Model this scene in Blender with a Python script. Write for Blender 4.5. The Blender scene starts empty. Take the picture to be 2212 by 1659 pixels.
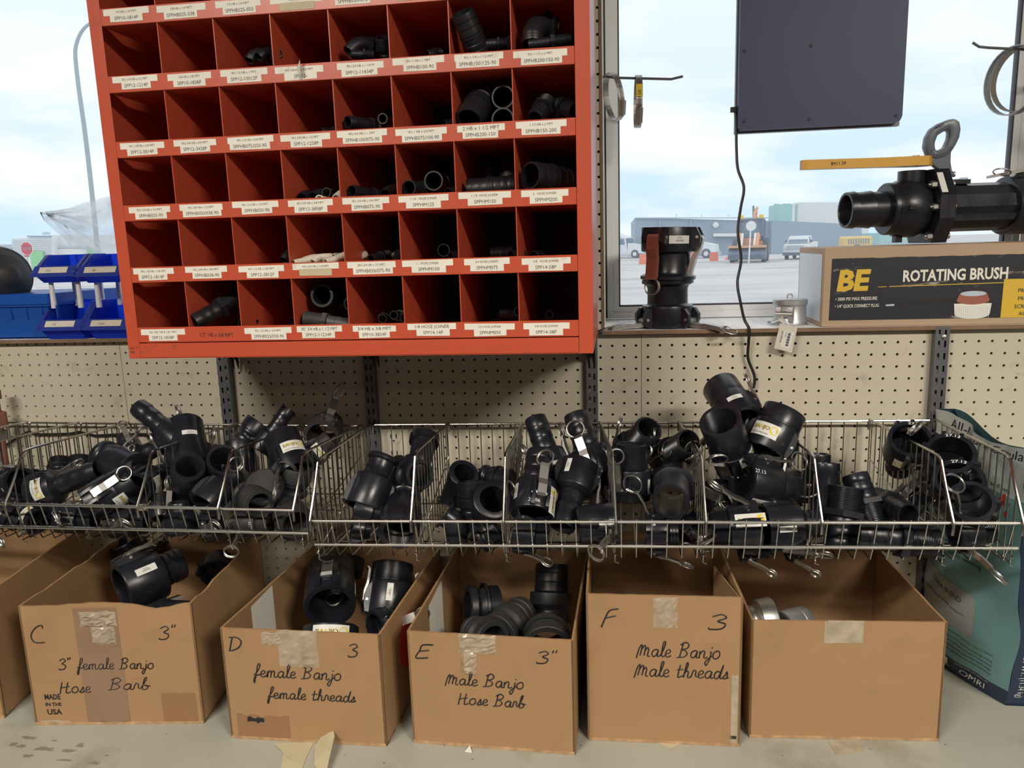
import bpy, math, random
from mathutils import Vector, Matrix
from math import sin, cos, pi, radians
random.seed(7)
IN = 0.0254
SC = bpy.context.scene
COL = SC.collection
# design space: inches, wall plane y = 0, x along the wall, z = 0 near the window sill; floor at z = -60
def W(p): return Vector(((p[0]-50)*IN, p[1]*IN, (p[2]+60)*IN))

# ---------------------------------------------------------------- camera
FPX = 1661.0
YAW, PITCH, ROLL = radians(8.0176), radians(-10.3301), radians(-1.801)
CAM = Vector((58.6036, -65.5791, 7.9736))
_f = Vector((-sin(YAW)*cos(PITCH), cos(YAW)*cos(PITCH), sin(PITCH)))
_r0 = Vector((cos(YAW), sin(YAW), 0)); _u0 = _r0.cross(_f)
CR = cos(ROLL)*_r0+sin(ROLL)*_u0; CU = -sin(ROLL)*_r0+cos(ROLL)*_u0
cd = bpy.data.cameras.new('camera'); cam = bpy.data.objects.new('camera', cd); COL.objects.link(cam)
cd.sensor_fit = 'HORIZONTAL'; cd.sensor_width = 36; cd.lens = 36*FPX/2212; cd.clip_start = 0.02; cd.clip_end = 2000
M = Matrix.Identity(4)
for i in range(3):
    M[i][0] = CR[i]; M[i][1] = CU[i]; M[i][2] = -_f[i]; M[i][3] = W(CAM)[i]
cam.matrix_world = M
SC.camera = cam
def ray(px, py): return CR*((px-1106)/FPX)-CU*((py-829.5)/FPX)+_f
def at(px, py, y):
    d = ray(px, py); return CAM+d*((y-CAM.y)/d.y)
def atz(px, py, z):
    d = ray(px, py); return CAM+d*((z-CAM.z)/d.z)
def atx(px, py, x):
    d = ray(px, py); return CAM+d*((x-CAM.x)/d.x)

# ---------------------------------------------------------------- view, sky, lamps
SC.view_settings.view_transform = 'Standard'; SC.view_settings.look = 'None'
SC.view_settings.exposure = 0.0; SC.view_settings.gamma = 1.0; SC.view_settings.use_curve_mapping = False
SC.cycles.use_denoising = True
SC.cycles.max_bounces = 8; SC.cycles.diffuse_bounces = 2; SC.cycles.glossy_bounces = 4; SC.cycles.transparent_max_bounces = 24
SC.cycles.sample_clamp_indirect = 6.0
wd = bpy.data.worlds.new('sky'); SC.world = wd; wd.use_nodes = True
nt = wd.node_tree; nt.nodes.clear()
def N(t, x): 
    n = x.nodes.new(t); return n
out = N('ShaderNodeOutputWorld', nt); bg = N('ShaderNodeBackground', nt)
tc = N('ShaderNodeTexCoord', nt); mp = N('ShaderNodeMapping', nt); mp.inputs['Scale'].default_value = (1.6, 1.6, 6.0)
nz = N('ShaderNodeTexNoise', nt); nz.inputs['Scale'].default_value = 1.9; nz.inputs['Detail'].default_value = 6; nz.inputs['Roughness'].default_value = .55
rp = N('ShaderNodeValToRGB', nt); rp.color_ramp.elements[0].position = .42; rp.color_ramp.elements[1].position = .6
rp.color_ramp.elements[0].color = (.56, .78, .97, 1); rp.color_ramp.elements[1].color = (.92, .96, 1.0, 1)
sx = N('ShaderNodeSeparateXYZ', nt)
mr = N('ShaderNodeMapRange', nt); mr.inputs[1].default_value = .03; mr.inputs[2].default_value = .42
mx = N('ShaderNodeMix', nt); mx.data_type = 'RGBA'; mx.inputs[7].default_value = (.93, .965, 1, 1)
nt.links.new(tc.outputs['Generated'], mp.inputs[0]); nt.links.new(mp.outputs[0], nz.inputs[0]); nt.links.new(nz.outputs[0], rp.inputs[0])
nt.links.new(tc.outputs['Generated'], sx.inputs[0]); nt.links.new(sx.outputs[2], mr.inputs[0])
nt.links.new(mr.outputs[0], mx.inputs[0]); nt.links.new(rp.outputs[0], mx.inputs[6]); nt.links.new(mx.outputs[2], bg.inputs[0])
bg.inputs[1].default_value = 1.12; nt.links.new(bg.outputs[0], out.inputs[0])
def lamp(name, x, y, z, sxx, syy, power, col):
    l = bpy.data.lights.new(name, 'AREA'); l.shape = 'RECTANGLE'; l.size = sxx*IN; l.size_y = syy*IN; l.energy = power; l.color = col
    o = bpy.data.objects.new(name, l); COL.objects.link(o); o.location = W((x, y, z)); return o
WARM = (1.0, .925, .81)
lamp('ceiling_lamp', 6, -108, 61, 48, 10, 106, WARM)
lamp('ceiling_lamp', 126, -106, 61, 48, 10, 124, WARM)
lamp('ceiling_lamp', 58, -178, 61, 48, 10, 9, WARM)

# ---------------------------------------------------------------- materials
MAT = {}
def mat(name, col, rough=.5, metal=0.0, spec=.5, noise=0.0, nscale=4.0, bump=0.0, bscale=60.0, coat=0.0, dirt=None, emit=0, nstretch=(1, 1, 1), rvar=0.0):
    m = bpy.data.materials.new(name); m.use_nodes = True; t = m.node_tree
    b = t.nodes['Principled BSDF']
    b.inputs['Base Color'].default_value = (*col, 1); b.inputs['Roughness'].default_value = rough; b.inputs['Metallic'].default_value = metal
    b.inputs['Specular IOR Level'].default_value = spec
    if coat: b.inputs['Coat Weight'].default_value = coat; b.inputs['Coat Roughness'].default_value = .15
    if emit: b.inputs['Emission Color'].default_value = (*col, 1); b.inputs['Emission Strength'].default_value = emit
    tcn = None
    if noise or bump or dirt or rvar:
        tcn = t.nodes.new('ShaderNodeTexCoord'); mpn = t.nodes.new('ShaderNodeMapping'); mpn.inputs['Scale'].default_value = nstretch
        t.links.new(tcn.outputs['Object'], mpn.inputs[0])
    cur = None
    if noise or rvar:
        n = t.nodes.new('ShaderNodeTexNoise'); n.inputs['Scale'].default_value = nscale; n.inputs['Detail'].default_value = 5
        t.links.new(mpn.outputs[0], n.inputs[0])
        if noise:
            r = t.nodes.new('ShaderNodeValToRGB'); r.color_ramp.elements[0].position = .3; r.color_ramp.elements[1].position = .7
            r.color_ramp.elements[0].color = (*[c*(1-noise) for c in col], 1); r.color_ramp.elements[1].color = (*[min(1, c*(1+noise)) for c in col], 1)
            t.links.new(n.outputs[0], r.inputs[0]); cur = r.outputs[0]
        if rvar:
            q = t.nodes.new('ShaderNodeMapRange'); q.inputs[1].default_value = .3; q.inputs[2].default_value = .7
            q.inputs[3].default_value = max(0, rough-rvar); q.inputs[4].default_value = min(1, rough+rvar)
            t.links.new(n.outputs[0], q.inputs[0]); t.links.new(q.outputs[0], b.inputs['Roughness'])
    if dirt:
        dc, lo, hi, ds, amt = dirt
        n = t.nodes.new('ShaderNodeTexNoise'); n.inputs['Scale'].default_value = ds; n.inputs['Detail'].default_value = 7; n.inputs['Roughness'].default_value = .65
        t.links.new(mpn.outputs[0], n.inputs[0])
        q = t.nodes.new('ShaderNodeMapRange'); q.inputs[1].default_value = lo; q.inputs[2].default_value = hi; q.inputs[4].default_value = amt
        t.links.new(n.outputs[0], q.inputs[0])
        x = t.nodes.new('ShaderNodeMix'); x.data_type = 'RGBA'; x.inputs[7].default_value = (*dc, 1)
        if cur: t.links.new(cur, x.inputs[6])
        else: x.inputs[6].default_value = (*col, 1)
        t.links.new(q.outputs[0], x.inputs[0]); cur = x.outputs[2]
    if cur: t.links.new(cur, b.inputs['Base Color'])
    if bump:
        n = t.nodes.new('ShaderNodeTexNoise'); n.inputs['Scale'].default_value = bscale; n.inputs['Detail'].default_value = 4
        t.links.new(mpn.outputs[0], n.inputs[0])
        u = t.nodes.new('ShaderNodeBump'); u.inputs['Strength'].default_value = bump; u.inputs['Distance'].default_value = .002
        t.links.new(n.outputs[0], u.inputs['Height']); t.links.new(u.outputs[0], b.inputs['Normal'])
    MAT[name] = m; return m
mat('pegboard', (.60, .545, .43), .55, noise=.05, nscale=3, dirt=((.22, .17, .115), .58, .74, 16.0, .55), bump=.06)
mat('pegboard_sill', (.90, .90, .91), .45, noise=.04, dirt=((.35, .33, .30), .62, .85, 9, .5))
mat('hardboard', (.23, .14, .085), .7, noise=.15, nscale=30)
mat('wall_paint', (.17, .155, .135), .6, noise=.03)
mat('ceiling_paint', (.30, .29, .27), .8, noise=.02)
mat('floor_paint', (.10, .09, .08), .6, noise=.1)
mat('counter', (.43, .425, .365), .42, noise=.06, nscale=5, dirt=((.24, .21, .155), .54, .70, 7.0, .5), bump=.04, rvar=.08)
mat('red_steel', (.55, .088, .042), .34, noise=.04, nscale=3, dirt=((.34, .06, .035), .60, .72, 20, .5), bump=.02, bscale=200, spec=.5)
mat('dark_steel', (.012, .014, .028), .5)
mat('track_steel', (.15, .155, .17), .42, metal=.35, noise=.12, nscale=12)
mat('black_steel', (.02, .02, .025), .45)
mat('white_alu', (.86, .87, .88), .38, noise=.03, dirt=((.3, .26, .2), .68, .84, 20, .5))
mat('gasket', (.045, .045, .06), .6)
mat('black_plastic', (.0115, .0125, .0185), .31, noise=.25, nscale=18, bump=.10, bscale=90, rvar=.08)
mat('dusty_black', (.025, .025, .027), .55, noise=.3, nscale=14, bump=.1, bscale=90)
mat('grey_thread', (.055, .055, .055), .5, noise=.2, nscale=20)
mat('pipe_black', (.011, .0115, .015), .42, noise=.2, nscale=18, bump=.08, bscale=90)
mat('steel', (.48, .47, .45), .40, metal=1.0, noise=.06, nscale=30)
mat('chrome_wire', (.50, .49, .46), .24, metal=1.0, noise=.08, nscale=25)
mat('alu_cast', (.50, .51, .52), .42, metal=.85, noise=.08, nscale=30, bump=.05)
mat('sticker_white', (.74, .74, .70), .45)
mat('paper_tag', (.66, .62, .53), .65, noise=.05, nscale=20)
mat('label_white', (.83, .80, .71), .6, noise=.05, nscale=9, dirt=((.48, .38, .26), .60, .72, 40, .5))
mat('ink', (.015, .015, .018), .6)
mat('chalk', (.8, .8, .8), .7)
mat('yellow', (.78, .60, .03), .4)
mat('yellow_lever', (.66, .36, .05), .4, noise=.05)
mat('brick_tape', (.36, .12, .085), .5)
mat('cardboard', (.385, .228, .112), .62, noise=.07, nscale=3, dirt=((.24, .14, .075), .52, .74, 7.0, .5), bump=.05, bscale=40, nstretch=(1, 1, 1))
mat('cardboard_dark', (.30, .16, .08), .7, noise=.08, nscale=3, dirt=((.13, .08, .05), .6, .78, 5.0, .5))
mat('cardboard_edge', (.40, .25, .13), .8, noise=.3, nscale=60)
mat('handle_grey', (.10, .115, .145), .35)
mat('tape_brown', (.29, .18, .115), .3, noise=.12, nscale=8)
mat('tape_paper', (.56, .49, .32), .6, noise=.08, nscale=12)
mat('post_white', (.75, .76, .78), .35)
mat('rubber', (.022, .022, .023), .5, noise=.2, nscale=10)
mat('screen_back', (.030, .040, .105), .5, noise=.03)
mat('cable', (.012, .012, .014), .45)
mat('box_black', (.022, .024, .032), .45, dirt=((.55, .5, .4), .615, .70, 30, .75), nstretch=(.5, 1, 1.6))
mat('box_yellow', (.72, .47, .05), .5)
mat('box_kraft', (.46, .33, .22), .65, noise=.06)
mat('box_white', (.66, .74, .80), .4, noise=.05)
mat('outlet', (.56, .52, .42), .5)
mat('teal_bag', (.17, .36, .375), .36, noise=.12, nscale=5, bump=.25, bscale=9)
mat('bag_grey', (.54, .60, .60), .36, noise=.10, nscale=5, bump=.25, bscale=9)
mat('bag_navy', (.015, .03, .07), .4, noise=.1)
mat('bag_blend', (.31, .34, .34), .4, noise=.06)
mat('ivory_plastic', (.74, .70, .58), .4)
mat('pipe_rust', (.20, .085, .06), .6, noise=.3, nscale=30)
mat('red_text', (.6, .05, .03), .5)
# outdoors: haze is put into most of these pale, bluish base colours
mat('gravel', (.60, .60, .605), .9, noise=.12, nscale=.35, dirt=((.40, .375, .35), .48, .66, .10, .75), nstretch=(.35, 1.1, 1))
mat('far_grey', (.34, .43, .52), .8, noise=.05, nscale=.1)
mat('far_white', (.80, .82, .82), .8)
mat('far_green', (.30, .68, .33), .7)
mat('far_teal', (.40, .66, .64), .7)
mat('far_tank', (.50, .60, .68), .5)
mat('truck_white', (.75, .80, .82), .4)
mat('truck_glass', (.20, .29, .37), .15)
mat('truck_dark', (.16, .21, .29), .6, noise=.2, nscale=3)
mat('tyre', (.13, .16, .21), .8)
mat('machine_orange', (.72, .38, .22), .6)
mat('barrier_orange', (.85, .25, .16), .6)
mat('amber', (.9, .55, .05), .4)
mat('bus_yellow', (.75, .55, .22), .5)
mat('sign_red', (.62, .05, .09), .5)
mat('sign_white', (.82, .82, .82), .5)
mat('lamp_pole', (.36, .44, .47), .5)
mat('fence_grey', (.5, .55, .6), .6)
def glassmat(name, haze, tint=(1, 1, 1), rough=.02, gl=.5):
    m = bpy.data.materials.new(name); m.use_nodes = True; t = m.node_tree; t.nodes.clear()
    o = t.nodes.new('ShaderNodeOutputMaterial'); a = t.nodes.new('ShaderNodeBsdfTransparent'); a.inputs[0].default_value = (*tint, 1)
    g = t.nodes.new('ShaderNodeBsdfGlossy'); g.inputs['Roughness'].default_value = rough
    d = t.nodes.new('ShaderNodeBsdfTranslucent'); d.inputs[0].default_value = (1, 1, 1, 1)
    fr = t.nodes.new('ShaderNodeFresnel'); fr.inputs[0].default_value = 1.45
    ml = t.nodes.new('ShaderNodeMath'); ml.operation = 'MULTIPLY'; ml.inputs[1].default_value = gl
    m1 = t.nodes.new('ShaderNodeMixShader'); m1.inputs[0].default_value = haze
    m2 = t.nodes.new('ShaderNodeMixShader')
    t.links.new(a.outputs[0], m1.inputs[1]); t.links.new(d.outputs[0], m1.inputs[2])
    t.links.new(fr.outputs[0], ml.inputs[0]); t.links.new(ml.outputs[0], m2.inputs[0])
    t.links.new(m1.outputs[0], m2.inputs[1]); t.links.new(g.outputs[0], m2.inputs[2]); t.links.new(m2.outputs[0], o.inputs[0])
    MAT[name] = m; return m, t, m1
glassmat('window_glass', .10, gl=.06)  # small white translucent share paints a veil of haze over the yard
m_, t_, mx_ = glassmat('clear_film', .22, tint=(.95, .96, .97), rough=.12, gl=1.0)
_n = t_.nodes.new('ShaderNodeTexNoise'); _n.inputs['Scale'].default_value = 16; _n.inputs['Detail'].default_value = 6
_c = t_.nodes.new('ShaderNodeTexCoord'); t_.links.new(_c.outputs['Object'], _n.inputs[0])
_q = t_.nodes.new('ShaderNodeMapRange'); _q.inputs[1].default_value = .4; _q.inputs[2].default_value = .7; _q.inputs[3].default_value = .14; _q.inputs[4].default_value = .72  # noise whitens the film in patches, standing in for highlights
t_.links.new(_n.outputs[0], _q.inputs[0]); t_.links.new(_q.outputs[0], mx_.inputs[0])

mat('tape_clear', (.66, .58, .45), .22, noise=.22, nscale=40, bump=.2, bscale=60, coat=.5)
_t = MAT['tape_clear'].node_tree; _o = _t.nodes['Material Output']; _b = _t.nodes['Principled BSDF']; _a = _t.nodes.new('ShaderNodeBsdfTransparent'); _a.inputs[0].default_value = (.95, .92, .86, 1)
_x = _t.nodes.new('ShaderNodeMixShader'); _x.inputs[0].default_value = .48; _t.links.new(_a.outputs[0], _x.inputs[1]); _t.links.new(_b.outputs[0], _x.inputs[2]); _t.links.new(_x.outputs[0], _o.inputs[0])
def lucent(name, col, tr, rough=.35):
    m = mat(name, col, rough, noise=.04); t = m.node_tree; b = t.nodes['Principled BSDF']; o = t.nodes['Material Output']
    d = t.nodes.new('ShaderNodeBsdfTranslucent'); d.inputs[0].default_value = (*[min(1, c*2.4+.07) for c in col], 1)
    x = t.nodes.new('ShaderNodeMixShader'); x.inputs[0].default_value = tr
    t.links.new(b.outputs[0], x.inputs[1]); t.links.new(d.outputs[0], x.inputs[2]); t.links.new(x.outputs[0], o.inputs[0])
lucent('plastic_blue', (.022, .09, .70), .55); lucent('tote_blue', (.02, .12, .50), .30); lucent('plastic_blue_rim', (.035, .06, .36), .15)

# ---------------------------------------------------------------- mesh kit (inches)
ORG = {}
TXT = {}
def text_geo(s, bold=0):
    k_ = (s, bold)
    if k_ not in TXT:
        c = bpy.data.curves.new('t', 'FONT'); c.body = s; c.size = 1; c.resolution_u = 2; c.offset = bold
        o = bpy.data.objects.new('t', c); me = bpy.data.meshes.new_from_object(o)
        vs = [(v.co.x, v.co.y) for v in me.vertices]; fs = [tuple(p.vertices) for p in me.polygons]
        w = max([v[0] for v in vs]+[.01])
        TXT[k_] = (vs, fs, w)
        bpy.data.objects.remove(o); bpy.data.curves.remove(c); bpy.data.meshes.remove(me)
    return TXT[k_]
class MB:
    def __init__(s): s.v = []; s.f = []; s.m = []; s.mi = 0; s.smooth = []; s.sm = False
    def add(s, vs, fs, sm=None):
        b = len(s.v); s.v += [tuple(v) for v in vs]
        for f in fs: s.f.append(tuple(i+b for i in f)); s.m.append(s.mi); s.smooth.append(s.sm if sm is None else sm)
        return s
    def box(s, a, b):
        x0, y0, z0 = a; x1, y1, z1 = b
        return s.add([(x0, y0, z0), (x1, y0, z0), (x1, y1, z0), (x0, y1, z0), (x0, y0, z1), (x1, y0, z1), (x1, y1, z1), (x0, y1, z1)],
                     [(0, 3, 2, 1), (4, 5, 6, 7), (0, 1, 5, 4), (1, 2, 6, 5), (2, 3, 7, 6), (3, 0, 4, 7)])
    def hexa(s, p):  # 8 corners: bottom loop 4, top loop 4
        return s.add(p, [(0, 3, 2, 1), (4, 5, 6, 7), (0, 1, 5, 4), (1, 2, 6, 5), (2, 3, 7, 6), (3, 0, 4, 7)])
    def cbox(s, a, b, c=.12):  # box with chamfered edges
        a = Vector(a); b = Vector(b); vs = []; idx = {}
        for X in (0, 1):
            for Y in (0, 1):
                for Z in (0, 1):
                    p = [b[0] if X else a[0], b[1] if Y else a[1], b[2] if Z else a[2]]
                    sg = [-1 if X else 1, -1 if Y else 1, -1 if Z else 1]
                    for ax in range(3):
                        q = list(p)
                        for o in range(3):
                            if o != ax: q[o] += sg[o]*c
                        idx[(X, Y, Z, ax)] = len(vs); vs.append(q)
        F = []
        for ax in range(3):
            o1, o2 = [o for o in range(3) if o != ax]
            for e in (0, 1):
                def k(i, j):
                    t = [0, 0, 0]; t[ax] = e; t[o1] = i; t[o2] = j; return idx[(*t, ax)]
                F.append((k(0, 0), k(1, 0), k(1, 1), k(0, 1)))
            for i in (0, 1):
                for j in (0, 1):
                    def k2(e, fa):
                        t = [0, 0, 0]; t[ax] = e; t[o1] = i; t[o2] = j; return idx[(*t, fa)]
                    F.append((k2(0, o1), k2(1, o1), k2(1, o2), k2(0, o2)))
        for X in (0, 1):
            for Y in (0, 1):
                for Z in (0, 1): F.append((idx[(X, Y, Z, 0)], idx[(X, Y, Z, 1)], idx[(X, Y, Z, 2)]))
        return s.add(vs, F)
    def prism(s, poly, off):  # poly: 3d points, off: vector
        n = len(poly); off = Vector(off)
        vs = [Vector(p) for p in poly]+[Vector(p)+off for p in poly]
        return s.add(vs, [tuple(range(n))[::-1], tuple(range(n, 2*n))]+[(i, (i+1) % n, n+(i+1) % n, n+i) for i in range(n)])
    def tube(s, pts, r, n=6, closed=False, cap=True):
        P = [Vector(p) for p in pts]; k = len(P); vs = []; prev = None
        for i, p in enumerate(P):
            if closed: t = P[(i+1) % k]-P[i-1]
            else: t = P[min(i+1, k-1)]-P[max(i-1, 0)]
            if t.length < 1e-9: t = Vector((0, 0, 1))
            t.normalize()
            if prev is None: a = t.orthogonal().normalized()
            else:
                a = prev-t*prev.dot(t); a = a.normalized() if a.length > 1e-6 else t.orthogonal().normalized()
            prev = a; b = t.cross(a); rr = r[i] if isinstance(r, (list, tuple)) else r
            for j in range(n):
                an = 2*pi*j/n; vs.append(p+a*(rr*cos(an))+b*(rr*sin(an)))
        fs = []
        for i in range(k if closed else k-1):
            i2 = (i+1) % k
            for j in range(n): fs.append((i*n+j, i*n+(j+1) % n, i2*n+(j+1) % n, i2*n+j))
        if not closed and cap: fs += [tuple(range(n))[::-1], tuple((k-1)*n+j for j in range(n))]
        return s.add(vs, fs, True)
    def lathe(s, prof, n=36, mtx=None, closed=True, sm=True):
        vs = []; k = len(prof); fs = []
        for r, z in prof:
            for j in range(n):
                a = 2*pi*j/n; vs.append(Vector((r*cos(a), r*sin(a), z)))
        for i in range(k if closed else k-1):
            i2 = (i+1) % k
            for j in range(n): fs.append((i*n+j, i*n+(j+1) % n, i2*n+(j+1) % n, i2*n+j))
        if not closed:
            fs += [tuple(range(n))[::-1], tuple((k-1)*n+j for j in range(n))]
        if mtx is not None: vs = [mtx @ v for v in vs]
        return s.add(vs, fs, sm)
    def ring(s, c, nrm, R, r, n=24, m=6):
        nrm = Vector(nrm).normalized(); a = nrm.orthogonal().normalized(); b = nrm.cross(a); c = Vector(c)
        return s.tube([c+a*(R*cos(2*pi*i/n))+b*(R*sin(2*pi*i/n)) for i in range(n)], r, m, closed=True)
    def text(s, st, o, ux, uy, size, align='L', fitw=None, bold=0):
        vs, fs, w = text_geo(st, bold); k = size
        kx = k if not fitw or w*k <= fitw else fitw/w
        sh = {'L': 0, 'C': -w*kx/2, 'R': -w*kx}[align]
        o = Vector(o); ux = Vector(ux).normalized(); uy = Vector(uy).normalized()
        return s.add([o+ux*(x*kx+sh)+uy*(y*k) for x, y in vs], fs, False)
    def quad(s, a, b, c, d): return s.add([a, b, c, d], [(0, 1, 2, 3)])
    def sheet(s, a, b, c, d, nrm, th):  # thin slab from a quad
        n = Vector(nrm).normalized()*th
        return s.hexa([Vector(a), Vector(b), Vector(c), Vector(d)]+[Vector(p)+n for p in (a, b, c, d)])
    def build(s, name, mats, parent=None, local=False, org=None, loc=None):
        me = s.mesh(name, mats, parent, local, org)
        o = bpy.data.objects.new(name, me); COL.objects.link(o)
        if parent is not None:
            o.parent = parent
            if parent.name in ORG and not local: ORG[o.name] = ORG[parent.name]
        if org is not None: o.location = W(org); ORG[o.name] = Vector(org)
        return o
    def mesh(s, name, mats, parent=None, local=False, org=None):
        me = bpy.data.meshes.new(name)
        if local: vs = [(v[0]*IN, v[1]*IN, v[2]*IN) for v in s.v]
        else:
            og = W(org) if org is not None else (W(ORG[parent.name]) if parent is not None and parent.name in ORG else Vector((0, 0, 0)))
            vs = [tuple(W(v)-og) for v in s.v]
        me.from_pydata(vs, [], s.f)
        if isinstance(mats, str): mats = [mats]
        for m in mats: me.materials.append(MAT[m])
        me.polygons.foreach_set('material_index', s.m); me.polygons.foreach_set('use_smooth', s.smooth)
        me.update()
        if any(s.smooth): me.set_sharp_from_angle(angle=radians(38))
        return me
def tag(o, label, cat, group=None, kind=None):
    if label: o['label'] = label
    if cat: o['category'] = cat
    if group: o['group'] = group
    if kind: o['kind'] = kind
    return o
def thing(name, org, label, cat, group=None):
    o = bpy.data.objects.new(name, None); o.empty_display_size = .05; COL.objects.link(o); o.location = W(org); ORG[o.name] = Vector(org)
    return tag(o, label, cat, group)
def struct(mb, name, m, parent=None):
    o = mb.build(name, m, parent)
    if parent is None: o['kind'] = 'structure'
    return o
# ================================================================ the room
CZ = -27.0
def peg(mb, x0, x1, z0, z1, ox, oz, P, rr=.118, th=.2, face=1):
    """board spanning [x0,x1] x [z0,z1] in a 2d frame with holes on a 1 inch grid; P maps (u, v, depth) to space"""
    import math as _m
    i0 = _m.ceil(x0-ox-.0001); us = []
    i = i0
    xs = [ox+k for k in range(_m.floor(x0-ox), _m.ceil(x1-ox)+1)]
    zs = [oz+k for k in range(_m.floor(z0-oz), _m.ceil(z1-oz)+1)]
    for cx in xs:
        a = max(x0, cx-.5); b = min(x1, cx+.5)
        if b-a < 1e-4: continue
        for cz in zs:
            c = max(z0, cz-.5); d = min(z1, cz+.5)
            if d-c < 1e-4: continue
            if cx-rr < a+.02 or cx+rr > b-.02 or cz-rr < c+.02 or cz+rr > d-.02:
                mb.add([P(a, c, 0), P(b, c, 0), P(b, d, 0), P(a, d, 0)], [(0, 1, 2, 3)]); continue
            o = [(b, cz), (b, d), (cx, d), (a, d), (a, cz), (a, c), (cx, c), (b, c)]
            vs = [P(u, v, 0) for u, v in o]
            for k in range(8):
                an = pi/4*k; vs.append(P(cx+rr*cos(an), cz+rr*sin(an), 0))
            for k in range(8):
                an = pi/4*k; vs.append(P(cx+rr*cos(an), cz+rr*sin(an), th))
            fs = [(k, (k+1) % 8, 8+(k+1) % 8, 8+k) for k in range(8)]+[(8+k, 8+(k+1) % 8, 16+(k+1) % 8, 16+k) for k in range(8)]
            mb.add(vs, fs)
def wallP(u, v, d): return (u, d, v)
JX0, JX1, WY = 57.45, 94.5, 9.5
JL0, JL1 = -70.0, 46.0
for x0, x1, ox, oz in ((-16, 12.52, .0, 0), (12.56, 23.0, .08, .08), (23.04, 37.0, .13, .08), (37.04, 56.8, .12, .09),
                       (56.84, 60.52, .09, .15), (60.56, 84.4, .09, .15), (84.44, 104, .21, .15)):
    b = MB(); peg(b, x0, x1, CZ-1, .24, ox, oz, wallP)
    b.quad((x0, 0, CZ-1), (x0, .2, CZ-1), (x0, .2, .24), (x0, 0, .24)); b.quad((x1, 0, CZ-1), (x1, .2, CZ-1), (x1, .2, .24), (x1, 0, .24))
    struct(b, 'wall_back', 'pegboard')
# the pier between the two windows, lined with pegboard too
b = MB(); peg(b, JL1, JX0, .24, 70, .1, .15, wallP); struct(b, 'wall_back', 'pegboard')
b = MB(); peg(b, JX1, 150, .24, 70, .2, .15, wallP); struct(b, 'wall_back', 'pegboard')
# brown blocking behind the board and the masonry of the wall
b = MB(); b.box((-120, .9, -60), (160, WY+1.5, .2)); b.box((JL1+.3, .9, .2), (JX0-.3, WY+1.5, 42)); b.box((-120, .9, 42), (160, WY+1.5, 63))
b.box((JX1+.3, .9, .2), (160, WY+1.5, 42)); b.box((-120, .9, .2), (JL0-.3, WY+1.5, 42))
struct(b, 'wall_back_core', 'hardboard')
b = MB(); b.box((60, .22, -.62), (84, .5, .1)); struct(b, 'trim_backing', 'hardboard')
b = MB(); b.box((-120, 0, 42), (160, .9, 63)); b.box((-120, 0, -60), (-16, .9, 42)); b.box((104, 0, -60), (160, .9, .24)); b.box((-16, 0, -60), (104, .9, CZ-1))
struct(b, 'wall_back_upper', 'wall_paint')
# jambs
def jamb(x, sgn):
    b = MB(); peg(b, .05, WY-.2, .52, 42, .55, .6, lambda u, v, d: (x-sgn*d, u, v)); b.quad((x, .0, .24), (x-sgn*.22, .0, .24), (x-sgn*.22, .0, 42), (x, 0, 42))
    return struct(b, 'trim_jamb', 'pegboard')
jamb(JX0, 1); jamb(JX1, -1); jamb(JL1, -1)
b = MB(); b.box((JX0-.24, -.06, .3), (JX0-.005, .02, 42)); struct(b, 'trim_edge', 'hardboard')
# sills: white pegboard top on a brown hardboard edge
def sill(n, x0, x1):
    b = MB(); peg(b, x0, x1, -.7, WY-.1, .6, .35, lambda u, v, d: (u, v, .52-d), rr=.11)
    o = struct(b, n, 'pegboard_sill')
    b = MB(); b.box((x0, -.72, .2), (x1, -.695, .515)); b.box((x0, -.7, .19), (x1, WY, .3)); e = b.build('sill_edge', 'hardboard', o); return o
sill('trim_sill', JX0-.2, JX1); sill('trim_sill', JL0, JL1)
# windows: white aluminium frames with dark gaskets
def window(n, x0, x1, z0, z1, lo):
    b = MB(); y = WY-.9; s = .55
    def fr(a, c, e, g, yy0, yy1):  # frame ring a..c horizontally, e..g vertically of width w
        w = s
        b.box((a, yy0, e), (a+w, yy1, g)); b.box((c-w, yy0, e), (c, yy1, g)); b.box((a+w, yy0, e), (c-w, yy1, e+w)); b.box((a+w, yy0, g-w), (c-w, yy1, g))
    fr(x0, x1, z0, z1, y, y+1.2); fr(x0+s, x1-s, z0+s, z1-s, y+.25, y+1.2)
    o = struct(b, n, 'white_alu')
    g = MB(); a, c, e, h = x0+2*s, x1-2*s, z0+2*s, z1-2*s; w = .13
    for p, q in (((a, e), (a+w, h)), ((c-w, e), (c, h)), ((a, e), (c, e+w)), ((a, h-w), (c, h))): g.box((p[0], y+.3, p[1]), (q[0], y+1.0, q[1]))
    for p, q in (((x0-.28, z0), (x0+.01, z1)),): g.box((p[0], y+.1, p[1]), (q[0], y+1.1, q[1]))
    g.build('window_gasket', 'gasket', o)
    g = MB(); g.quad((a, y+.65, e), (c, y+.65, e), (c, y+.65, h), (a, y+.65, h)); g.build('window_pane', 'window_glass', o)
    return o
def wx(px, py): return at(px, py, WY-.9).x
window('window_1', wx(1312, 640), 93.6, .62, 41.5, 0)
window('window_2', JL0+.5, JL1-.4, .62, 41.5, 0)
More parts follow.
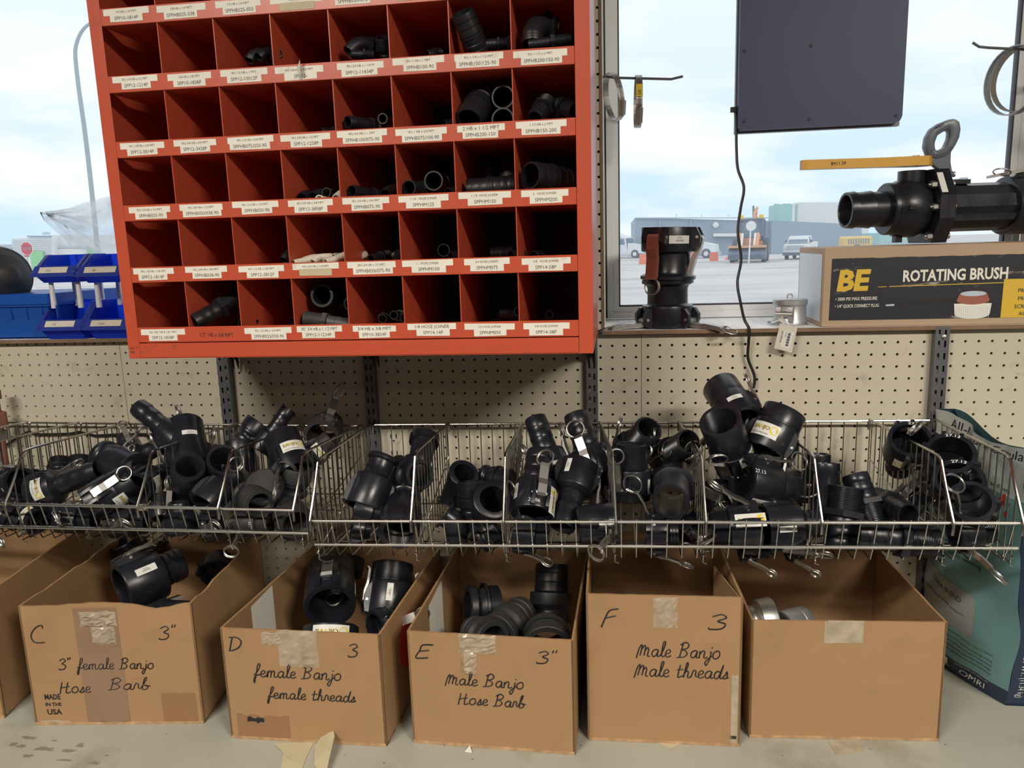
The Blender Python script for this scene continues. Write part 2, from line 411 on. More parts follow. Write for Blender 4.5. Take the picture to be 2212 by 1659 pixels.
# a mullion post beside the first window's edge
# room shell
b = MB(); b.box((-120, -260, -60.5), (160, WY+1.5, -60)); struct(b, 'floor', 'floor_paint')
b = MB(); b.box((-120, -260, 62.5), (160, WY+1.5, 63.2)); struct(b, 'ceiling', 'ceiling_paint')
b = MB(); b.box((-121, -260, -60), (-120, WY+1.5, 63)); struct(b, 'wall_left', 'wall_paint')
b = MB(); b.box((160, -260, -60), (161, WY+1.5, 63)); struct(b, 'wall_right', 'wall_paint')
b = MB(); b.box((-120, -261, -60), (160, -260, 63)); struct(b, 'wall_front', 'wall_paint')
# ---------------------------------------------------------------- counter
t = thing('counter', (45, -13, -60), 'long grey-painted worktop under the cardboard boxes', 'counter')
b = MB(); b.cbox((-16, -30, CZ-1.4), (104, -.02, CZ), .1); b.build('worktop', 'counter', t)
b = MB(); b.box((-15, -27.5, -59.95), (103, -.05, CZ-1.42)); b.build('base', 'wall_paint', t)
# ---------------------------------------------------------------- slotted uprights on the wall
def upright(x0, x1, zt, label):
    yf = -.75; w = x1-x0; b = MB()
    zb = CZ+.02; sl = .16; c1 = x0+w*.28; c2 = x0+w*.72
    for a, c in ((x0, c1-sl/2), (c1+sl/2, c2-sl/2), (c2+sl/2, x1)): b.box((a, yf, zb), (c, yf+.08, zt))
    z = zb+.2
    for c in (c1, c2):
        z = zt-.12
        zz = [zt]
        while z > zb+.6:
            b.box((c-sl/2, yf, z), (c+sl/2, yf+.08, zz[-1])); zz.append(z-.52); z = z-1.0
        b.box((c-sl/2, yf, zb), (c+sl/2, yf+.08, zz[-1]))
    b.box((x0, yf+.08, zb), (x0+.07, -.01, zt)); b.box((x1-.07, yf+.08, zb), (x1, -.01, zt))
    o = b.build('slotted_upright', 'track_steel', org=((x0+x1)/2, -.4, zb)); tag(o, label, 'shelf upright', 'slotted uprights on the pegboard')
    return o
def ux(p, y=845): return at(p, y, -.75).x
U = [upright(ux(474), ux(499), 3, 'slotted steel upright behind the basket bay of dangling arms, under the red cabinet corner'),
     upright(ux(787), ux(811), 3, 'slotted steel upright beside the wall outlet, below the red cabinet middle'),
     upright(ux(1267), ux(1291), 3, 'slotted steel upright beneath the red cabinet edge nearest the window'),
     upright(ux(2013), ux(2043), at(2030, 706, -.75).z, 'slotted steel upright with a screw, under the rotating brush box')]
c = at(2040, 728, -.76); b = MB(); b.lathe([(.2, 0), (.2, -.05), (.12, -.1), (.0, -.1)], 14, Matrix.Translation(c) @ Matrix.Rotation(-pi/2, 4, 'X') , closed=False)
b.build('screw_head', 'steel', U[3])
# knife brackets that carry the red cabinet
for (xa, lab) in ((at(494, 790, -2).x, 'black curved bracket under the red cabinet, above box D'), (at(802, 785, -2).x, 'black curved bracket under the red cabinet, above the wall outlet'),
                  (at(1277, 785, -2).x, 'black bracket under the red cabinet corner by the window')):
    b = MB(); P = [(-.76, .5), (-10, .5), (-9.6, .1)]+[(-.95-8.0*(1-sin(a*pi/2/8)), .1-2.1*(1-cos(a*pi/2/8))) for a in range(9)]+[(-.76, -2.4)]
    b.prism([(xa-.22, y, z) for y, z in P], (.1, 0, 0)); b.prism([(xa+.22, y, z) for y, z in P], (.1, 0, 0)); b.box((xa-.22, -10, .42), (xa+.32, -.76, .5))
    tag(b.build('shelf_bracket', 'black_steel', org=(xa, -.76, 0)), lab, 'bracket', 'brackets under the red cabinet')
# wall outlet
c = at(853, 962, -.02)
t = thing('wall_outlet', (c.x, 0, c.z), 'cream duplex wall outlet on the pegboard behind the empty basket bay', 'outlet')
b = MB(); b.cbox((c.x-1.4, -.22, c.z-2.3), (c.x+1.4, -.01, c.z+1.6), .06); b.build('cover_plate', 'outlet', t)
for s in (1, -1):
    b = MB(); zc = c.z+s*.78
    b.prism([(c.x+.66*cos(2*pi*k/20), -.22, zc+max(-.52, min(.52, .66*sin(2*pi*k/20)))) for k in range(20)], (0, -.06, 0)); so = b.build('socket', 'outlet', t)
    b = MB(); b.box((c.x-.3, -.29, zc-.05), (c.x-.2, -.275, zc+.32)); b.box((c.x+.2, -.29, zc-.05), (c.x+.3, -.275, zc+.32)); b.box((c.x-.08, -.29, zc-.38), (c.x+.08, -.275, zc-.2)); b.build('slot', 'ink', so)
b = MB(); b.box((c.x-1.45, -.10, c.z-4.6), (c.x+1.5, -.012, c.z+1.7)); b.build('wall_plate', 'outlet', t)
# thin black cable clipped to the wall behind the baskets
b = MB(); b.tube([at(x, y, -.3) for x, y in ((-20, 985), (30, 950), (64, 931), (70, 938), (110, 938), (150, 937), (172, 933), (205, 941), (262, 938), (330, 938))], .13, 6)
o = b.build('wall_cable', 'cable', org=at(100, 938, -.3)); tag(o, 'thin black cable running along the pegboard behind the wire basket', 'cable')
# rusty pipe union on the wall at the picture's edge
c = at(-4, 905, -2.2); t = thing('pipe_union', (c.x, -2.2, c.z-3), 'rusty brown pipe union standing against the pegboard edge above the baskets', 'pipe fitting')
b = MB(); b.lathe([(.35, -6), (.35, 1.9), (.55, 1.9), (.55, 2.7), (0.01, 2.7)], 16, Matrix.Translation(c), closed=False); b.build('pipe', 'pipe_rust', t)
b = MB(); b.lathe([(.5, -.8), (.75, -.7), (.75, .6), (.5, .7)], 8, Matrix.Translation(c), sm=False); b.build('union_nut', 'pipe_rust', t)
b = MB(); b.lathe([(.3, -2.0), (.6, -1.9), (.6, -1.1), (.3, -1.0)], 6, Matrix.Translation(c), sm=False); b.build('locknut', 'steel', t)

# ================================================================ red bin cabinet
CX0, CX1, CY0, CY1 = 23.08, 56.95, -14.0, -2.0
cells0 = 24.0; CP = (55.97-24.0)/8; LT = 2.82; RP = 4.325  # lip top of the lowest shelf, row pitch
ROWS = 8
cab = thing('bin_cabinet', (40, -8, .55), 'red steel pigeonhole cabinet with white shelf labels, hung on the wall', 'cabinet')
top = LT+RP*ROWS+1.2
b = MB()
b.box((CX0, CY0, .55), (CX0+.06, CY1, top)); b.box((CX1-.06, CY0, .55), (CX1, CY1, top)); b.box((CX0, CY0, top-.06), (CX1, CY1, top))
b.cbox((CX0, CY0-.03, .55), (cells0-.02, CY0+.03, top), .012); b.cbox((55.97+.02, CY0-.03, .55), (CX1, CY0+.03, top), .012)
b.box((CX0, CY0, .55), (CX1, CY1, .62)); b.build('case', 'red_steel', cab)
b = MB(); b.cbox((cells0, CY0-.06, .6), (55.97, CY0+.02, 1.66), .03); b.build('kick_panel', 'red_steel', cab)
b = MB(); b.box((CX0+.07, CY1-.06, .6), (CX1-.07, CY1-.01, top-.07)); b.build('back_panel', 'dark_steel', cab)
TEXTS = [
 ["90's 3/8\" HB X 1/8\" MPT|SPP12-1838P", None, "90's 1/2 HB x 1/4 MPT|SPPHB025/050-90", "90\u00b0 3/4 HB x 1 1/2 MPT|SPP12-11234P", "3/4 HB x 3/8 MPT|SPP10-3834P", "1/4 HOSE JOINER|SPP14-14P", "1/2 HOSE JOINER|SPPHM050", "3/8 HOSE JOINER|SPP14-38P"],
 ["90's 1/4 HB x 1/8 MPT|SPP12-1814P", "90's 3/8 HB x 3/8 MPT|SPPHB038-90", "90's 1/2 HB x 3/8 MPT|SPP12-3812P", "90's 5/8 HB x 1/4 MPT|", "90's 3/4 HB x 1/2 MPT|SPPHB050/075-90", "1   HOSE JOINER|SPPHM100", "3/4 HOSE JOINER|SPPHM075", "5/8   HOSE JOINER|SPP14-58P"],
 ["90's 1/4 HB x 1/4 MPT|SPPHB025-90", "90's 3/8 HB x 1/2 MPT|SPPHB050/038-90", "90's 1/2 HB x 1/2 MPT|SPPHB050-90", "90's 5/8 HB x 3/8 MPT|SPP12-3858P", "90's 3/4 HB x 3/4 MPT|SPPHB075-90", "1 1/4   HOSE JOINER|SPPHM125", "1 1/2  HOSE JOINER|SPPHM150", "2   HOSE JOINER|SPPHM200"],
 ["90's 1/4 HB x 3/8 MPT|SPP12-3814P", "90's 3/8 HB x 3/4 MPT|SPP12-3438P", "90's 1/2 HB x 3/4 MPT|SPPHB075/050-90", "90's 5/8 HB x 1/2 MPT|SPP12-1258P", "90's 3/4 HB x 1  MPT|SPPHB100/075-90", "90's 1 HB x 3/4 MPT|SPPHB075/100-90", "2 HB x 1 1/2 MPT|SPPHB200-150", "1 1/2 HB x 2 MPT|SPPHB150-200"],
 ["90's 1/4 HB x 1/2 MPT|SPP12-1214P", "3/8 HB x 1/8 MPT|SPP10-1838P", "90's 1/2 HB x 1 MPT|SPP12-10012P", "90's 5/8 HB x 3/4 MPT|SPP12-", "90's 3/4 HB x 1 1/4 M|SPP12-11434P", "90's 1 HB x 1 MPT|SPPHB100-90", "90's 1 1/4 x 1 1/2 MPT|SPPHB150/125-90", "90's 1 1/2 x 2 MPT|SPPHB200/150-90"],
 ["1/4 HB x 1/8 MPT|SPP10-1814P", "3/8 HB x 1/4 MPT|SPPHB025-038", "1/2 HB x 1/4 MPT|SPPHB025-050", "90's 5/8 HB|", "3/4 HB x 1/2 MPT|SPPHB050-075", "|", None, None],
]
def cellx(c): return cells0+CP*c
def rowz(r): return LT+RP*r-1.08   # floor level of row r (0 = lowest)
bigtop = {(0, 3), (0, 4), (0, 5), (3, 6)}
for r in range(ROWS+1):
    zt = LT+RP*r; zb = zt-1.1
    if r < ROWS:
        b = MB(); b.cbox((cells0, CY0-.05, zb), (55.97, CY0+.02, zt), .025); b.box((cells0, CY0, zb+.005), (55.97, CY1-.07, zb+.05)); b.build('shelf', 'red_steel', cab)
    if r < ROWS:
        for c in range(1, 8):
            x = cellx(c); b = MB(); b.box((x-.03, CY0+.015, zb+.05), (x+.03, CY1-.08, zb+RP-.002)); b.build('divider', 'red_steel', cab)
    if r < 6:
        for c in range(8):
            s = TEXTS[r][c]
            if s is None: continue
            l1, l2 = s.split('|'); rnd = random.Random(r*31+c)
            xc = cellx(c)+CP*.5+rnd.uniform(-.12, .12)-.12; w1 = 3.35+rnd.uniform(-.3, .2); w2 = 2.2+rnd.uniform(-.1, .2)+(.5 if len(l2) > 13 else .2 if len(l2) > 11 else 0)
            dz = rnd.uniform(-.05, .05); y = CY0-.055; zm = zt-.53+dz; tl = rnd.uniform(-.02, .02)
            b = MB(); t = MB()
            b.prism([(xc-w1/2, y, zm-tl), (xc+w1/2, y, zm+tl), (xc+w1/2, y, zm+.42+tl), (xc-w1/2, y, zm+.42-tl)], (0, -.012, 0))
            if l2 or r in (1, 5):
                x2 = xc+rnd.uniform(-.1, .1); b.mi = 0 if l2 else 1
                b.prism([(x2-w2/2, y-.006, zm-.43+tl), (x2+w2/2, y-.006, zm-.43-tl), (x2+w2/2, y-.006, zm+.05), (x2-w2/2, y-.006, zm+.05)], (0, -.014, 0))
                if l2: t.text(l2, (x2, y-.024, zm-.31), (1, 0, 0), (0, 0, 1), .33, 'C', w2*.86)
            if l1.strip():
                if (r, c) in bigtop: t.text(l1, (xc, y-.016, zm+.1), (1, 0, 0), (0, 0, 1), .33, 'C', w1*.8)
                else: t.text(l1, (xc, y-.016, zm+.13), (1, 0, 0), (0, 0, 1), .21, 'C', w1*.62)
            lo = b.build('shelf_label', ['label_white', 'tape_paper'], cab)
            if t.v: t.build('printed_text', 'ink', lo)
            if (r, c) == (4, 3):
                b = MB(); b.add([(xc+.05, y-.03, zm-.44), (xc+.3, y-.5, zm-.1), (xc+.28, y-.4, zm+.75), (xc-.1, y-.05, zm+.3)], [(0, 1, 2, 3)]); b.build('peeling_corner', 'label_white', lo)
b = MB(); y = CY0-.058; x0 = cellx(1)+.75
b.text('1/2" HB x 5/8 MPT', (x0, y, LT-.72), (1, 0, -.03), (0, 0, 1), .42, 'L', 2.6); b.build('marker_writing', 'ink', cab)
# scratches on the lower corner
b = MB(); rnd = random.Random(4)
for k in range(26):
    x = CX0+.1+rnd.random()**2*4; z = .95+rnd.random()*.6; b.box((x, CY0-.068, z), (x+rnd.uniform(.05, .4), CY0-.0655, z+.03))
b.build('scratch', 'track_steel', cab)

# stains and specks on the worktop
_ct = [o for o in COL.objects if o.name == 'counter'][0]; _rs = random.Random(21)
mat('stain', (.25, .235, .185), .35); mat('speck', (.07, .06, .05), .8)
def blob(px, py, rx, ry, n=16, m='stain', name='stain'):
    c = atz(px, py, CZ); b = MB(); pts = []
    for k in range(n):
        a = 2*pi*k/n; q = _rs.uniform(.55, 1.15); pts.append((c.x+rx*q*cos(a), c.y+ry*q*sin(a), CZ+.004))
    b.add(pts+[(c.x, c.y, CZ+.004)], [(k, (k+1) % n, n) for k in range(n)]); b.build(name, m, _ct)
for px, py, rx, ry in ((62, 1594, .75, .22), (45, 1612, .5, .2), (30, 1607, .35, .25), (95, 1618, .9, .25), (60, 1633, .55, .2), (150, 1622, .6, .18), (172, 1610, .35, .3), (140, 1642, .7, .12), (205, 1648, .5, .2), (118, 1600, .3, .12), (230, 1632, .25, .1)): blob(px, py, rx, ry)
for px, py in ((485, 1548), (868, 1560), (1255, 1610), (1690, 1632), (2030, 1605), (2042, 1608), (830, 1648), (1020, 1640), (360, 1585), (745, 1632), (960, 1612), (1865, 1612), (1310, 1590), (1880, 1618), (560, 1570)): blob(px, py, _rs.uniform(.04, .14), _rs.uniform(.03, .06), 7, 'speck', 'speck')
# ================================================================ wire shelf baskets
def lerp(a, b, t): return a+(b-a)*t
YF, YL, YB = -16.3, -15.9, -1.0
def basket(x0, x1, uf0, uf1, lf0, lf1, ub0, ub1, label, ext=0):
    """uf: upper front rail ends (pixels), lf: lower rail ends, ub: back rail ends"""
    A0, A1 = at(*uf0, YF), at(*uf1, YF); L0, L1 = at(*lf0, YL), at(*lf1, YL); B0, B1 = at(*ub0, YB), at(*ub1, YB)
    def on(P, Q, x): t = (x-P.x)/(Q.x-P.x); return P+(Q-P)*t
    A = lambda x: on(A0, A1, x); L = lambda x: on(L0, L1, x); B = lambda x: on(B0, B1, x)
    zf = lambda x: L(x).z-1.05; fb = lambda x: zf(x)-.35
    t = thing('wire_basket', ((x0+x1)/2, -8, fb((x0+x1)/2)), label, 'wire basket', 'chrome wire baskets along the pegboard')
    b = MB(); b.tube([A(x0), A(x1)], .115, 8); b.build('front_rail', 'chrome_wire', t)
    b = MB(); b.tube([L(x0), L(x1)+Vector((ext, 0, 0))], .125, 8); b.build('lower_rail', 'chrome_wire', t)
    b = MB(); b.tube([B(x0), B(x1)], .10, 8); b.build('back_rail', 'chrome_wire', t)
    b = MB(); n = int(x1-x0); 
    for k in range(n):
        x = x0+.5+k*(x1-x0-1)/(n-1)
        a = A(x); l = L(x); bb = B(x)
        b.tube([a+Vector((0, 0, .14)), l+Vector((0, .13, 0)), (x, -15.3, zf(x)), (x, -14.8, zf(x)-.02), (x, YB-.02, fb(x)), bb+Vector((0, 0, .12))], .052, 5)
    for y in (-12.4, -7.5, -3.0):
        b.tube([(x0+.1, y, lerp(zf(x0), fb(x0), (y+15)/14)-.1), (x1-.1, y, lerp(zf(x1), fb(x1), (y+15)/14)-.1)], .11 if y < -12 else .07, 6)
    b.build('wire_grid', 'chrome_wire', t)
    return t, A, B, zf
def divider(xf, xb, A, B, zf, label, name='wire_divider', peak=None, group='wire dividers clipped into the baskets', parent=None):
    pk = peak or -6.5
    f = A(xf)+Vector((0, -.05, 0)); f.x = xf; bk = B(xb); bk.x = xb; bk.z += .12
    X = lambda y: lerp(xf, xb, (y-YF)/(YB-YF))
    P = [f+Vector((0, -.12, -.75)), f+Vector((0, -.2, -.2)), f+Vector((0, -.12, .1)), Vector((X(-15.2), -15.2, lerp(f.z, pk, .5))), Vector((X(-14.2), -14.2, pk-.18)), Vector((X(-13.7), -13.7, pk)), Vector((X(-12.9), -12.9, pk-.02)), bk, bk+Vector((0, .25, -.25)), bk+Vector((0, .1, -.9))]
    b = MB(); b.tube(P, .098, 7)
    o = b.build(name, 'chrome_wire', parent, org=None if parent else (xf, -9, zf(xf))) if parent is None else b.build('panel_rim', 'chrome_wire', parent)
    if parent is None: tag(o, label, 'wire divider', group)
    g = MB(); n = 15
    for k in range(n):
        y = lerp(-15.3, -1.6, k/(n-1))
        zt = lerp(f.z, pk, min(1, (y-YF)/2.6)) if y < -13.7 else lerp(pk, bk.z, (y+13.7)/(12.7))
        zb = zf(xf)-.35
        g.tube([(X(y), y, zt), (X(y), y, zb), (X(y)+.25, y+.1, zb-.12)], .05, 5)
    g.tube([(X(-15.6), -15.6, zf(xf)+.25), (X(-1.4), -1.4, -10.2)], .06, 5)
    g.tube([(X(-15.4), -15.4, zf(xf)-.2), (X(-1.4), -1.4, zf(xf)-.5)], .06, 5)
    g.build('divider_wire', 'chrome_wire', o if parent is None else parent)
    return o
RX = (37.0, 83.5)
RB, RA, RBK, RZF = basket(*RX, (672, 1125), (2212, 1130), (690, 1176), (2195, 1184), (805, 918), (2020, 908), 'long chrome wire basket under the window, holding the fittings priced in white ink')
LBK, LA, LBB, LZF = basket(-9.0, 35.9, (-300, 1082), (637, 1102), (-300, 1131), (640, 1151), (57, 913), (640, 919), 'chrome wire basket beneath the blue bins and red cabinet corner, above boxes C and D', ext=.7)
for xf, xb, lab in ((44.33, 43.75, 'wire divider closing the bay of plain elbow couplers, second panel from the double end panels'), (50.8, 50.3, 'wire divider against the two tall hose barb couplers priced 26.86'),
                    (58.39, 57.0, 'wire divider beside the pile of male threaded couplers, below the cabinet edge'), (64.24, 63.6, 'wire divider in front of the high heap of yellow-stickered couplers'),
                    (71.5, 70.9, 'wire divider between the yellow-stickered heap and the upright black tubes'), (79.36, 78.9, 'wire divider crossed by the view of the bay priced 27.13')):
    divider(xf, xb, RA, RBK, RZF, lab)
divider(37.02, 36.75, RA, RBK, RZF, '', parent=RB, peak=-7.0); divider(83.4, 83.9, RA, RBK, RZF, '', parent=RB)
for xf, xb, lab in ((13.3, 13.25, 'wire divider over the torn corner of box C'), (23.95, 24.0, 'wire divider crossing the coupler with yellow sticker, above box C'), (30.2, 30.4, 'wire divider in front of the round dust cap, above box D'),
                    (8.0, 8.14, 'wire divider at the far end, behind the small upright ring'), (2.7, 2.79, 'wire divider below the rusty pipe union')):
    divider(xf, xb, LA, LBB, LZF, lab)
divider(35.85, 35.76, LA, LBB, LZF, '', parent=LBK, peak=-6.6)
# ================================================================ hose fittings
def saw(r, z0, z1, pitch, amp):
    out = []; n = max(2, int(round((z1-z0)/pitch))); p = (z1-z0)/n
    for k in range(n): out += [(r-amp, z0+p*k), (r, z0+p*(k+.35)), (r, z0+p*(k+.65))]
    out.append((r-amp, z1)); return out
def barbprof(r, z0, z1, n=3):
    out = []; p = (z1-z0)/n
    for k in range(n): out += [(r*.955, z0+p*k), (r, z0+p*(k+.10)), (r*.985, z0+p*(k+.55)), (r*.945, z0+p*(k+.98))]
    out[-1] = (r*.93, z1); return out
def frame(A, B, roll=0):
    A = Vector(A); z = (Vector(B)-A).normalized(); tc = (CAM-A).normalized(); x = tc-z*tc.dot(z)
    x = x.normalized() if x.length > 1e-4 else z.orthogonal().normalized()
    x = Matrix.Rotation(radians(roll), 3, z) @ x; y = z.cross(x)
    return Matrix(((x.x, y.x, z.x), (x.y, y.y, z.y), (x.z, y.z, z.z)))
def arm_mesh(r, m='steel', tk=.105):
    b = MB(); w = r*.42; th = tk*r; L = r*1.5
    prof = [(0, -.10*r), (.10*r, 0), (.10*r, .45*r), (.03*r, .75*r), (.03*r, L-.12*r), (.12*r, L)]
    for (x0, z0), (x1, z1) in zip(prof, prof[1:]):
        b.hexa([(x0, -w/2, z0), (x0+th, -w/2, z0), (x0+th, w/2, z0), (x0, w/2, z0), (x1, -w/2, z1), (x1+th, -w/2, z1), (x1+th, w/2, z1), (x1, w/2, z1)])
    b.tube([(.05*r, -w*.75, .05*r), (.05*r, w*.75, .05*r)], .11*r, 8)
    return b.mesh('arm', m, local=True), L
_ringm = {}
def ring_mesh(R):
    k = round(R, 2)
    if k not in _ringm:
        b = MB(); b.ring((0, 0, R*.92), (1, 0, .0), R, .055); b.ring((.1, .02, R*.92), (1, .12, .0), R, .055); _ringm[k] = b.mesh('pull_ring', 'steel', local=True)
    return _ringm[k]
def cyl_patch(b, r, phi, w, z0, z1, n=8):
    a0 = phi-w/r/2; vs = []
    for k in range(n+1):
        a = a0+w/r*k/n; vs += [(r*cos(a), r*sin(a), z0), (r*cos(a), r*sin(a), z1)]
    b.add(vs, [(2*k, 2*k+2, 2*k+3, 2*k+1) for k in range(n)], True)
def cyl_text(b, s, r, phi, zc, size, up=1, along='arc', fit=None):
    vs, fs, w = text_geo(s); k = size if not fit or w*size <= fit else fit/w
    out = []
    for x, y in vs:
        u = (x-w/2)*k; v = y*size
        if along == 'arc':
            a = phi+up*u/r; z = zc+up*v
        else:
            a = phi+up*(-(v-size*.35))/r; z = zc+up*u
        out.append((r*cos(a), r*sin(a), z))
    b.add(out, fs, False)
def sticker(root, r, phi, zc, kind, along='arc', up=1, parent=None, h=None):
    p = radians(phi); b = MB()
    if kind == 'banjo':
        w, h = (2.0*r/1.5, .95*r/1.5)
    else: w, h = (1.15*r/1.5, .42*r/1.5)
    ww, hh = (w, h) if along == 'arc' else (h, w)
    cyl_patch(b, r+.012, p, ww, zc-hh/2, zc+hh/2)
    b.mi = 1
    if kind == 'banjo':
        # yellow disc with black bar and yellow-outlined word over a black stroke
        def loc(u, v):  # u along reading direction, v up
            if along == 'arc': return p+up*u/r, zc+up*v
            return p-up*v/r, zc+up*u
        pts = []
        for k in range(16):
            a, z = loc(w*.33+h*.30*cos(2*pi*k/16), h*.08+h*.30*sin(2*pi*k/16)); pts.append(((r+.018)*cos(a), (r+.018)*sin(a), z))
        b.add(pts, [tuple(range(16))])
        b.mi = 2
        cyl_text(b, 'BANJO', r+.020, p+(up*(-w*.12)/r if along == 'arc' else -up*(h*.02)/r), zc+(up*(-h*.02) if along == 'arc' else up*(-w*.12)), h*.42, up, along, w*.62)
        b.mi = 1
        for k in range(1): cyl_text(b, 'BANJO', r+.026, p+(up*(-w*.12)/r if along == 'arc' else -up*(h*.05)/r), zc+(up*(h*.03) if along == 'arc' else up*(-w*.12)), h*.36, up, along, w*.58)
        b.mi = 2
        q = []
        for u, v in ((-w*.30, h*.02), (w*.42, h*.06), (w*.42, h*.12), (-w*.30, h*.10)):
            a, z = loc(u, v); q.append(((r+.032)*cos(a), (r+.032)*sin(a), z))
        b.add(q, [(0, 1, 2, 3)])
        cyl_text(b, 'LIQUID HANDLING', r+.02, p+(up*(-w*.1)/r if along == 'arc' else up*(h*.3)/r), zc+(up*(-h*.36) if along == 'arc' else up*(-w*.1)), h*.15, up, along, w*.6)
    else:
        b.mi = 2
        cyl_text(b, 'IIIIIIIIIIII', r+.02, p+(0 if along == 'arc' else up*.02), zc-(up*h*.25 if along == 'arc' else 0), h*.36, up, along, w*.6)
        cyl_text(b, 'BANJO', r+.02, p-(0 if along == 'arc' else up*h*.2/r), zc+(up*h*.18 if along == 'arc' else 0), h*.22, up, along, w*.4)
    me = b.mesh('sticker', ['sticker_white', 'yellow', 'ink'], local=True)
    o = bpy.data.objects.new('sticker', me); COL.objects.link(o); o.parent = root; return o
def addarm(root, r, th, zp, ang=0, ringR=None, rroll=0, rpitch=0, mt='steel', tk=.105):
    """cam arm hinged at height zp on the side th (deg from the camera-facing side); ang 0 = closed along +axis"""
    me, L = arm_mesh(r, mt, tk); o = bpy.data.objects.new('cam_arm', me); COL.objects.link(o); o.parent = root
    R = Matrix.Rotation(radians(th), 4, 'Z') @ Matrix.Translation((r*1.0*IN, 0, zp*IN)) @ Matrix.Rotation(radians(ang), 4, 'Y')
    o.matrix_local = R
    if ringR != 0:
        q = bpy.data.objects.new('pull_ring', ring_mesh(ringR or r*.36)); COL.objects.link(q); q.parent = o
        q.matrix_local = Matrix.Translation((.06*IN, 0, (L-.05)*IN)) @ Matrix.Rotation(radians(rroll), 4, 'Z') @ Matrix.Rotation(radians(rpitch), 4, 'Y')
    return o
def fitting(kind, A, B, r, label, arms=(), stick=(), roll=0, m='black_plastic', price=None, name=None, cat=None, group=None, lug=True):
    A = Vector(A); B = Vector(B); L = (B-A).length; Rm = frame(A, B, roll)
    NM = {'cb': 'hose_barb_coupler', 'ct': 'threaded_coupler', 'cf': 'female_thread_coupler', 'cc': 'dust_cover', 'ca': 'adapter_coupler', 'ab': 'hose_barb_adapter', 'af': 'female_adapter', 'at': 'threaded_adapter', 'ap': 'dust_plug', 'nb': 'barbed_nipple', 'tb': 'barb_tube', 'pl': 'plain_adapter'}
    t = bpy.data.objects.new(name or NM[kind], None); t.empty_display_size = .03; COL.objects.link(t)
    t.matrix_world = Matrix.Translation(W(A)) @ Rm.to_4x4(); tag(t, label, cat or {'cc': 'cap', 'ap': 'plug', 'nb': 'nipple', 'tb': 'nipple'}.get(kind, 'hose coupler' if kind[0] == 'c' else 'hose adapter'), group)
    b = MB(); n = 40
    cl = min(r*1.55, L*.62)           # length of the cam coupler half
    ri = r*.80
    head = [(ri, 0), (r*.985, 0), (r, .06), (r, cl-.1), (r*.98, cl)]
    if kind == 'cb':
        rt = r*.66; b.lathe([(ri, cl*.8), (ri, .05)]+head+[(r*.80, cl+.1*r), (rt*1.03, cl+.16*r)]+barbprof(rt, cl+.18*r, L)+[(rt*.80, L), (rt*.78, cl)], n)
    elif kind == 'ct':
        rt = r*.80; b.lathe([(ri, cl*.8), (ri, .05)]+head+[(r*.88, cl+.05)]+saw(rt, cl+.08, L-.05, .105, .045)+[(rt*.93, L), (rt*.80, L), (rt*.78, cl)], n)
    elif kind == 'cf':
        rt = r*.93; b.lathe([(ri, cl*.8), (ri, .05)]+head+[(rt, cl+.03), (rt, cl+.12), (rt*1.02, cl+.14), (rt*1.02, L-.06), (rt*.99, L)]+saw(rt*.80, cl, L-.02, .11, -.035)[::-1], n)
    elif kind == 'cc':
        b.lathe([(0.001, cl*.8), (ri, cl*.8), (ri, .05)]+head+[(r*.97, L-.12), (r*.9, L), (0.001, L)], n, closed=False)
    elif kind == 'ca':
        rt = r*.80; b.lathe([(ri, cl*.8), (ri, .05)]+head+[(r*.9, cl+.06), (rt, cl+.1*r), (rt*.86, cl+.25*r), (rt*.82, lerp(cl, L, .5)), (rt*.86, L-.3*r), (rt, L-.2*r), (rt, L-.05), (rt*.97, L), (rt*.76, L), (rt*.74, cl)], n)
    elif kind in ('ab', 'at', 'af', 'ap'):
        # A end = cam adapter with its groove
        ra = r; fl = L*.52
        base = [(ra*.74, 0), (ra*.97, 0), (ra, .05), (ra, .3*r), (ra*.86, .42*r), (ra*.83, .55*r), (ra*.86, .68*r), (ra*.98, .8*r), (ra, .86*r), (ra, fl-.08)]
        if kind == 'ab': rt = r*.80; pr = base+[(rt*1.03, fl)]+barbprof(rt, fl+.03, L)+[(rt*.8, L), (rt*.78, fl)]
        elif kind == 'at': rt = r*.98; pr = base+[(ra*1.1, fl-.06), (ra*1.1, fl+.12), (rt*.95, fl+.14)]+saw(rt, fl+.16, L-.04, .105, .045)+[(rt*.94, L), (rt*.8, L), (rt*.78, fl)]
        elif kind == 'af': pr = base+[(ra*1.12, fl), (ra*1.14, L-.08), (ra*1.1, L), (ra*.82, L)]+saw(ra*.82, fl, L-.02, .11, -.035)[::-1]
        else: pr = [(0.001, .3), (ra*.74, .3)]+base+[(ra*1.1, fl), (ra*1.1, L-.05), (ra*1.05, L), (0.001, L)]
        b.lathe(pr, n, closed=kind != 'ap')
    elif kind == 'nb':   # barb, hex, thread
        rb = r*.80; rt = r*.88; h0 = L*.52; h1 = L*.62
        b.lathe([(rb*.8, h0), (rb*.8, 0), (rb*.93, 0)]+[(q, h0-z) for q, z in barbprof(rb, 0, h0)[::-1]][0:]+[(rb, h0), (r*.8, h0)], n)
        b.lathe([(r*.7, h0), (r*1.12, h0), (r*1.12, h1), (r*.7, h1)], 6, sm=False)
        b.lathe([(rt*.7, h0), (rt*.9, h1)]+saw(rt, h1, L-.03, .105, .045)+[(rt*.94, L), (rt*.74, L)], n)
    elif kind == 'pl':
        b.lathe([(r*.78, .02), (r*.8, 0), (r*.97, 0), (r, .06), (r, L*.30), (r*.97, L*.31), (r*.97, L*.78), (r, L*.80), (r*1.02, L-.1), (r*.99, L), (r*.82, L), (r*.8, L-.05)], n)
    elif kind == 'tb':
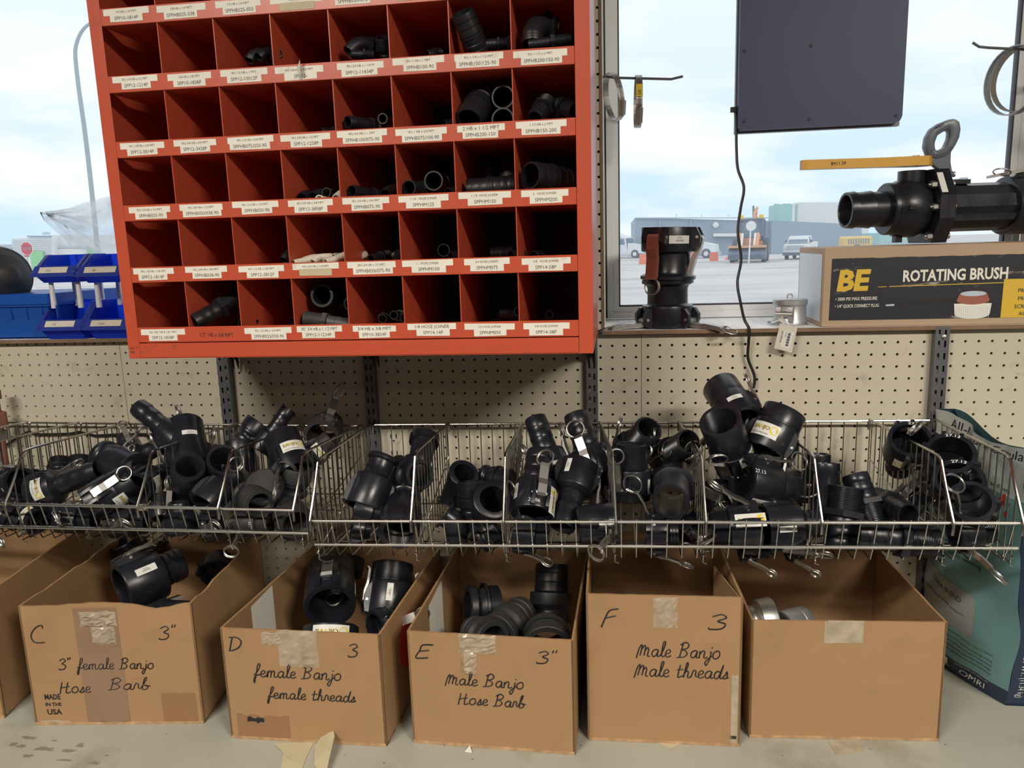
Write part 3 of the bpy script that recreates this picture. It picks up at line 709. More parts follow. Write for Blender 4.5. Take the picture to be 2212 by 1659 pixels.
        b.lathe([(r*.8, .02), (r*.8, 0), (r*.93, 0)]+[(q, L*.5-z) for q, z in barbprof(r, 0, L*.5, 3)[::-1]]+[(r*1.06, L*.5), (r*1.06, L*.55)]+barbprof(r, L*.56, L, 3)+[(r*.8, L)], n)
    if kind[0] == 'c' and lug:
        for th in sorted({a[0] % 360 for a in arms} | ({90, 270} if not arms else {(arms[0][0]+180) % 360})):
            Q = Matrix.Rotation(radians(th), 4, 'Z')
            for s in (-1, 1):
                y0 = s*r*.26; y1 = s*r*.42
                P = [(r*.80, 0), (r*1.08, .06), (r*1.16, cl*.25), (r*1.16, cl*.55), (r*1.02, cl*.86), (r*.86, cl*.95)]
                b.prism([Q @ Vector((x, y0, z)) for x, z in P], (Q.to_3x3() @ Vector((0, y1-y0, 0))))
        for th in sorted({a[0] % 360 for a in arms}):
            pass
    body = bpy.data.objects.new('body', b.mesh('body', m, local=True)); COL.objects.link(body); body.parent = t
    for a in arms:
        th, ang = a[0], a[1]; rr = a[2] if len(a) > 2 else None; rl = a[3] if len(a) > 3 else 0; rp_ = a[4] if len(a) > 4 else 0
        addarm(t, r, th, cl*.38, ang, rr, rl, rp_)
        Q = Matrix.Rotation(radians(th), 4, 'Z'); pb = MB(); pb.tube([Q @ Vector((r*1.06, -r*.46, cl*.38)), Q @ Vector((r*1.06, r*.46, cl*.38))], r*.06, 8)
        po = bpy.data.objects.new('pin', pb.mesh('pin', 'steel', local=True)); COL.objects.link(po); po.parent = t
    for s in stick: sticker(t, r, s[0], s[1]*cl, s[2], *(s[3:] if len(s) > 3 else ()))
    if price and price[2] == 'rim':
        vs, fs, w = text_geo(price[0], .01); k = .40; R = r*.82; pb = MB(); pb.add([((R+y*.30)*cos(radians(price[1])+(x-w/2)*k/R), (R+y*.30)*sin(radians(price[1])+(x-w/2)*k/R), -.012) for x, y in vs], fs)
        po = bpy.data.objects.new('price_writing', pb.mesh('price_writing', 'chalk', local=True)); COL.objects.link(po); po.parent = t
    elif price:
        pb = MB(); cyl_text(pb, price[0], r+.012, radians(price[1]), price[2]*cl, .38*r/1.5, *(price[3:] if len(price) > 3 else ()))
        po = bpy.data.objects.new('price_writing', pb.mesh('price_writing', 'chalk', local=True)); COL.objects.link(po); po.parent = t
    return t
def elbow(A, C, B, r, label, ends=('f', 'f'), m='black_plastic', name='elbow_fitting', cat='elbow fitting', group=None, rt=None):
    """bent pipe fitting from A round the corner C to B; ends: f flared ring, b barbed, t threaded, h hex+thread, p plain"""
    A, C, B = Vector(A), Vector(C), Vector(B); b = MB()
    d1 = (A-C); d2 = (B-C); k = min(d1.length, d2.length, r*2.2)*.62; p0 = C+d1.normalized()*k; p1 = C+d2.normalized()*k
    arc = [p0.lerp(C, t).lerp(C.lerp(p1, t), t) for t in [i/8 for i in range(9)]]
    b.tube([p0+(A-p0)*.35]+arc+[p1+(B-p1)*.35], r*.82, 24, cap=False)
    for s, (P, e) in zip((p0, p1), ((A, ends[0]), (B, ends[1]))):
        L = (P-s).length; z = (P-s).normalized(); x = z.orthogonal().normalized(); y = z.cross(x)
        Q = Matrix(((x.x, y.x, z.x, s.x), (x.y, y.y, z.y, s.y), (x.z, y.z, z.z, s.z), (0, 0, 0, 1)))
        if e == 'f': pr = [(r*.84, .1*L), (r*.84, .55*L), (r*1.05, .6*L), (r*1.08, L-.05), (r*1.02, L), (r*.74, L), (r*.72, .1*L)]
        elif e == 'b': pr = [(r*.80, 0)]+barbprof(r*.86, .02, L)+[(r*.7, L), (r*.66, .05*L)]
        elif e == 't': pr = [(r*.80, 0), (r*.86, .05)]+saw(r*.95, .08, L-.03, .105, .045)+[(r*.88, L), (r*.72, L), (r*.70, .05*L)]
        elif e == 'h':
            b.lathe([(r*.6, .05*L), (r*1.22, .05*L), (r*1.22, .32*L), (r*.6, .32*L)], 6, Q, sm=False)
            pr = [(r*.80, 0), (r*.86, .3*L)]+saw(r*.95, .33*L, L-.03, .105, .045)+[(r*.88, L), (r*.72, L), (r*.70, .05*L)]
        else: pr = [(r*.82, 0), (r*.84, L), (r*.66, L), (r*.64, .05)]
        b.lathe(pr, 28, Q)
    o = b.build(name, m, org=tuple((A+C+B)/3)); tag(o, label, cat, group); return o
def loose_ring(c, nrm, R, label, strap=None):
    pass
# ================================================================ fittings lying in the baskets
F = fitting
G = 'black hose fittings in the baskets'
# --- bay at the far end
F('cb', at(44, 1040, -11.5), at(-30, 1075, -9.5), 1.25, 'black coupler lying open mouth up at the frame edge, below the small upright ring', arms=((100, 20), (280, 10)), price=('60', 0, .2))
F('ct', at(-10, 1100, -14), at(45, 1128, -13.6), 1.1, 'black fitting at the frame edge, lowest in the end basket bay', stick=((20, .5, 'bar'),), arms=((60, 30), (240, 10)))
F('ct', at(52, 1075, -9), at(66, 1012, -8), .9, 'black coupler whose small pull ring stands upright at the end divider', arms=((90, 4), (270, 60)))
# --- bay over box C
F('cb', at(392, 958, -9), at(299, 880, -7.5), 1.28, 'ribbed black hose barb sticking up highest above box C', arms=((110, 15), (250, 40, None, 30)))
F('cc', at(412, 1012, -10.5), at(397, 916, -7.5), 1.55, 'large black coupler with a white barcode sticker facing up, against the pegboard', arms=((100, 10), (265, 20)), stick=((8, 1.05, 'bar'),), roll=5)
F('cb', at(270, 1002, -10), at(379, 946, -9), 1.12, 'black hose barb pointing up behind the yellow-stickered coupler, with a small white oval sticker', stick=((-5, .5, 'bar'),), arms=((90, 5), (270, 20)))
F('cb', at(72, 1068, -12.5), at(214, 1015, -11.5), 1.35, 'black hose barb coupler lying along the front of the bay, smooth barb toward the middle', stick=((-15, .55, 'banjo'),), arms=((90, 8), (205, 30, None, 40)))
F('cf', at(192, 1092, -14), at(285, 1032, -12.0), 1.45, 'square-shouldered black coupler with its steel arm and ring dangling over the basket rail', stick=((50, .95, 'banjo'),), arms=((-30, 5), (120, 20)), roll=10)
F('cb', at(293, 1055, -13.2), at(352, 1022, -9.5), 1.30, 'black coupler with a large white and yellow sticker, its mouth open beside the divider', stick=((35, .5, 'banjo'),), arms=((150, 10), (-100, 40)))
F('ap', at(222, 985, -10.2), at(290, 1018, -11.5), 1.35, 'rounded black adapter with grooved neck, between the two hose barbs')
F('cb', at(288, 985, -8), at(268, 944, -6.5), 1.0, 'black coupler behind the heap with a paired steel ring on top', arms=((10, 20), (190, 15, .75, 20)))
F('ct', at(130, 1120, -13.5), at(205, 1122, -13.2), 1.15, 'black coupler low on the basket floor, ring hanging at the rail, above box C letter', arms=((0, 60, .6, 30), (180, 10)))
F('ct', at(245, 1132, -13.2), at(318, 1128, -12.8), 1.15, 'dark coupler half hidden under the dangling ring on the basket floor', arms=((0, 40, .6, 50), (180, 10)))
F('ct', at(85, 1125, -13.8), at(40, 1100, -12.5), 1.0, 'dark coupler with a small yellow sticker just above the lower rail', stick=((0, .5, 'banjo'),), arms=((90, 40, .55, 20), (270, 10)))
F('at', at(128, 1030, -6), at(133, 992, -5), 1.0, 'small black adapter standing deep in the bay against the back wires')
F('at', at(170, 1030, -6), at(173, 988, -5), 1.0, 'small black adapter beside another one deep in the bay under the back cable')
# --- bay over boxes C/D gap
F('af', at(399, 1072, -10.5), at(407, 1008, -13), 1.12, 'black adapter standing upright with a thick round rim, first in its bay')
F('ca', at(440, 1092, -14), at(508, 1022, -11.2), 1.28, 'black coupler tilted with its wide mouth toward the viewer, above box D letter')
F('cf', at(470, 1045, -8.8), at(484, 992, -11.4), 1.38, 'black coupler with internal threads facing up, leaning on the sloping divider')
F('at', at(455, 1010, -8), at(466, 962, -7.5), 1.15, 'black hexagonal adapter tucked behind the threaded mouth, under a divider')
F('cf', at(520, 1020, -8), at(517, 952, -7.2), 1.25, 'black female thread coupler facing up beside the tallest barb of its bay')
F('cb', at(392, 1150, -13.4), at(386, 1084, -13.2), 1.2, 'black coupler low behind the rail with its rim showing, third of the front row')
F('ct', at(440, 1140, -13), at(480, 1132, -12.6), 1.2, 'dark coupler on the basket floor under the tilted wide-mouthed one', arms=((0, 50, .55, 30), (180, 10)))
F('ct', at(352, 1120, -13), at(350, 1070, -12), 1.0, 'dark coupler beside the divider with two rings below the rail', arms=((20, 20, .55, 30), (200, 10)))
# --- bay with the dust caps
F('cb', at(560, 975, -6.5), at(624, 884, -4.5), 1.05, 'slim black hose barb pointing up at the pegboard, beside the round steel ring')
F('af', at(526, 955, -6.5), at(560, 913, -5.5), 1.02, 'small black adapter with its open rim tilted up beside the slim barb')
F('cc', at(640, 1022, -11), at(607, 942, -9), 1.45, 'black dust cap coupler with a big yellow lettered sticker and a ring on top', arms=((-50, 155, .72, 20), (140, 10)), stick=((25, .75, 'banjo'),), roll=0)
F('ca', at(694, 945, -5.5), at(712, 915, -2.2), 1.52, 'grey dusty coupler with its dark mouth open, standing against the pegboard', m='dusty_black', arms=((-10, 100, .7, 60), (170, 10)))
F('cf', at(672, 985, -8), at(716, 950, -7.2), .95, 'small coupler wrapped in a yellow sticker beside the end panel', stick=((0, .6, 'banjo'), (60, .6, 'banjo')), m='dusty_black')
F('cc', at(588, 1085, -10.5), at(569, 1050, -12.8), 1.55, 'round black dust cap with a small moulded loop, facing up above box D', m='dusty_black', arms=((95, 10, .7, 30), (200, 30)), name='loop_dust_cover')
F('af', at(634, 1068, -11), at(643, 1008, -11), 1.05, 'dusty black adapter with thick rim standing behind the dust cap', m='dusty_black')
F('af', at(528, 1068, -12.5), at(561, 1090, -14.4), 1.02, 'dusty black adapter lying with its round mouth toward the basket front', m='dusty_black')
F('af', at(612, 1092, -11.5), at(640, 1133, -14.2), 1.2, 'dusty black ring adapter low against the front wires at the end panel', m='dusty_black')
F('ct', at(520, 1130, -14), at(585, 1128, -14), 1.05, 'dusty coupler on the basket floor with a white price and a steel arm across', m='dusty_black', arms=((40, 88, .5, 60), (200, 10)), price=('22.73', 10, .8))
c = at(566, 1045, -13.4); b = MB(); b.ring(c, (1, .1, .3), .3, .11, 14, 6); 
o = [x for x in COL.objects if x.name.startswith('loop_dust_cover')][0]
# --- plain elbow coupler bay
F('ca', at(786, 1098, -12.5), at(830, 988, -10), 1.55, 'black coupler standing tilted with its ringed neck up, alone by the end panels')
elbow(at(850, 1075, -8), at(905, 1010, -9), at(918, 945, -6.5), 1.15, 'black elbow with a flared upper mouth in the same bay as the wall outlet', ('f', 'f'))
F('ca', at(868, 1030, -7.5), at(908, 1025, -10), 1.5, 'black coupler lying behind the divider beside the flared elbow')
F('ct', at(765, 1098, -13), at(828, 1112, -12.5), 1.05, 'small black coupler lying under the tilted ringed one')
F('af', at(873, 1075, -10.5), at(861, 1150, -15), 1.32, 'black adapter whose open mouth faces out through the front wires')
F('ct', at(760, 1140, -13.5), at(800, 1145, -13), .9, 'dark fitting on the bare basket floor beside the end panels')
# --- threaded elbow bay
elbow(at(975, 1085, -8), at(980, 1060, -8), at(1003, 1022, -9.5), 1.12, 'black elbow with its plain mouth tipped toward the window, back of its bay', ('f', 'f'))
F('at', at(1020, 1118, -11.5), at(1018, 1040, -11), 1.08, 'black threaded elbow end standing straight up in the middle of its bay', name='threaded_elbow')
elbow(at(1010, 1145, -11.5), at(1045, 1120, -11.5), at(1066, 1078, -14), 1.35, 'black elbow with a wide smooth mouth facing forward, nearest the rail', ('p', 'f'))
F('at', at(1045, 1030, -7.5), at(1103, 1040, -8.5), .98, 'black threaded adapter lying on its side behind the wide-mouthed elbow')
elbow(at(960, 1112, -13), at(985, 1130, -13), at(985, 1165, -13), 1.0, 'black elbow low behind the rail, touching the sloping divider', ('f', 'p'))
F('at', at(1035, 1165, -13.5), at(1075, 1140, -13.2), 1.1, 'dark adapter on the basket floor below the wide-mouthed elbow')
# --- tall hose barb couplers
F('cb', at(1150, 1112, -14.2), at(1166, 978, -10.5), 1.55, 'black coupler priced in white with a steel arm down its front, mouth toward the viewer', arms=((15, 2, .62, -40), (195, 5)), stick=((-60, .55, 'bar', 'ax'), (62, .35, 'banjo', 'ax')), price=('26.86', 0, .12, 1), roll=0)
F('cb', at(1200, 1035, -8.5), at(1156, 905, -5.5), 1.42, 'black hose barb coupler standing tall behind the priced one', arms=((70, 5, .62, 30), (250, 5)), stick=((25, .35, 'bar'),))
F('cb', at(1292, 1035, -8.8), at(1243, 896, -6), 1.55, 'black hose barb coupler standing tallest against the upright, ring on its front', arms=((-12, 4, .66, 10), (168, 5)), stick=((58, .45, 'bar', 'ax'),))
F('cb', at(1253, 1005, -10.2), at(1214, 1140, -14), 1.45, 'black coupler turned barb downward between the tall ones', stick=((35, .4, 'bar', 'ax'),), arms=((-90, 12, .6, 20), (110, 20)))
F('cc', at(1330, 1128, -13.8), at(1247, 1136, -14.2), 1.42, 'black coupler lying flat against the front wires with an upright barcode sticker', stick=((0, .45, 'bar', 'ax'),), arms=((150, 20), (-30, 60, .6, 50)))
F('ct', at(1110, 1150, -13.6), at(1185, 1160, -13.6), 1.2, 'dark coupler under the priced one, rings hanging through the basket floor', arms=((-80, 120, .55, 40), (120, 20)))
F('ct', at(1300, 1065, -9), at(1345, 1060, -9), 1.1, 'dark coupler with a loose ring behind the barcode sticker', arms=((0, 40, .6, 30), (180, 20)))
# --- male threaded couplers
F('ct', at(1356, 985, -7.0), at(1402, 925, -9.6), 1.3, 'black threaded coupler tilted with its thread toward the window, back row', arms=((100, 15, .6, 30), (280, 15)), lug=True)
F('ct', at(1362, 1078, -11.5), at(1364, 958, -11), 1.42, 'black threaded coupler standing upright with fine threads on top', arms=((-32, 12, .55, 40), (148, 10)), stick=((65, .48, 'bar', 'ax'),))
F('ct', at(1428, 990, -6.4), at(1488, 954, -10), 1.22, 'black threaded coupler lying with its round mouth beside the divider', arms=((-60, 20, .5, 20), (120, 10)))
F('ct', at(1455, 1035, -9.0), at(1449, 1084, -14.9), 1.58, 'black threaded coupler whose hollow bore looks straight out at the viewer', arms=((88, 30, .62, 60), (-95, 45, .7, 20)), stick=((175, .35, 'banjo', 'arc', -1),))
F('cb', at(1395, 1150, -13.2), at(1465, 1150, -13.2), 1.35, 'dark coupler under the hollow one with a white price on its lower side', arms=((-70, 120, .68, 60), (100, 20)), price=('28.', -25, .3))
F('ct', at(1475, 1160, -12), at(1515, 1120, -11), 1.1, 'dark coupler wedged by the divider with a large thin ring below', arms=((20, 100, .7, 80), (200, 10)))
# --- the high heap
F('cf', at(1606, 912, -9.5), at(1556, 836, -6), 1.48, 'black coupler at the very top of the heap, shiny dome up, pale barcode sticker', arms=((-85, 110, .6, 70), (95, 8)), stick=((18, .55, 'bar'),))
F('cf', at(1592, 1008, -9.0), at(1555, 908, -11.8), 1.55, 'black coupler with internal threads facing up near the heap top', arms=((-28, 12, .66, 15), (150, 6)), stick=((48, .8, 'banjo', 'arc'),), roll=0)
F('cf', at(1653, 975, -10.2), at(1697, 888, -9.0), 1.62, 'black coupler leaning outward at the heap side with a white and yellow sticker', arms=((75, 168, .6, 40), (-110, 20, .6, 20)), stick=((-28, .55, 'banjo'),), roll=0)
F('cf', at(1603, 1035, -12.2), at(1712, 1060, -10.5), 1.62, 'large black coupler lying with its wide mouth sideways, price on the rim', arms=((-75, 10, .66, 50), (110, 10)), stick=((60, .55, 'banjo', 'ax'),), price=('27.13', -30, .12, 1, 'ax'))
F('ct', at(1640, 1135, -13.8), at(1536, 1142, -13.8), 1.5, 'black coupler against the front wires with a sticker turned on end', arms=((-150, 15, .6, 20), (60, 40)), stick=((15, .35, 'banjo', 'ax', -1),))
F('cb', at(1655, 1138, -13.8), at(1772, 1130, -13.6), 1.45, 'black coupler lying flat behind the rail with a bowed steel arm on top', arms=((-120, 22, .7, 60), (70, 15)), stick=((10, .5, 'bar', 'ax'),))
F('cf', at(1640, 985, -7), at(1672, 1010, -9.5), 1.3, 'dark coupler mouth half hidden beneath the leaning one')
F('ct', at(1545, 1060, -9), at(1560, 1105, -11), 1.2, 'dark coupler wedged behind the hanging arm, rings on either side', arms=((-80, 60, .55, 50), (100, 60, .55, 30)))
F('ct', at(1600, 1180, -13.2), at(1660, 1185, -13), .95, 'dark coupler lowest in the heap, its arm and ring hanging below the basket', arms=((-85, 100, .5, 0), (60, 30)))
F('ct', at(1705, 1180, -12.8), at(1742, 1186, -12.5), .9, 'dark coupler lowest near the divider, with rings hanging over the last box', arms=((-85, 100, .5, 0), (60, 30)))
# --- upright black tubes
F('pl', at(1764, 1085, -9), at(1764, 980, -8.4), .98, 'black tube adapter standing upright deepest in its bay')
F('pl', at(1783, 1120, -11.5), at(1781, 1000, -10.6), 1.02, 'black tube adapter standing upright in front of the deepest one')
F('nb', at(1812, 1185, -13.5), at(1829, 1052, -12.2), 1.32, 'black nipple standing with its wide ribbed thread on top')
F('nb', at(1846, 1026, -10.2), at(1885, 1135, -12), 1.18, 'black nipple tilted barb upward behind the ribbed thread')
F('nb', at(1962, 1112, -13.4), at(1890, 1078, -9.5), 1.02, 'black hose nipple lying with its mouth toward the front wires')
F('nb', at(1850, 1152, -14.6), at(2022, 1172, -14.6), 1.22, 'long black nipple lying along the front wires, threads at one end')
# --- bay priced 27.13
F('cb', at(1967, 948, -8.6), at(1940, 1012, -5.4), 1.5, 'black coupler open end up with a ring standing above it, price on the rim', arms=((150, -150, .66, 40), (-60, 8)), price=('27.13', 175, 'rim'), stick=((-20, .6, 'banjo'),))
F('cb', at(2054, 978, -11), at(2038, 1048, -8), 1.62, 'black coupler open end up against the end panel, price beside the bag', arms=((-60, 10, .66, 40), (175, 5)), price=('27.13', 175, 'rim'), stick=((-50, .5, 'banjo', 'ax'),))
F('cb', at(2073, 1036, -12.6), at(2052, 1104, -9.6), 1.62, 'black coupler open end up in the middle of the priced ones', arms=((10, -12, 0), (190, 5)), price=('27.13', 165, 'rim'), stick=((-42, .6, 'banjo', 'ax'),))
F('cc', at(2098, 1082, -15.0), at(2088, 1122, -12.9), 1.42, 'black dust cover with a thick rim facing up and a moulded lug at its side', arms=(), name='lugged_dust_cover')
F('ct', at(2060, 1150, -14.4), at(2140, 1140, -14.2), 1.2, 'dark coupler with tangled rings at the basket corner beside the bag', arms=((-60, 100, .66, 30), (60, 70, .6, 40)))
F('ct', at(1955, 1090, -8), at(1990, 1060, -8), 1.2, 'dark coupler behind the divider with a thin ring hung on it', arms=((-20, 30, .62, 10), (160, 10)))
# ================================================================ fittings in the pigeonholes
def cp(r, c, u, d, h):  # cell row from below, column, u 0..1 across, d inches behind the front, h above the floor
    if r >= 3: d *= .7; h += .62 if r == 4 else .34
    return Vector((cellx(c)+CP*u, CY0+d, rowz(r)+h))
K = 'pigeonhole fittings'
def size(r, c): return TEXTS[r][c].split('|')[0].strip() if TEXTS[r][c] else 'handwritten'
def where(r, c):
    w = size(r, c)
    if 'JOINER' in w: w = w.replace('HOSE JOINER', '').strip().replace(' ', '-')+'in-joiner'
    else: w = w.replace('"', '').replace("'", '').replace('1 1/', '1-1/').replace(' HB x ', 'HBx').replace(' HB X ', 'HBx').replace(' x ', 'x').replace(' MPT', 'MPT').replace('  ', '').replace(' M', 'M').replace('\u00b0', 's')
    return 'in cubby tagged '+w
def nip(r, c, a, b, rad, what, m='pipe_black', kind='nb'):
    F(kind, cp(r, c, *a), cp(r, c, *b), rad, what+' '+where(r, c), m=m, name='barbed_nipple' if kind == 'nb' else None)
def elb(r, c, a, m_, b, rad, what, ends=('b', 'h'), m='pipe_black'):
    elbow(cp(r, c, *a), cp(r, c, *m_), cp(r, c, *b), rad, what+' '+where(r, c), ends, m, 'barb_elbow', 'elbow fitting')
# lowest row
nip(0, 1, (.05, .4, 1.35), (.62, 3.2, 2.9), .78, 'large black nipple with its barb poking out over the lip')
nip(0, 1, (.72, 2.6, 1.0), (.45, 5, 1.0), .55, 'small black nipple lying behind the big one')
nip(0, 1, (.90, 2.2, 1.1), (.80, 5, 1.5), .62, 'black nipple against the far divider')
nip(0, 1, (.80, 5.5, 1.2), (.78, 5.5, 3.2), .7, 'dark nipple standing at the back')
elb(0, 2, (.62, 3, 1.0), (.80, 4, 1.0), (.95, 3, 1.2), .42, 'black elbow lying')
elb(0, 2, (.95, 2.5, 1.1), (.85, 3.5, 1.35), (.75, 5.5, 1.2), .40, 'black elbow leaning over another')
elb(0, 3, (.38, 1.6, 3.0), (.36, 4.6, 2.7), (.36, 4.8, 1.0), 1.0, 'large black elbow, round mouth facing out', ('p', 't'))
elb(0, 3, (.86, 2.4, 2.3), (.80, 4.8, 2.4), (.74, 5.4, 1.2), .72, 'large elbow half behind the divider', ('p', 't'))
nip(0, 3, (.95, 1.1, .85), (.10, .9, 1.45), .62, 'grey threaded nipple lying along the lip', 'grey_thread')
for k, (a, b) in enumerate((((.45, 2, 1.2), (.3, 4.5, 1.1)), ((.62, 2.6, 1.4), (.66, 5, 1.1)), ((.88, 1.8, 1.25), (.72, 4, 1.15)))):
    nip(0, 4, a, b, .42, ('small black nipple facing out', 'small black nipple at the back', 'small black nipple near the far divider')[k])
nip(0, 6, (.45, 5, 1.15), (.70, 5.5, 1.2), .42, 'dim joiner lying', kind='tb'); nip(0, 6, (.85, 4.5, 1.3), (.92, 7, 1.2), .4, 'dim joiner near the divider', kind='tb')
nip(0, 7, (.42, 4, 1.1), (.5, 6.5, 1.1), .3, 'small dim joiner', kind='tb')
# second row
elb(1, 2, (.62, 2.5, 1.2), (.68, 3.2, 1.9), (.95, 4, 1.5), .44, 'black elbow standing')
for k in range(9):
    rr = random.Random(k+90); u = .12+.095*k; d = 1.2+(k % 3)*1.1
    elb(1, 3, (u-.08+rr.uniform(-.05, .05), d-.7, 1.05+.15*(k % 3)), (u, d, 1.15+.25*(k % 2)), (u+.16, d+.8, 1.25+.3*rr.random()), .30,
        ('ivory elbow first from the divider', 'ivory elbow second from the divider', 'ivory elbow crosswise', 'ivory elbow with an open round end', 'ivory elbow in the middle of the pile', 'ivory elbow with its end up', 'ivory elbow beyond the middle', 'ivory elbow next to last', 'ivory elbow against the far divider')[k], ('p', 'p'), 'ivory_plastic')
nip(1, 4, (.32, 1.8, 1.15), (.48, 4, 1.4), .42, 'small black nipple first in line'); nip(1, 4, (.95, 2, 1.45), (.62, 4, 1.3), .42, 'black nipple lying across'); nip(1, 4, (.78, 5, 1.6), (.95, 6, 1.6), .42, 'dim nipple at the back')
nip(1, 5, (.52, 4, 1.6), (.52, 7, 1.5), .5, 'dim joiner showing its ring', kind='tb'); nip(1, 5, (.70, 3, 1.1), (.92, 4, 1.15), .4, 'dim joiner lying crosswise', kind='tb')
nip(1, 6, (.35, 4.5, 1.25), (.75, 5, 1.25), .48, 'dim joiner with a white mark', kind='tb'); nip(1, 6, (.78, 3, 1.1), (.98, 4, 1.1), .38, 'dim joiner against the divider', kind='tb')
nip(1, 7, (.20, 2.5, 1.0), (.3, 5, 1.0), .4, 'dim joiner', kind='tb')
# third row
for k, (a, m_, b, q) in enumerate((((.16, 1.5, 1.2), (.16, 2.5, 1.5), (.35, 3.5, 1.3), .46), ((.40, 1.2, 1.2), (.46, 2.4, 1.6), (.52, 4, 1.2), .46), ((.62, 1.4, 1.5), (.66, 2.6, 1.2), (.85, 4, 1.3), .44))):
    elb(2, 3, a, m_, b, q, ('black elbow by the divider', 'black elbow with its mouth out', 'black elbow toward the end')[k])
elb(2, 3, (.55, .7, 1.0), (.57, 1.4, .95), (.62, 2.5, .9), .38, 'ivory elbow end under the black ones', ('p', 'p'), 'ivory_plastic')
elb(2, 3, (.86, .8, 1.0), (.93, 1.6, 1.5), (.95, 2.6, 1.2), .42, 'ivory elbow against the divider', ('p', 'p'), 'ivory_plastic')
elb(2, 4, (.12, 1.0, 1.5), (.25, 2.4, 1.4), (.42, 3.4, 1.2), .5, 'black elbow with its mouth by the divider'); elb(2, 4, (.68, 1.5, 1.2), (.76, 2.6, 1.7), (.98, 3, 1.3), .5, 'black elbow arched'); elb(2, 4, (.5, 3, 1.1), (.6, 4, 1.2), (.7, 5.5, 1.2), .42, 'dim black elbow at the back')
nip(2, 5, (.14, .9, 1.55), (.36, 4.2, 1.45), .56, 'black joiner with a bright rim facing out', kind='tb'); nip(2, 5, (.50, 2.2, 2.05), (.52, 5.5, 1.9), .72, 'large black joiner facing out higher up', kind='tb'); nip(2, 5, (.78, 1.5, 1.05), (.98, 2.6, 1.1), .48, 'black joiner lying by the divider', kind='tb')
nip(2, 6, (.10, 2, 1.35), (.92, 2.2, 1.45), .74, 'black joiner lying lengthwise', kind='tb'); nip(2, 6, (.36, 5.0, 1.6), (.36, 5.3, 3.15), .62, 'black joiner standing at the back', kind='tb'); nip(2, 6, (.74, 4.2, 1.6), (.76, 4.5, 3.15), .76, 'black joiner standing beside another', kind='tb')
nip(2, 7, (.22, .9, 2.0), (.80, 4.0, 1.7), .98, 'large black joiner with its mouth facing out', kind='tb')
# fourth row
nip(3, 0, (.9, 3, .95), (.6, 5, 1.0), .3, 'tiny black nipple'); nip(3, 1, (.95, 3, .95), (.7, 5, 1.0), .28, 'tiny black nipple'); nip(3, 2, (.6, 4, .95), (.8, 6, 1.0), .3, 'small black nipple')
nip(3, 3, (.55, 3.0, 1.0), (.85, 4.0, 1.0), .4, 'dim black nipple')
elb(3, 4, (.14, 1.2, 1.35), (.30, 2.6, 1.4), (.5, 4.2, 1.2), .52, 'black elbow with a hex end'); elb(3, 4, (.74, 1.5, 1.5), (.74, 3, 1.5), (.9, 4, 1.2), .42, 'black elbow showing a small ring', ('p', 'h')); 
nip(3, 5, (.7, 4, 1.1), (.98, 5, 1.2), .5, 'dim elbow'); 
nip(3, 6, (.24, .9, 1.0), (.40, 4.6, 3.0), .95, 'large black barb slanting up and back', kind='tb'); nip(3, 6, (.78, 2.4, 2.55), (.80, 6, 2.5), .82, 'black barb with a ring mouth, upper of two', kind='tb'); nip(3, 6, (.78, 1.8, 1.05), (.80, 5, 1.0), .82, 'black barb with a ring mouth, lower of two', kind='tb')
nip(3, 7, (.32, 1.8, 1.0), (.5, 4, 2.3), .72, 'dim black nipple tilted up'); nip(3, 7, (.98, 2.4, 1.4), (.66, 4.5, 2.0), .7, 'dim black nipple behind')
# fifth row
for k, (a, m_, b) in enumerate((((.42, 2, 1.2), (.50, 2.6, 1.9), (.72, 3.6, 1.6)), ((.62, 1.6, 1.3), (.74, 2.6, 1.9), (.95, 3.4, 1.5)), ((.98, 1.4, 1.5), (.88, 2.4, 1.4), (.7, 3.6, 1.2)))):
    elb(4, 2, a, m_, b, .44, ('black elbow tipped over, nearest the middle', 'black hex elbow on top of the pile', 'black elbow by the far divider')[k])
elb(4, 4, (.24, 1.2, 1.2), (.40, 2.0, 2.0), (.55, 3.2, 1.7), .55, 'black elbow with a hex collar standing'); nip(4, 4, (.80, 3, .7), (.80, 1.8, 2.1), .58, 'black nipple with its threads up by the divider'); nip(4, 4, (.3, .9, 1.0), (.65, 1.6, 1.0), .36, 'small black nipple along the lip')
nip(4, 5, (.5, 3, 1.0), (.7, 4, 1.2), .4, 'dim elbow lying'); 
nip(4, 6, (.22, .2, 2.95), (.42, 2.2, .7), .78, 'large black barb leaning out over the lip', kind='tb'); nip(4, 6, (.55, 1.8, 1.2), (.9, 2.0, 1.2), .42, 'black nipple behind the leaning barb'); nip(4, 6, (.8, 4, 1.5), (.95, 5, 1.5), .6, 'dim nipple deep inside')
elb(4, 7, (.30, 2.0, 1.0), (.30, 3.0, 2.5), (.6, 4.6, 2.4), .85, 'large black elbow with a hex collar', ('b', 'h')); nip(4, 7, (.25, 1.5, .95), (.95, 1.6, 1.15), .42, 'black flat piece lying along the lip')
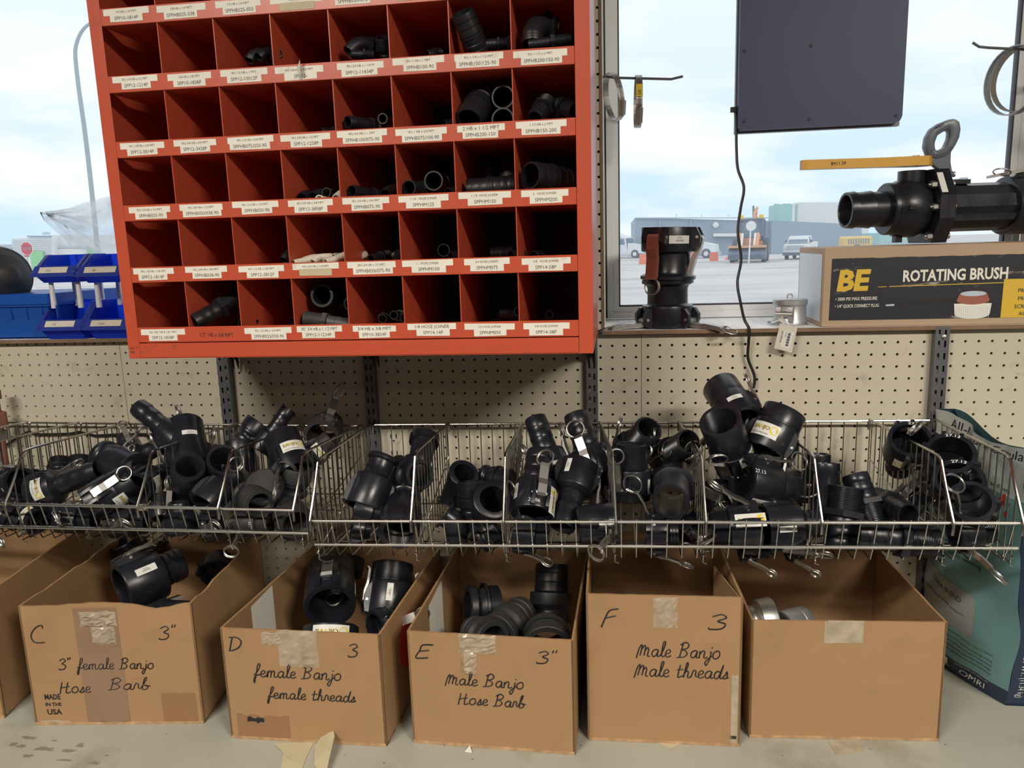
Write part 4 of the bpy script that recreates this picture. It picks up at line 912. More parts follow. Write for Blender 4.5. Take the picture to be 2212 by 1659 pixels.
# ================================================================ cardboard boxes with handwriting
G_ = {}
def gl(ch, w, *st): G_[ch] = (w, [list(s) for s in st])
gl('m', 1.25, [(0, .05), (.12, .9), (.15, .1), (.15, .0)], [(.15, .6), (.35, .95), (.48, .85), (.5, 0)], [(.5, .6), (.7, .95), (.86, .85), (.88, .1), (1.1, .05), (1.2, .2)])
gl('a', .9, [(.65, .8), (.4, .95), (.1, .7), (.05, .3), (.25, 0), (.5, .2), (.66, .85), (.62, .2), (.72, 0), (.9, .15)])
gl('e', .7, [(.05, .4), (.4, .5), (.5, .8), (.3, .97), (.08, .7), (.08, .2), (.3, 0), (.65, .2)])
gl('l', .5, [(0, .1), (.25, .9), (.38, 1.8), (.25, 2.0), (.15, 1.6), (.15, .3), (.3, 0), (.5, .2)])
gl('f', .75, [(.05, .25), (.4, .8), (.65, 1.7), (.52, 2.0), (.36, 1.6), (.28, .2), (.18, -.9), (.05, -.6), (.2, .1), (.75, .35)])
gl('B', 1.2, [(.3, 1.9), (.12, .05)], [(-.15, -.05), (.1, .0), (.6, .1), (.85, .5), (.6, .9), (.25, 1.0), (.7, 1.15), (.9, 1.6), (.55, 1.95), (.05, 1.6)])
gl('n', .85, [(0, .9), (.05, 0)], [(.05, .5), (.3, .95), (.5, .8), (.5, .1), (.7, .0), (.85, .2)])
gl('j', .5, [(.3, .9), (.28, 0), (.05, -.9), (-.15, -.6), (.1, -.1), (.5, .3)], [(.33, 1.3), (.35, 1.42)])
gl('o', .9, [(.35, .95), (.05, .6), (.15, .05), (.5, 0), (.72, .4), (.6, .9), (.3, .95)])
gl('H', 1.2, [(.1, 1.7), (-.05, -.15)], [(-.05, .75), (.45, .9), (.95, 1.0)], [(.75, 1.7), (.62, .1), (.95, .0), (1.1, .2)])
gl('s', .65, [(0, .1), (.25, .55), (.35, .95), (.45, .5), (.4, .1), (.15, 0), (.1, .1)], [(.4, .05), (.65, .2)])
gl('r', .65, [(0, .1), (.15, .95), (.4, .85), (.42, .3), (.65, .1)])
gl('b', .8, [(0, .3), (.3, 1.3), (.4, 1.9), (.25, 1.9), (.15, 1.0), (.15, .1), (.4, -.02), (.6, .3), (.45, .7), (.3, .65), (.8, .55)])
gl('M', 1.5, [(0, -.25), (.15, 1.0), (.35, 1.5), (.42, 1.2), (.35, .1)], [(.4, .8), (.65, 1.4), (.8, 1.2), (.75, .1)], [(.8, .7), (1.0, 1.15), (1.15, .9), (1.12, .1), (1.4, .0)])
gl('t', .6, [(.2, 1.6), (.1, .2), (.25, 0), (.5, .2)], [(-.1, .95), (.55, 1.05)])
gl('h', .85, [(0, .1), (.3, 1.2), (.35, 1.8), (.2, 1.8), (.1, .0)], [(.1, .5), (.35, .9), (.5, .7), (.5, .1), (.7, 0), (.85, .2)])
gl('d', .9, [(.6, .8), (.3, .95), (.05, .5), (.2, 0), (.5, .2), (.8, 1.8), (.65, .3), (.75, .0), (.95, .2)])
gl('C', 1.2, [(.95, 1.6), (.85, 1.95), (.4, 1.7), (.05, .9), (.25, .15), (.7, 0), (1.15, .05)])
gl('D', 1.2, [(.25, 1.8), (.15, .05)], [(.0, 1.85), (.6, 1.9), (1.05, 1.4), (.95, .6), (.5, .1), (.1, .0)])
gl('E', 1.2, [(1.2, 1.85), (.4, 1.75), (.25, 1.0), (.05, .05), (.95, .15)], [(.25, .95), (.95, 1.1)])
gl('F', 1.2, [(.0, -.1), (.2, .9), (.45, 1.7), (1.1, 1.9)], [(.25, .9), (1.0, 1.15)])
gl('3', 1.0, [(.0, 1.6), (.45, 1.9), (.75, 1.5), (.35, 1.05), (.8, .7), (.65, .1), (.1, .0), (-.05, .2)])
gl('"', .6, [(.1, 2.1), (.05, 1.7)], [(.35, 2.15), (.3, 1.75)])
gl(' ', .7)
def smooth(p, n=5):
    if len(p) < 3: return p
    out = []
    for i in range(len(p)-1):
        a = p[max(i-1, 0)]; b = p[i]; c = p[i+1]; d = p[min(i+2, len(p)-1)]
        for k in range(n):
            t = k/n; out.append(tuple(.5*((2*b[q])+(-a[q]+c[q])*t+(2*a[q]-5*b[q]+4*c[q]-d[q])*t*t+(-a[q]+3*b[q]-3*c[q]+d[q])*t**3) for q in (0, 1)))
    return out+[p[-1]]
def hand(mb, s, P, u, v, width, h, th=.043, slant=.25):
    mb = MB()
    tot = sum(G_[c][0] for c in s); k = width/tot; x = 0
    for c in s:
        w, st = G_[c]
        for q in st: mb.tube([P(u+(x+a+slant*b*.5)*k, v+b*h) for a, b in smooth(q)], th, 5)
        x += w
    mb.build('handwriting', 'ink', t)
def box(n, FL, FR, tL, tR, depth, label, skew=0.0, torn=False, backz=None):
    """open carton from its front bottom corners; tL/tR = heights; returns front-plane mapper"""
    FL, FR = Vector(FL), Vector(FR); e = (FR-FL); wd_ = e.length; e.normalize(); nv = Vector((-e.y, e.x, 0)); nv = (nv+e*skew).normalized()
    t = thing('cardboard_box', tuple((FL+FR)/2), label, 'cardboard box', 'cardboard boxes on the counter')
    th = .16; z0 = CZ+.012
    def P3(u, d, z): q = FL+e*u+nv*d; return Vector((q.x, q.y, z))
    b = MB(); zt = lambda u: CZ+lerp(tL, tR, u/wd_)
    # bottom, back, sides, front
    b.hexa([P3(0, 0, z0), P3(wd_, 0, z0), P3(wd_, depth, z0), P3(0, depth, z0), P3(0, 0, z0+th), P3(wd_, 0, z0+th), P3(wd_, depth, z0+th), P3(0, depth, z0+th)])
    bz = backz or (tL+tR)/2
    b.hexa([P3(0, depth-th, z0), P3(wd_, depth-th, z0), P3(wd_, depth, z0), P3(0, depth, z0), P3(0, depth-th, CZ+bz), P3(wd_, depth-th, CZ+bz), P3(wd_, depth, CZ+bz), P3(0, depth, CZ+bz)])
    def wall(fn, n=14, amp=0, seed=1):
        r = random.Random(seed); prev = 0
        zs = [r.uniform(-amp, amp*.3) for _ in range(n+1)]; zs[0] = zs[-1] = 0
        for k in range(n):
            (a0, i0, h0), (a1, i1, h1) = fn(k/n), fn((k+1)/n)
            h0 += zs[k]; h1 += zs[k+1]
            up = Vector((0, 0, 1))
            b.hexa([a0, a1, i1, i0, a0+up*h0, a1+up*h1, i1+up*h1, i0+up*h0])
    am = .16 if torn else .025
    wall(lambda f: (P3(0, f*depth, z0), P3(th, f*depth, z0), lerp(tL, bz, f)), amp=am, seed=1)
    wall(lambda f: (P3(wd_-th, f*depth, z0), P3(wd_, f*depth, z0), lerp(tR, bz, f)), amp=am, seed=2)
    dip = (lambda f: -.42*max(0, 1-abs(f-.80)/.16)+.18*max(0, 1-abs(f-.45)/.3)) if torn else (lambda f: 0)
    wall(lambda f: (P3(f*wd_, 0, z0), P3(f*wd_, th, z0), lerp(tL, tR, f)+dip(f)), n=24, amp=.06 if torn else .02, seed=3)
    o = b.build('carton', 'cardboard', t)
    # bottom flap edge line and rim of raw board
    g = MB(); g.hexa([P3(.05, -.10, z0), P3(wd_-.05, -.10, z0), P3(wd_-.05, .02, z0), P3(.05, .02, z0), P3(.05, -.06, z0+.17), P3(wd_-.05, -.06, z0+.17), P3(wd_-.05, .02, z0+.19), P3(.05, .02, z0+.19)])
    g.build('bottom_flap', 'cardboard_edge', t)
    P = lambda u, v, d=-.012: P3(u, d, CZ+v)
    return t, P, P3, wd_
def patch(t, P, u0, v0, u1, v1, m, name, jag=0, d=-.012, seed=0, top=False):
    r = random.Random(seed); b = MB(); n = 10; L = []
    for k in range(n+1): L.append((lerp(u0, u1, k/n), v0+r.uniform(-jag, jag)))
    for k in range(n+1): L.append((lerp(u1, u0, k/n), v1+(0 if top else r.uniform(-jag, jag))))
    b.prism([P(u, v, d-.004) for u, v in L], P(0, 0, d-.012)-P(0, 0, d-.004)); return b.build(name, m, t)
def crumple(t, P, u0, v0, u1, v1, m, name, seed, amp=.16, nx=9, ny=9):
    r = random.Random(seed); b = MB(); vs = []
    for j in range(ny+1):
        for i in range(nx+1):
            e = 0 if (i in (0, nx) or j in (0, ny)) else r.uniform(.0, amp)
            du = r.uniform(-.06, .06) if (i in (0, nx) or j in (0, ny)) else 0
            vs.append(P(lerp(u0, u1, i/nx)+du, lerp(v0, v1, j/ny)+du, -.03-e))
    b.add(vs, [(j*(nx+1)+i, j*(nx+1)+i+1, (j+1)*(nx+1)+i+1, (j+1)*(nx+1)+i) for j in range(ny) for i in range(nx)])
    return b.build(name, m, t)
# ---- box C
t, P, P3, w = box('C', (14.39, -17.97, CZ), (27.4, -16.64, CZ), 9.67, 9.74, 14.2, 'torn cardboard box marked C with 3 inch female hose barb written on it', torn=True, backz=9.6)
patch(t, P, 4.1, .02, 7.4, 9.5, 'tape_brown', 'brown_tape', .0, seed=1)
b = MB(); hand(b, 'C', P, .55, 6.75, 1.15, .72, .052); hand(b, '3"', P, 10.4, 6.9, 1.3, .55, .046)
hand(b, '3" female Banjo', P, 2.45, 4.55, 7.3, .46); hand(b, 'Hose', P, 2.3, 2.65, 2.4, .50); hand(b, 'Barb', P, 6.1, 2.85, 3.1, .50)
b = MB()
for s, z, k in (('MADE', 2.1, .62), ('IN THE', 1.55, .40), ('USA', .85, .62)): b.text(s, P(1.6, z, -.016), P(1, 0)-P(0, 0), (0, 0, 1), k, 'C', 1.25 if s != 'USA' else 1.2, bold=.03)
b.build('printed_text', 'ink', t)
crumple(t, P, 4.5, 8.0, 7.3, 9.2, 'tape_clear', 'loose_tape', 5, .35); crumple(t, P, 5.3, 6.6, 7.1, 8.0, 'tape_clear', 'loose_tape', 6, .12)
patch(t, P, 10.0, .15, 12.6, 2.5, 'cardboard_dark', 'peeled_patch', .05, seed=3); patch(t, P, .4, .02, 2.7, .35, 'tape_clear', 'edge_tape', .05, seed=4); patch(t, P, 4.7, .02, 7.6, .25, 'tape_clear', 'edge_tape', .05, seed=8)
# ---- box D
t, P, P3, w = box('D', (30.32, -18.1, CZ), (42.09, -18.03, CZ), 8.66, 8.58, 15.6, 'cardboard box marked D with female threads written on it', skew=.05)
b = MB(); hand(b, 'D', P, .45, 6.95, 1.05, .55, .052); hand(b, '3', P, 9.4, 6.85, .75, .52, .046); hand(b, 'female Banjo', P, 2.2, 5.0, 6.6, .52); hand(b, 'female threads', P, 3.1, 3.35, 6.6, .46)
crumple(t, P, 4.3, 5.9, 7.2, 8.72, 'tape_clear', 'loose_tape', 11, .14); crumple(t, P, 3.1, 7.5, 4.6, 8.5, 'tape_clear', 'loose_tape', 12, .1)
patch(t, P, 1.4, 1.35, 2.7, 1.75, 'ink', 'dark_scuff', .1, seed=5); patch(t, P, .6, .1, 4.6, 1.9, 'cardboard_dark', 'rubbed_patch', .2, d=-.004, seed=6)
# red marker stroke on the outer side
b = MB(); pts = []
for k in range(12):
    a = 2*pi*k/12; pts.append(P3(w+.012, 5.6+1.9*cos(a)*(1.3 if cos(a) > 0 else 1), CZ+5.2+2.6*sin(a)*(.8)))
b.prism(pts, (.01, 0, 0)); b.build('red_mark', 'red_text', t)
b = MB(); b.prism([P3(.18, 4.0, CZ+4.6), P3(.18, 7.4, CZ+4.6), P3(.18, 7.4, CZ+8.5), P3(.18, 4.0, CZ+8.3)], (.012, 0, 0)); b.build('shipping_label', 'label_white', t)
# ---- box E
t, P, P3, w = box('E', (43.85, -17.4, CZ), (55.49, -17.71, CZ), 8.6, 8.55, 15.2, 'cardboard box marked E with male hose barb written on it')
b = MB(); hand(b, 'E', P, .5, 6.6, 1.15, .58, .052); hand(b, '3"', P, 9.1, 6.75, 1.4, .48, .046); hand(b, 'Male Banjo', P, 2.6, 4.75, 5.6, .50); hand(b, 'Hose Barb', P, 3.5, 3.3, 4.7, .48)
crumple(t, P, 3.7, 7.2, 6.3, 8.62, 'tape_clear', 'loose_tape', 21, .18); crumple(t, P, 3.85, 5.6, 4.9, 7.4, 'tape_clear', 'loose_tape', 22, .3, 5, 9)
b = MB(); b.prism([P3(.18, 5.0, CZ+3.6), P3(.18, 9.0, CZ+3.6), P3(.18, 9.0, CZ+8.3), P3(.18, 5.0, CZ+8.0)], (.012, 0, 0)); b.build('shipping_label', 'label_white', t)
# ---- box F
t, P, P3, w = box('F', (56.28, -15.96, CZ), (66.83, -15.77, CZ), 11.1, 11.1, 13.5, 'tall cardboard box marked F with male threads written on it', backz=10.4)
b = MB(); hand(b, 'F', P, 1.05, 8.75, 1.05, .70, .052); hand(b, '3', P, 8.3, 8.75, 1.25, .58, .052); hand(b, 'Male Banjo', P, 3.45, 6.6, 5.7, .58); hand(b, 'Male threads', P, 3.3, 5.1, 6.4, .58)
crumple(t, P, 4.6, 8.8, 6.2, 11.0, 'tape_clear', 'loose_tape', 31, .12); patch(t, P, 9.9, .55, 10.3, .8, 'ink', 'dark_mark', 0)
patch(t, P, 9.9, .1, 10.35, 5.4, 'tape_clear', 'edge_tape', .05, seed=9)
b = MB(); b.prism([P3(w-.9, 6.5, CZ+6.2), P3(w-.17, .3, CZ+7.0), P3(w-.17, .3, CZ+11.0), P3(w-1.0, 6.2, CZ+10.6)], (-.1, .05, 0)); b.build('inner_flap', 'cardboard', t)
# ---- last box
t, P, P3, w = box('G', (67.6, -14.67, CZ), (80.56, -13.91, CZ), 8.92, 8.87, 13.0, 'unmarked cardboard box beside the teal bag, with silver fittings inside', skew=.02)
patch(t, P, 4.9, 7.3, 7.5, 8.9, 'tape_clear', 'clear_tape', .04, seed=41); patch(t, P, 5.1, 8.82, 7.5, 8.98, 'tape_clear', 'tape_fold', .02, d=-.05, seed=42)
# ---- partial box B
t, P, P3, w = box('B', (-.8, -19.2, CZ), (11.3, -17.4, CZ), 10.2, 10.2, 14.5, 'cardboard box cut off by the frame edge, beside box C', skew=-.02)
patch(t, lambda u, v, d=-.012: P3(w+.012-d*0, u, CZ+v), 3.5, 3.6, 4.6, 4.6, 'ink', 'dark_scuff', .1)
# ================================================================ fittings in the boxes
def inb(px, py, y): return at(px, py, y)
F('cb', at(262, 1272, -12.5), at(392, 1216, -8.5), 2.1, 'large black hose barb coupler with a barcode sticker, lying in box C', arms=((100, 6, 0), (-80, 8, 0)), stick=((-18, .55, 'bar', 'ax'),))
elbow(at(268, 1168, -5), at(300, 1215, -4.5), at(365, 1200, -4.2), 1.7, 'large black elbow pipe deep in box C', ('b', 'f'))
F('cb', at(468, 1240, -6), at(476, 1205, -4), 1.5, 'black coupler mouth at the far corner of box C')
F('cb', at(400, 1345, -12.5), at(330, 1340, -12.5), 1.7, 'black coupler at the bottom of box C', arms=((0, 20, .5), (180, 20)))
F('cf', at(712, 1310, -11.2), at(715, 1228, -6.5), 2.05, 'large black coupler with its mouth facing out and a steel arm above, in box D', arms=((170, -12, 0), (-8, -10, 0)), stick=((80, .5, 'bar', 'ax'),))
F('cf', at(835, 1330, -9.5), at(850, 1218, -7), 1.8, 'square-looking black coupler with an upright barcode sticker, in box D', arms=((-80, 0, 0), (100, 0, 0)), stick=((0, .62, 'bar', 'ax'),))
F('cc', at(712, 1400, -13), at(716, 1352, -12.0), 2.2, 'black capped coupler with a yellow lettered sticker on top, nearest in box D', stick=((0, .7, 'banjo'),))
F('cf', at(812, 1362, -12.5), at(845, 1350, -11.5), 1.6, 'dark coupler with a shiny arm at the corner of box D', arms=((0, 40, .5, 20), (180, 10)))
F('cc', at(735, 1240, -4), at(745, 1200, -3), 1.9, 'dark coupler with a ring on top, at the back of box D', arms=((0, 150, .7, 20), (180, 10)))
F('ab', at(1188, 1345, -7.5), at(1192, 1218, -5.5), 1.72, 'black hose barb standing upright at the back of box E', m='pipe_black')
F('at', at(1010, 1312, -8), at(1075, 1310, -7), 1.75, 'black threaded adapter lying against the wall of box E', m='pipe_black')
F('ab', at(1075, 1370, -13), at(1130, 1318, -9.5), 1.55, 'dusty hose barb lying crosswise in box E', m='dusty_black')
F('ab', at(1065, 1385, -14.5), at(1020, 1362, -12.5), 1.5, 'dusty rounded adapter near the front wall of box E', m='dusty_black')
F('ab', at(1182, 1395, -14.6), at(1180, 1352, -12.5), 1.7, 'black rounded adapter under the upright barb in box E', m='dusty_black')
F('af', at(1605, 1345, -10.8), at(1672, 1335, -10.4), 1.35, 'polished silver adapter with grooves, in the unmarked box', m='steel', name='aluminium_adapter')
F('cf', at(1690, 1355, -10.6), at(1738, 1340, -9.2), 1.15, 'dull cast aluminium coupler in the unmarked box', m='alu_cast', name='aluminium_coupler', arms=((30, 20, 0),))
# ================================================================ scraps on the counter
def scrap(pts, m, label, name, lift=None, z=.02, pxpts=True):
    V = [atz(x, y, CZ+z) for x, y in pts]
    if lift: V = [v+Vector((0, 0, l)) for v, l in zip(V, lift)]
    b = MB(); c = sum(V, Vector())/len(V)
    for k in range(len(V)): 
        a, d = V[k], V[(k+1) % len(V)]
        b.add([a, d, c+Vector((0, 0, .0)), a+Vector((0, 0, .018)), d+Vector((0, 0, .018)), c+Vector((0, 0, .018))], [(0, 2, 1), (3, 4, 5), (0, 1, 4, 3)])
    o = b.build(name, m, org=tuple(c)); tag(o, label, 'tape scrap' if 'tape' in name else 'scrap')
scrap([(590, 1606), (678, 1603), (660, 1640), (640, 1700), (600, 1700), (612, 1625)], 'tape_paper', 'flat strip of peeled tan tape on the counter, under box D', 'tape_scrap')
scrap([(680, 1612), (718, 1588), (725, 1615), (712, 1655), (700, 1700), (678, 1650)], 'tape_paper', 'curled end of tan tape standing up in front of box D', 'tape_scrap', [.03, 1.0, .9, .5, .1, .03])
scrap([(1003, 1625), (1015, 1616), (1020, 1627)], 'sticker_white', 'tiny white paper scrap on the counter below box E', 'paper_scrap', [.02, .2, .02])
scrap([(1412, 1602), (1480, 1602), (1448, 1618)], 'tape_paper', 'tan tape corner sticking out from under box F', 'tape_scrap')
scrap([(1788, 1600), (1850, 1598), (1868, 1622), (1840, 1628), (1806, 1630)], 'tape_clear', 'clear tape stuck to the counter before the unmarked box', 'tape_scrap')
# ================================================================ teal bag of ice melt
def bag():
    t = thing('product_bag', (87, -6, CZ), 'tall teal and grey bag of granular ice melt standing sideways against the pegboard', 'bag')
    Z0, ZT = CZ+.02, -6.3
    def edge(z):  # front edge of the broad face at height z, and the thickness there
        f = (z-Z0)/(ZT-Z0)
        fx = lerp(87.0, 85.1, f**1.2); fy = lerp(-9.2, -13.3, f**1.4)-1.0*sin(pi*min(1, f*1.6)); th = 5.2*(1-f**2.4)+.12
        return f, fx, fy, th
    def S(u, z, off=0.0):
        f, fx, fy, th = edge(z)
        bul = 1.15*sin(pi*min(1, max(0, u)))*sin(pi*min(1, .08+f*.95))**.7
        wr = .10*sin(9*u+z*.8)+.06*sin(21*u-z*1.3+1)+(.14*sin(14*u+.6)+.10*sin(31*u) if f > .86 else 0)
        zz = z+(.35*sin(u*7+.5)-.3*u if f > .9 else 0)*max(0, (f-.9)/.1)
        return Vector((lerp(84.05, fx, u)-bul-wr*(1 if .03 < f else 0)-off, lerp(-1.1, fy, u), zz))
    def S2(v, z):  # the folded side that faces the room
        f, fx, fy, th = edge(z); a = S(1, z)
        fold = .9*sin(pi*v)*sin(pi*min(1, f*1.1))
        return Vector((a.x+th*v, fy+fold*.6+.1*sin(z*1.1), a.z))
    def grid(fn, us, zs, name, m):
        b = MB(); nu, nz = len(us), len(zs)
        b.add([fn(u, z) for z in zs for u in us], [(j*nu+i, j*nu+i+1, (j+1)*nu+i+1, (j+1)*nu+i) for j in range(nz-1) for i in range(nu-1)], True)
        return b.build(name, m, t)
    U_ = [i/28 for i in range(29)]; V_ = [i/8 for i in range(9)]
    Zs = lambda a, c, n: [lerp(a, c, i/n) for i in range(n+1)]
    grid(S, U_, Zs(Z0, -25.6, 4), 'bag_foot', 'bag_navy'); grid(S, U_, Zs(-25.6, -10.2, 24), 'bag_face', 'teal_bag'); grid(S, U_, Zs(-10.2, ZT, 12), 'bag_top', 'bag_grey')
    grid(S2, V_, Zs(Z0, ZT, 24), 'bag_gusset', 'bag_navy')
    grid(lambda u, z: Vector((S(1, z).x+edge(z)[3]*1.0+.0, lerp(-1.1, edge(z)[2], u), S(u, z).z)), U_, Zs(Z0, ZT, 20), 'bag_rear', 'teal_bag')
    grid(lambda v, z: Vector((lerp(84.05, S(1, z).x+edge(z)[3], v), -1.1, S(0, z).z)), V_, Zs(Z0, ZT, 20), 'bag_gusset', 'bag_navy')
    b = MB(); b.quad((84.05, -1.1, Z0), S(1, Z0), S(1, Z0)+Vector((5.2, 0, 0)), (92, -1.1, Z0)); b.build('bag_bottom', 'bag_navy', t)
    def wtext(mb, s, u0, z0, size, width, off=.03):
        vs, fs, w = text_geo(s); k = width/w
        out = [S(u0+x*k/10.0, z0+y*size, off) for x, y in vs]
        mb.add(out, fs)
    def vtext(mb, s, v0, z0, size, width):
        vs, fs, w = text_geo(s); k = width/w
        mb.add([S2(v0+y*size/5.2, z0-x*k)+Vector((0, -.03, 0)) for x, y in vs], fs)
    def wpatch(mb, u0, z0, u1, z1, off=.02, n=16, rnd_=0):
        vs = []
        for j in range(n+1):
            for i in range(n+1):
                a, c = i/n, j/n; u = lerp(u0, u1, a); z = lerp(z0, z1, c)
                if rnd_:
                    e = max(0, abs(2*c-1)-.75)/.25; u = min(u, u1-rnd_*(1-math.sqrt(max(0, 1-e*e))))
                vs.append(S(u, z, off))
        mb.add(vs, [(j*(n+1)+i, j*(n+1)+i+1, (j+1)*(n+1)+i+1, (j+1)*(n+1)+i) for j in range(n) for i in range(n)], True)
    b = MB(); wpatch(b, .0, -22.6, .70, -18.8, .02, rnd_=.06); b.build('blend_panel', 'bag_blend', t)
    b = MB(); wtext(b, 'POWER BLEND', .14, -19.95, .62, 4.6); wtext(b, 'performs in all cold weather conditions.', .02, -21.0, .36, 6.0)
    for z, s in ((-23.2, 'read all directions before using this product and keep out of the reach of children'), (-23.75, 'spread an even layer over the surface of the ice and wait for it to begin melting'), (-24.15, 'clear away the slush with a shovel and repeat when more snow or ice has formed'),
                 (-24.55, 'store the closed bag in a dry place, away from moisture and direct sunlight'), (-24.95, 'safe to use on most surfaces when applied as directed, sweep up the residue')): wtext(b, s, .10, z, .26, 7.6)
    wtext(b, 'before watering', .42, -16.6, .55, 3.2)
    b.build('small_print', 'ink', t)
    b = MB(); wtext(b, 'All-Natural Granular Ice', .20, -7.25, 1.0, 9.2); b.build('bag_title', 'ink', t)
    b = MB()
    for z, s in ((-9.9, 'safer for kids and pets'), (-10.9, 'keeps working down to 0'), (-11.9, 'won\'t harm, safe')): wtext(b, s, .40, z, .5, 5.0 if len(s) > 20 else 4.2)
    b.build('feature_list', 'ink', t)
    b = MB(); vtext(b, '25 LB NET WT. (11.34 kg)', .12, -20.6, .62, 5.6); b.build('weight_text', 'sticker_white', t); b = MB(); vtext(b, 'iDIPBQ', .40, -14.6, 1.7, 4.6); b.build('gusset_text', 'sticker_white', t)
    b = MB(); wpatch(b, .22, -26.6, .44, -25.75, .03); b.build('barcode_panel', 'sticker_white', t)
    b = MB(); wtext(b, 'OMRI', .56, -26.55, .68, 2.5); wtext(b, 'LISTED FOR ORGANIC USE', .52, -25.82, .16, 3.2); b.build('foot_text', 'sticker_white', t)
    b = MB(); b.add([S(.72, -11.6, .03), S(.88, -11.8, .03), S(.86, -10.0, .03)], [(0, 1, 2)]); b.build('red_triangle', 'red_text', t)
bag()
# ================================================================ things on the window sill
SZ = .53
# ---- two flanged couplers stacked one on the other
def sillcoupler(A, B, r, label, arms, stick, name='flanged_coupler'):
    A, B = Vector(A), Vector(B); L = (B-A).length; t = bpy.data.objects.new(name, None); COL.objects.link(t)
    t.matrix_world = Matrix.Translation(W(A)) @ frame(A, B).to_4x4(); tag(t, label, 'hose coupler')
    cl = L*.47; ri = r*.82; b = MB(); rn = r*.78
    b.lathe([(ri, cl*.8), (ri, .05), (r*.99, 0), (r, .05), (r, cl-.22), (r*.98, cl-.05), (rn*1.06, cl+.03), (rn, cl+.15), (rn, L-.75), (rn*1.06, L-.5), (rn*1.28, L-.3), (r*1.0, L-.24), (r*1.0, L-.03), (r*.97, L), (rn*.85, L), (rn*.83, cl)], 48)
    for th in [a[0] for a in arms]:
        Q = Matrix.Rotation(radians(th), 4, 'Z')
        for s in (-1, 1):
            y0 = s*r*.27; y1 = s*r*.45; P = [(r*.8, 0), (r*1.05, 0), (r*1.2, .35*cl), (r*1.2, cl*.62), (r*1.02, cl*.88), (r*.86, cl*.9)]
            b.prism([Q @ Vector((x, y0, z)) for x, z in P], (Q.to_3x3() @ Vector((0, y1-y0, 0))))
    o = bpy.data.objects.new('body', b.mesh('body', 'black_plastic', local=True)); COL.objects.link(o); o.parent = t
    for a in arms:
        addarm(t, r, a[0], cl*.40, a[1], a[2], a[3], a[4], a[5] if len(a) > 5 else 'steel', .17)
        Q = Matrix.Rotation(radians(a[0]), 4, 'Z')
        for s in (-1, 1):
            pb = MB(); pb.tube([Q @ Vector((r*1.09, s*r*.44, cl*.40)), Q @ Vector((r*1.09, s*r*.50, cl*.40))], .13, 10); po = bpy.data.objects.new('pin', pb.mesh('pin', 'steel', local=True)); COL.objects.link(po); po.parent = t
    for s in stick: sticker(t, r, s[0], s[1]*cl, s[2], *(s[3:]))
    return t
mat('brown_arm', (.26, .085, .055), .5, metal=.2)
c0 = atz(1447, 690, SZ); sy = 1.9
bx = at(1442, 640, sy).x
zmid = at(1442, 603, sy).z; ztop = at(1450, 491, sy).z
lo = sillcoupler((bx, sy, SZ), (bx, sy, zmid-.02), 2.18, 'lower of two stacked black flanged couplers on the window sill, arms spread out flat', ((-62, 97, .62, 15, 8), (58, 98, .62, 0, 14)), ())
hi = sillcoupler((bx+.12, sy, ztop), (bx+.02, sy, zmid+.0), 2.32, 'upper of two stacked black flanged couplers on the window sill, brown arm hanging down', ((28, 4, .68, 0, 0, 'brown_arm'), (-78, -14, .6, 0, 0)), ((-22, .50, 'bar', 'arc', -1),))
def armtext(t):
    for ch in [o for o in COL.objects if o.parent == t and o.name.startswith('cam_arm')]:
        b = MB(); r = 2.2; L = r*1.5
        vs, fs, w = text_geo('BANJO'); k = 1.3/w
        b.add([(.10*r+.012 if False else .03*r+.10, (y-.35)*.42, .45*r+x*k+.35) for x, y in vs], fs)
        o = bpy.data.objects.new('stamped_name', b.mesh('stamped_name', 'sticker_white', local=True)); COL.objects.link(o); o.parent = ch
armtext(lo); armtext(hi)
# ---- cast aluminium cap with a hang tag
cy = 2.1; c = at(1706, 680, cy)
t = thing('aluminium_cover', (c.x, cy, SZ), 'grey cast aluminium cap with a paper tag hanging over the sill edge', 'cap')
r = (at(1744, 670, cy).x-at(1671, 670, cy).x)/2; zt = at(1708, 645, cy).z
T = Matrix.Translation((c.x, cy, SZ)); h = zt-SZ
b = MB(); b.lathe([(r, 0), (r*1.03, .05), (r*1.03, h*.16), (r*.96, h*.22), (r*.94, h*.74), (r*1.02, h*.80), (r*1.02, h*.96), (r*.97, h), (0.01, h)], 40, T, closed=False)
for th in (-118, 62):
    Q = T @ Matrix.Rotation(radians(th), 4, 'Z')
    for s in (-1, 1):
        P = [(r*.85, .1*h), (r*1.16, .18*h), (r*1.24, .45*h), (r*1.16, .72*h), (r*.85, .78*h)]
        b.prism([Q @ Vector((x, s*r*.22, z)) for x, z in P], Q.to_3x3() @ Vector((0, s*r*.28, 0)))
b.build('body', 'alu_cast', t)
b = MB(); cl = c+Vector((0, 0, 0)); b.ring((c.x, cy+.2, zt+.18), (0, 1, 0), .19, .075, 16, 6); b.box((c.x-.22, cy+.14, zt-.02), (c.x+.22, cy+.26, zt+.06)); b.build('eyelet', 'alu_cast', t)
b = MB(); Q = T @ Matrix.Rotation(radians(-118), 4, 'Z'); b.tube([Q @ Vector((r*1.08, -r*.5, h*.45)), Q @ Vector((r*1.08, r*.5, h*.45))], .28, 12); b.build('cam', 'steel', t)
b = MB(); q = atz(1668, 700, SZ); b.ring((q.x, q.y, SZ+.12), (.15, -.1, 1), .42, .05); b.ring((q.x+.05, q.y, SZ+.2), (-.2, .1, 1), .42, .05); b.build('pull_ring', 'steel', t)
s0 = at(1690, 685, .5); k1 = at(1703, 720, -.86)
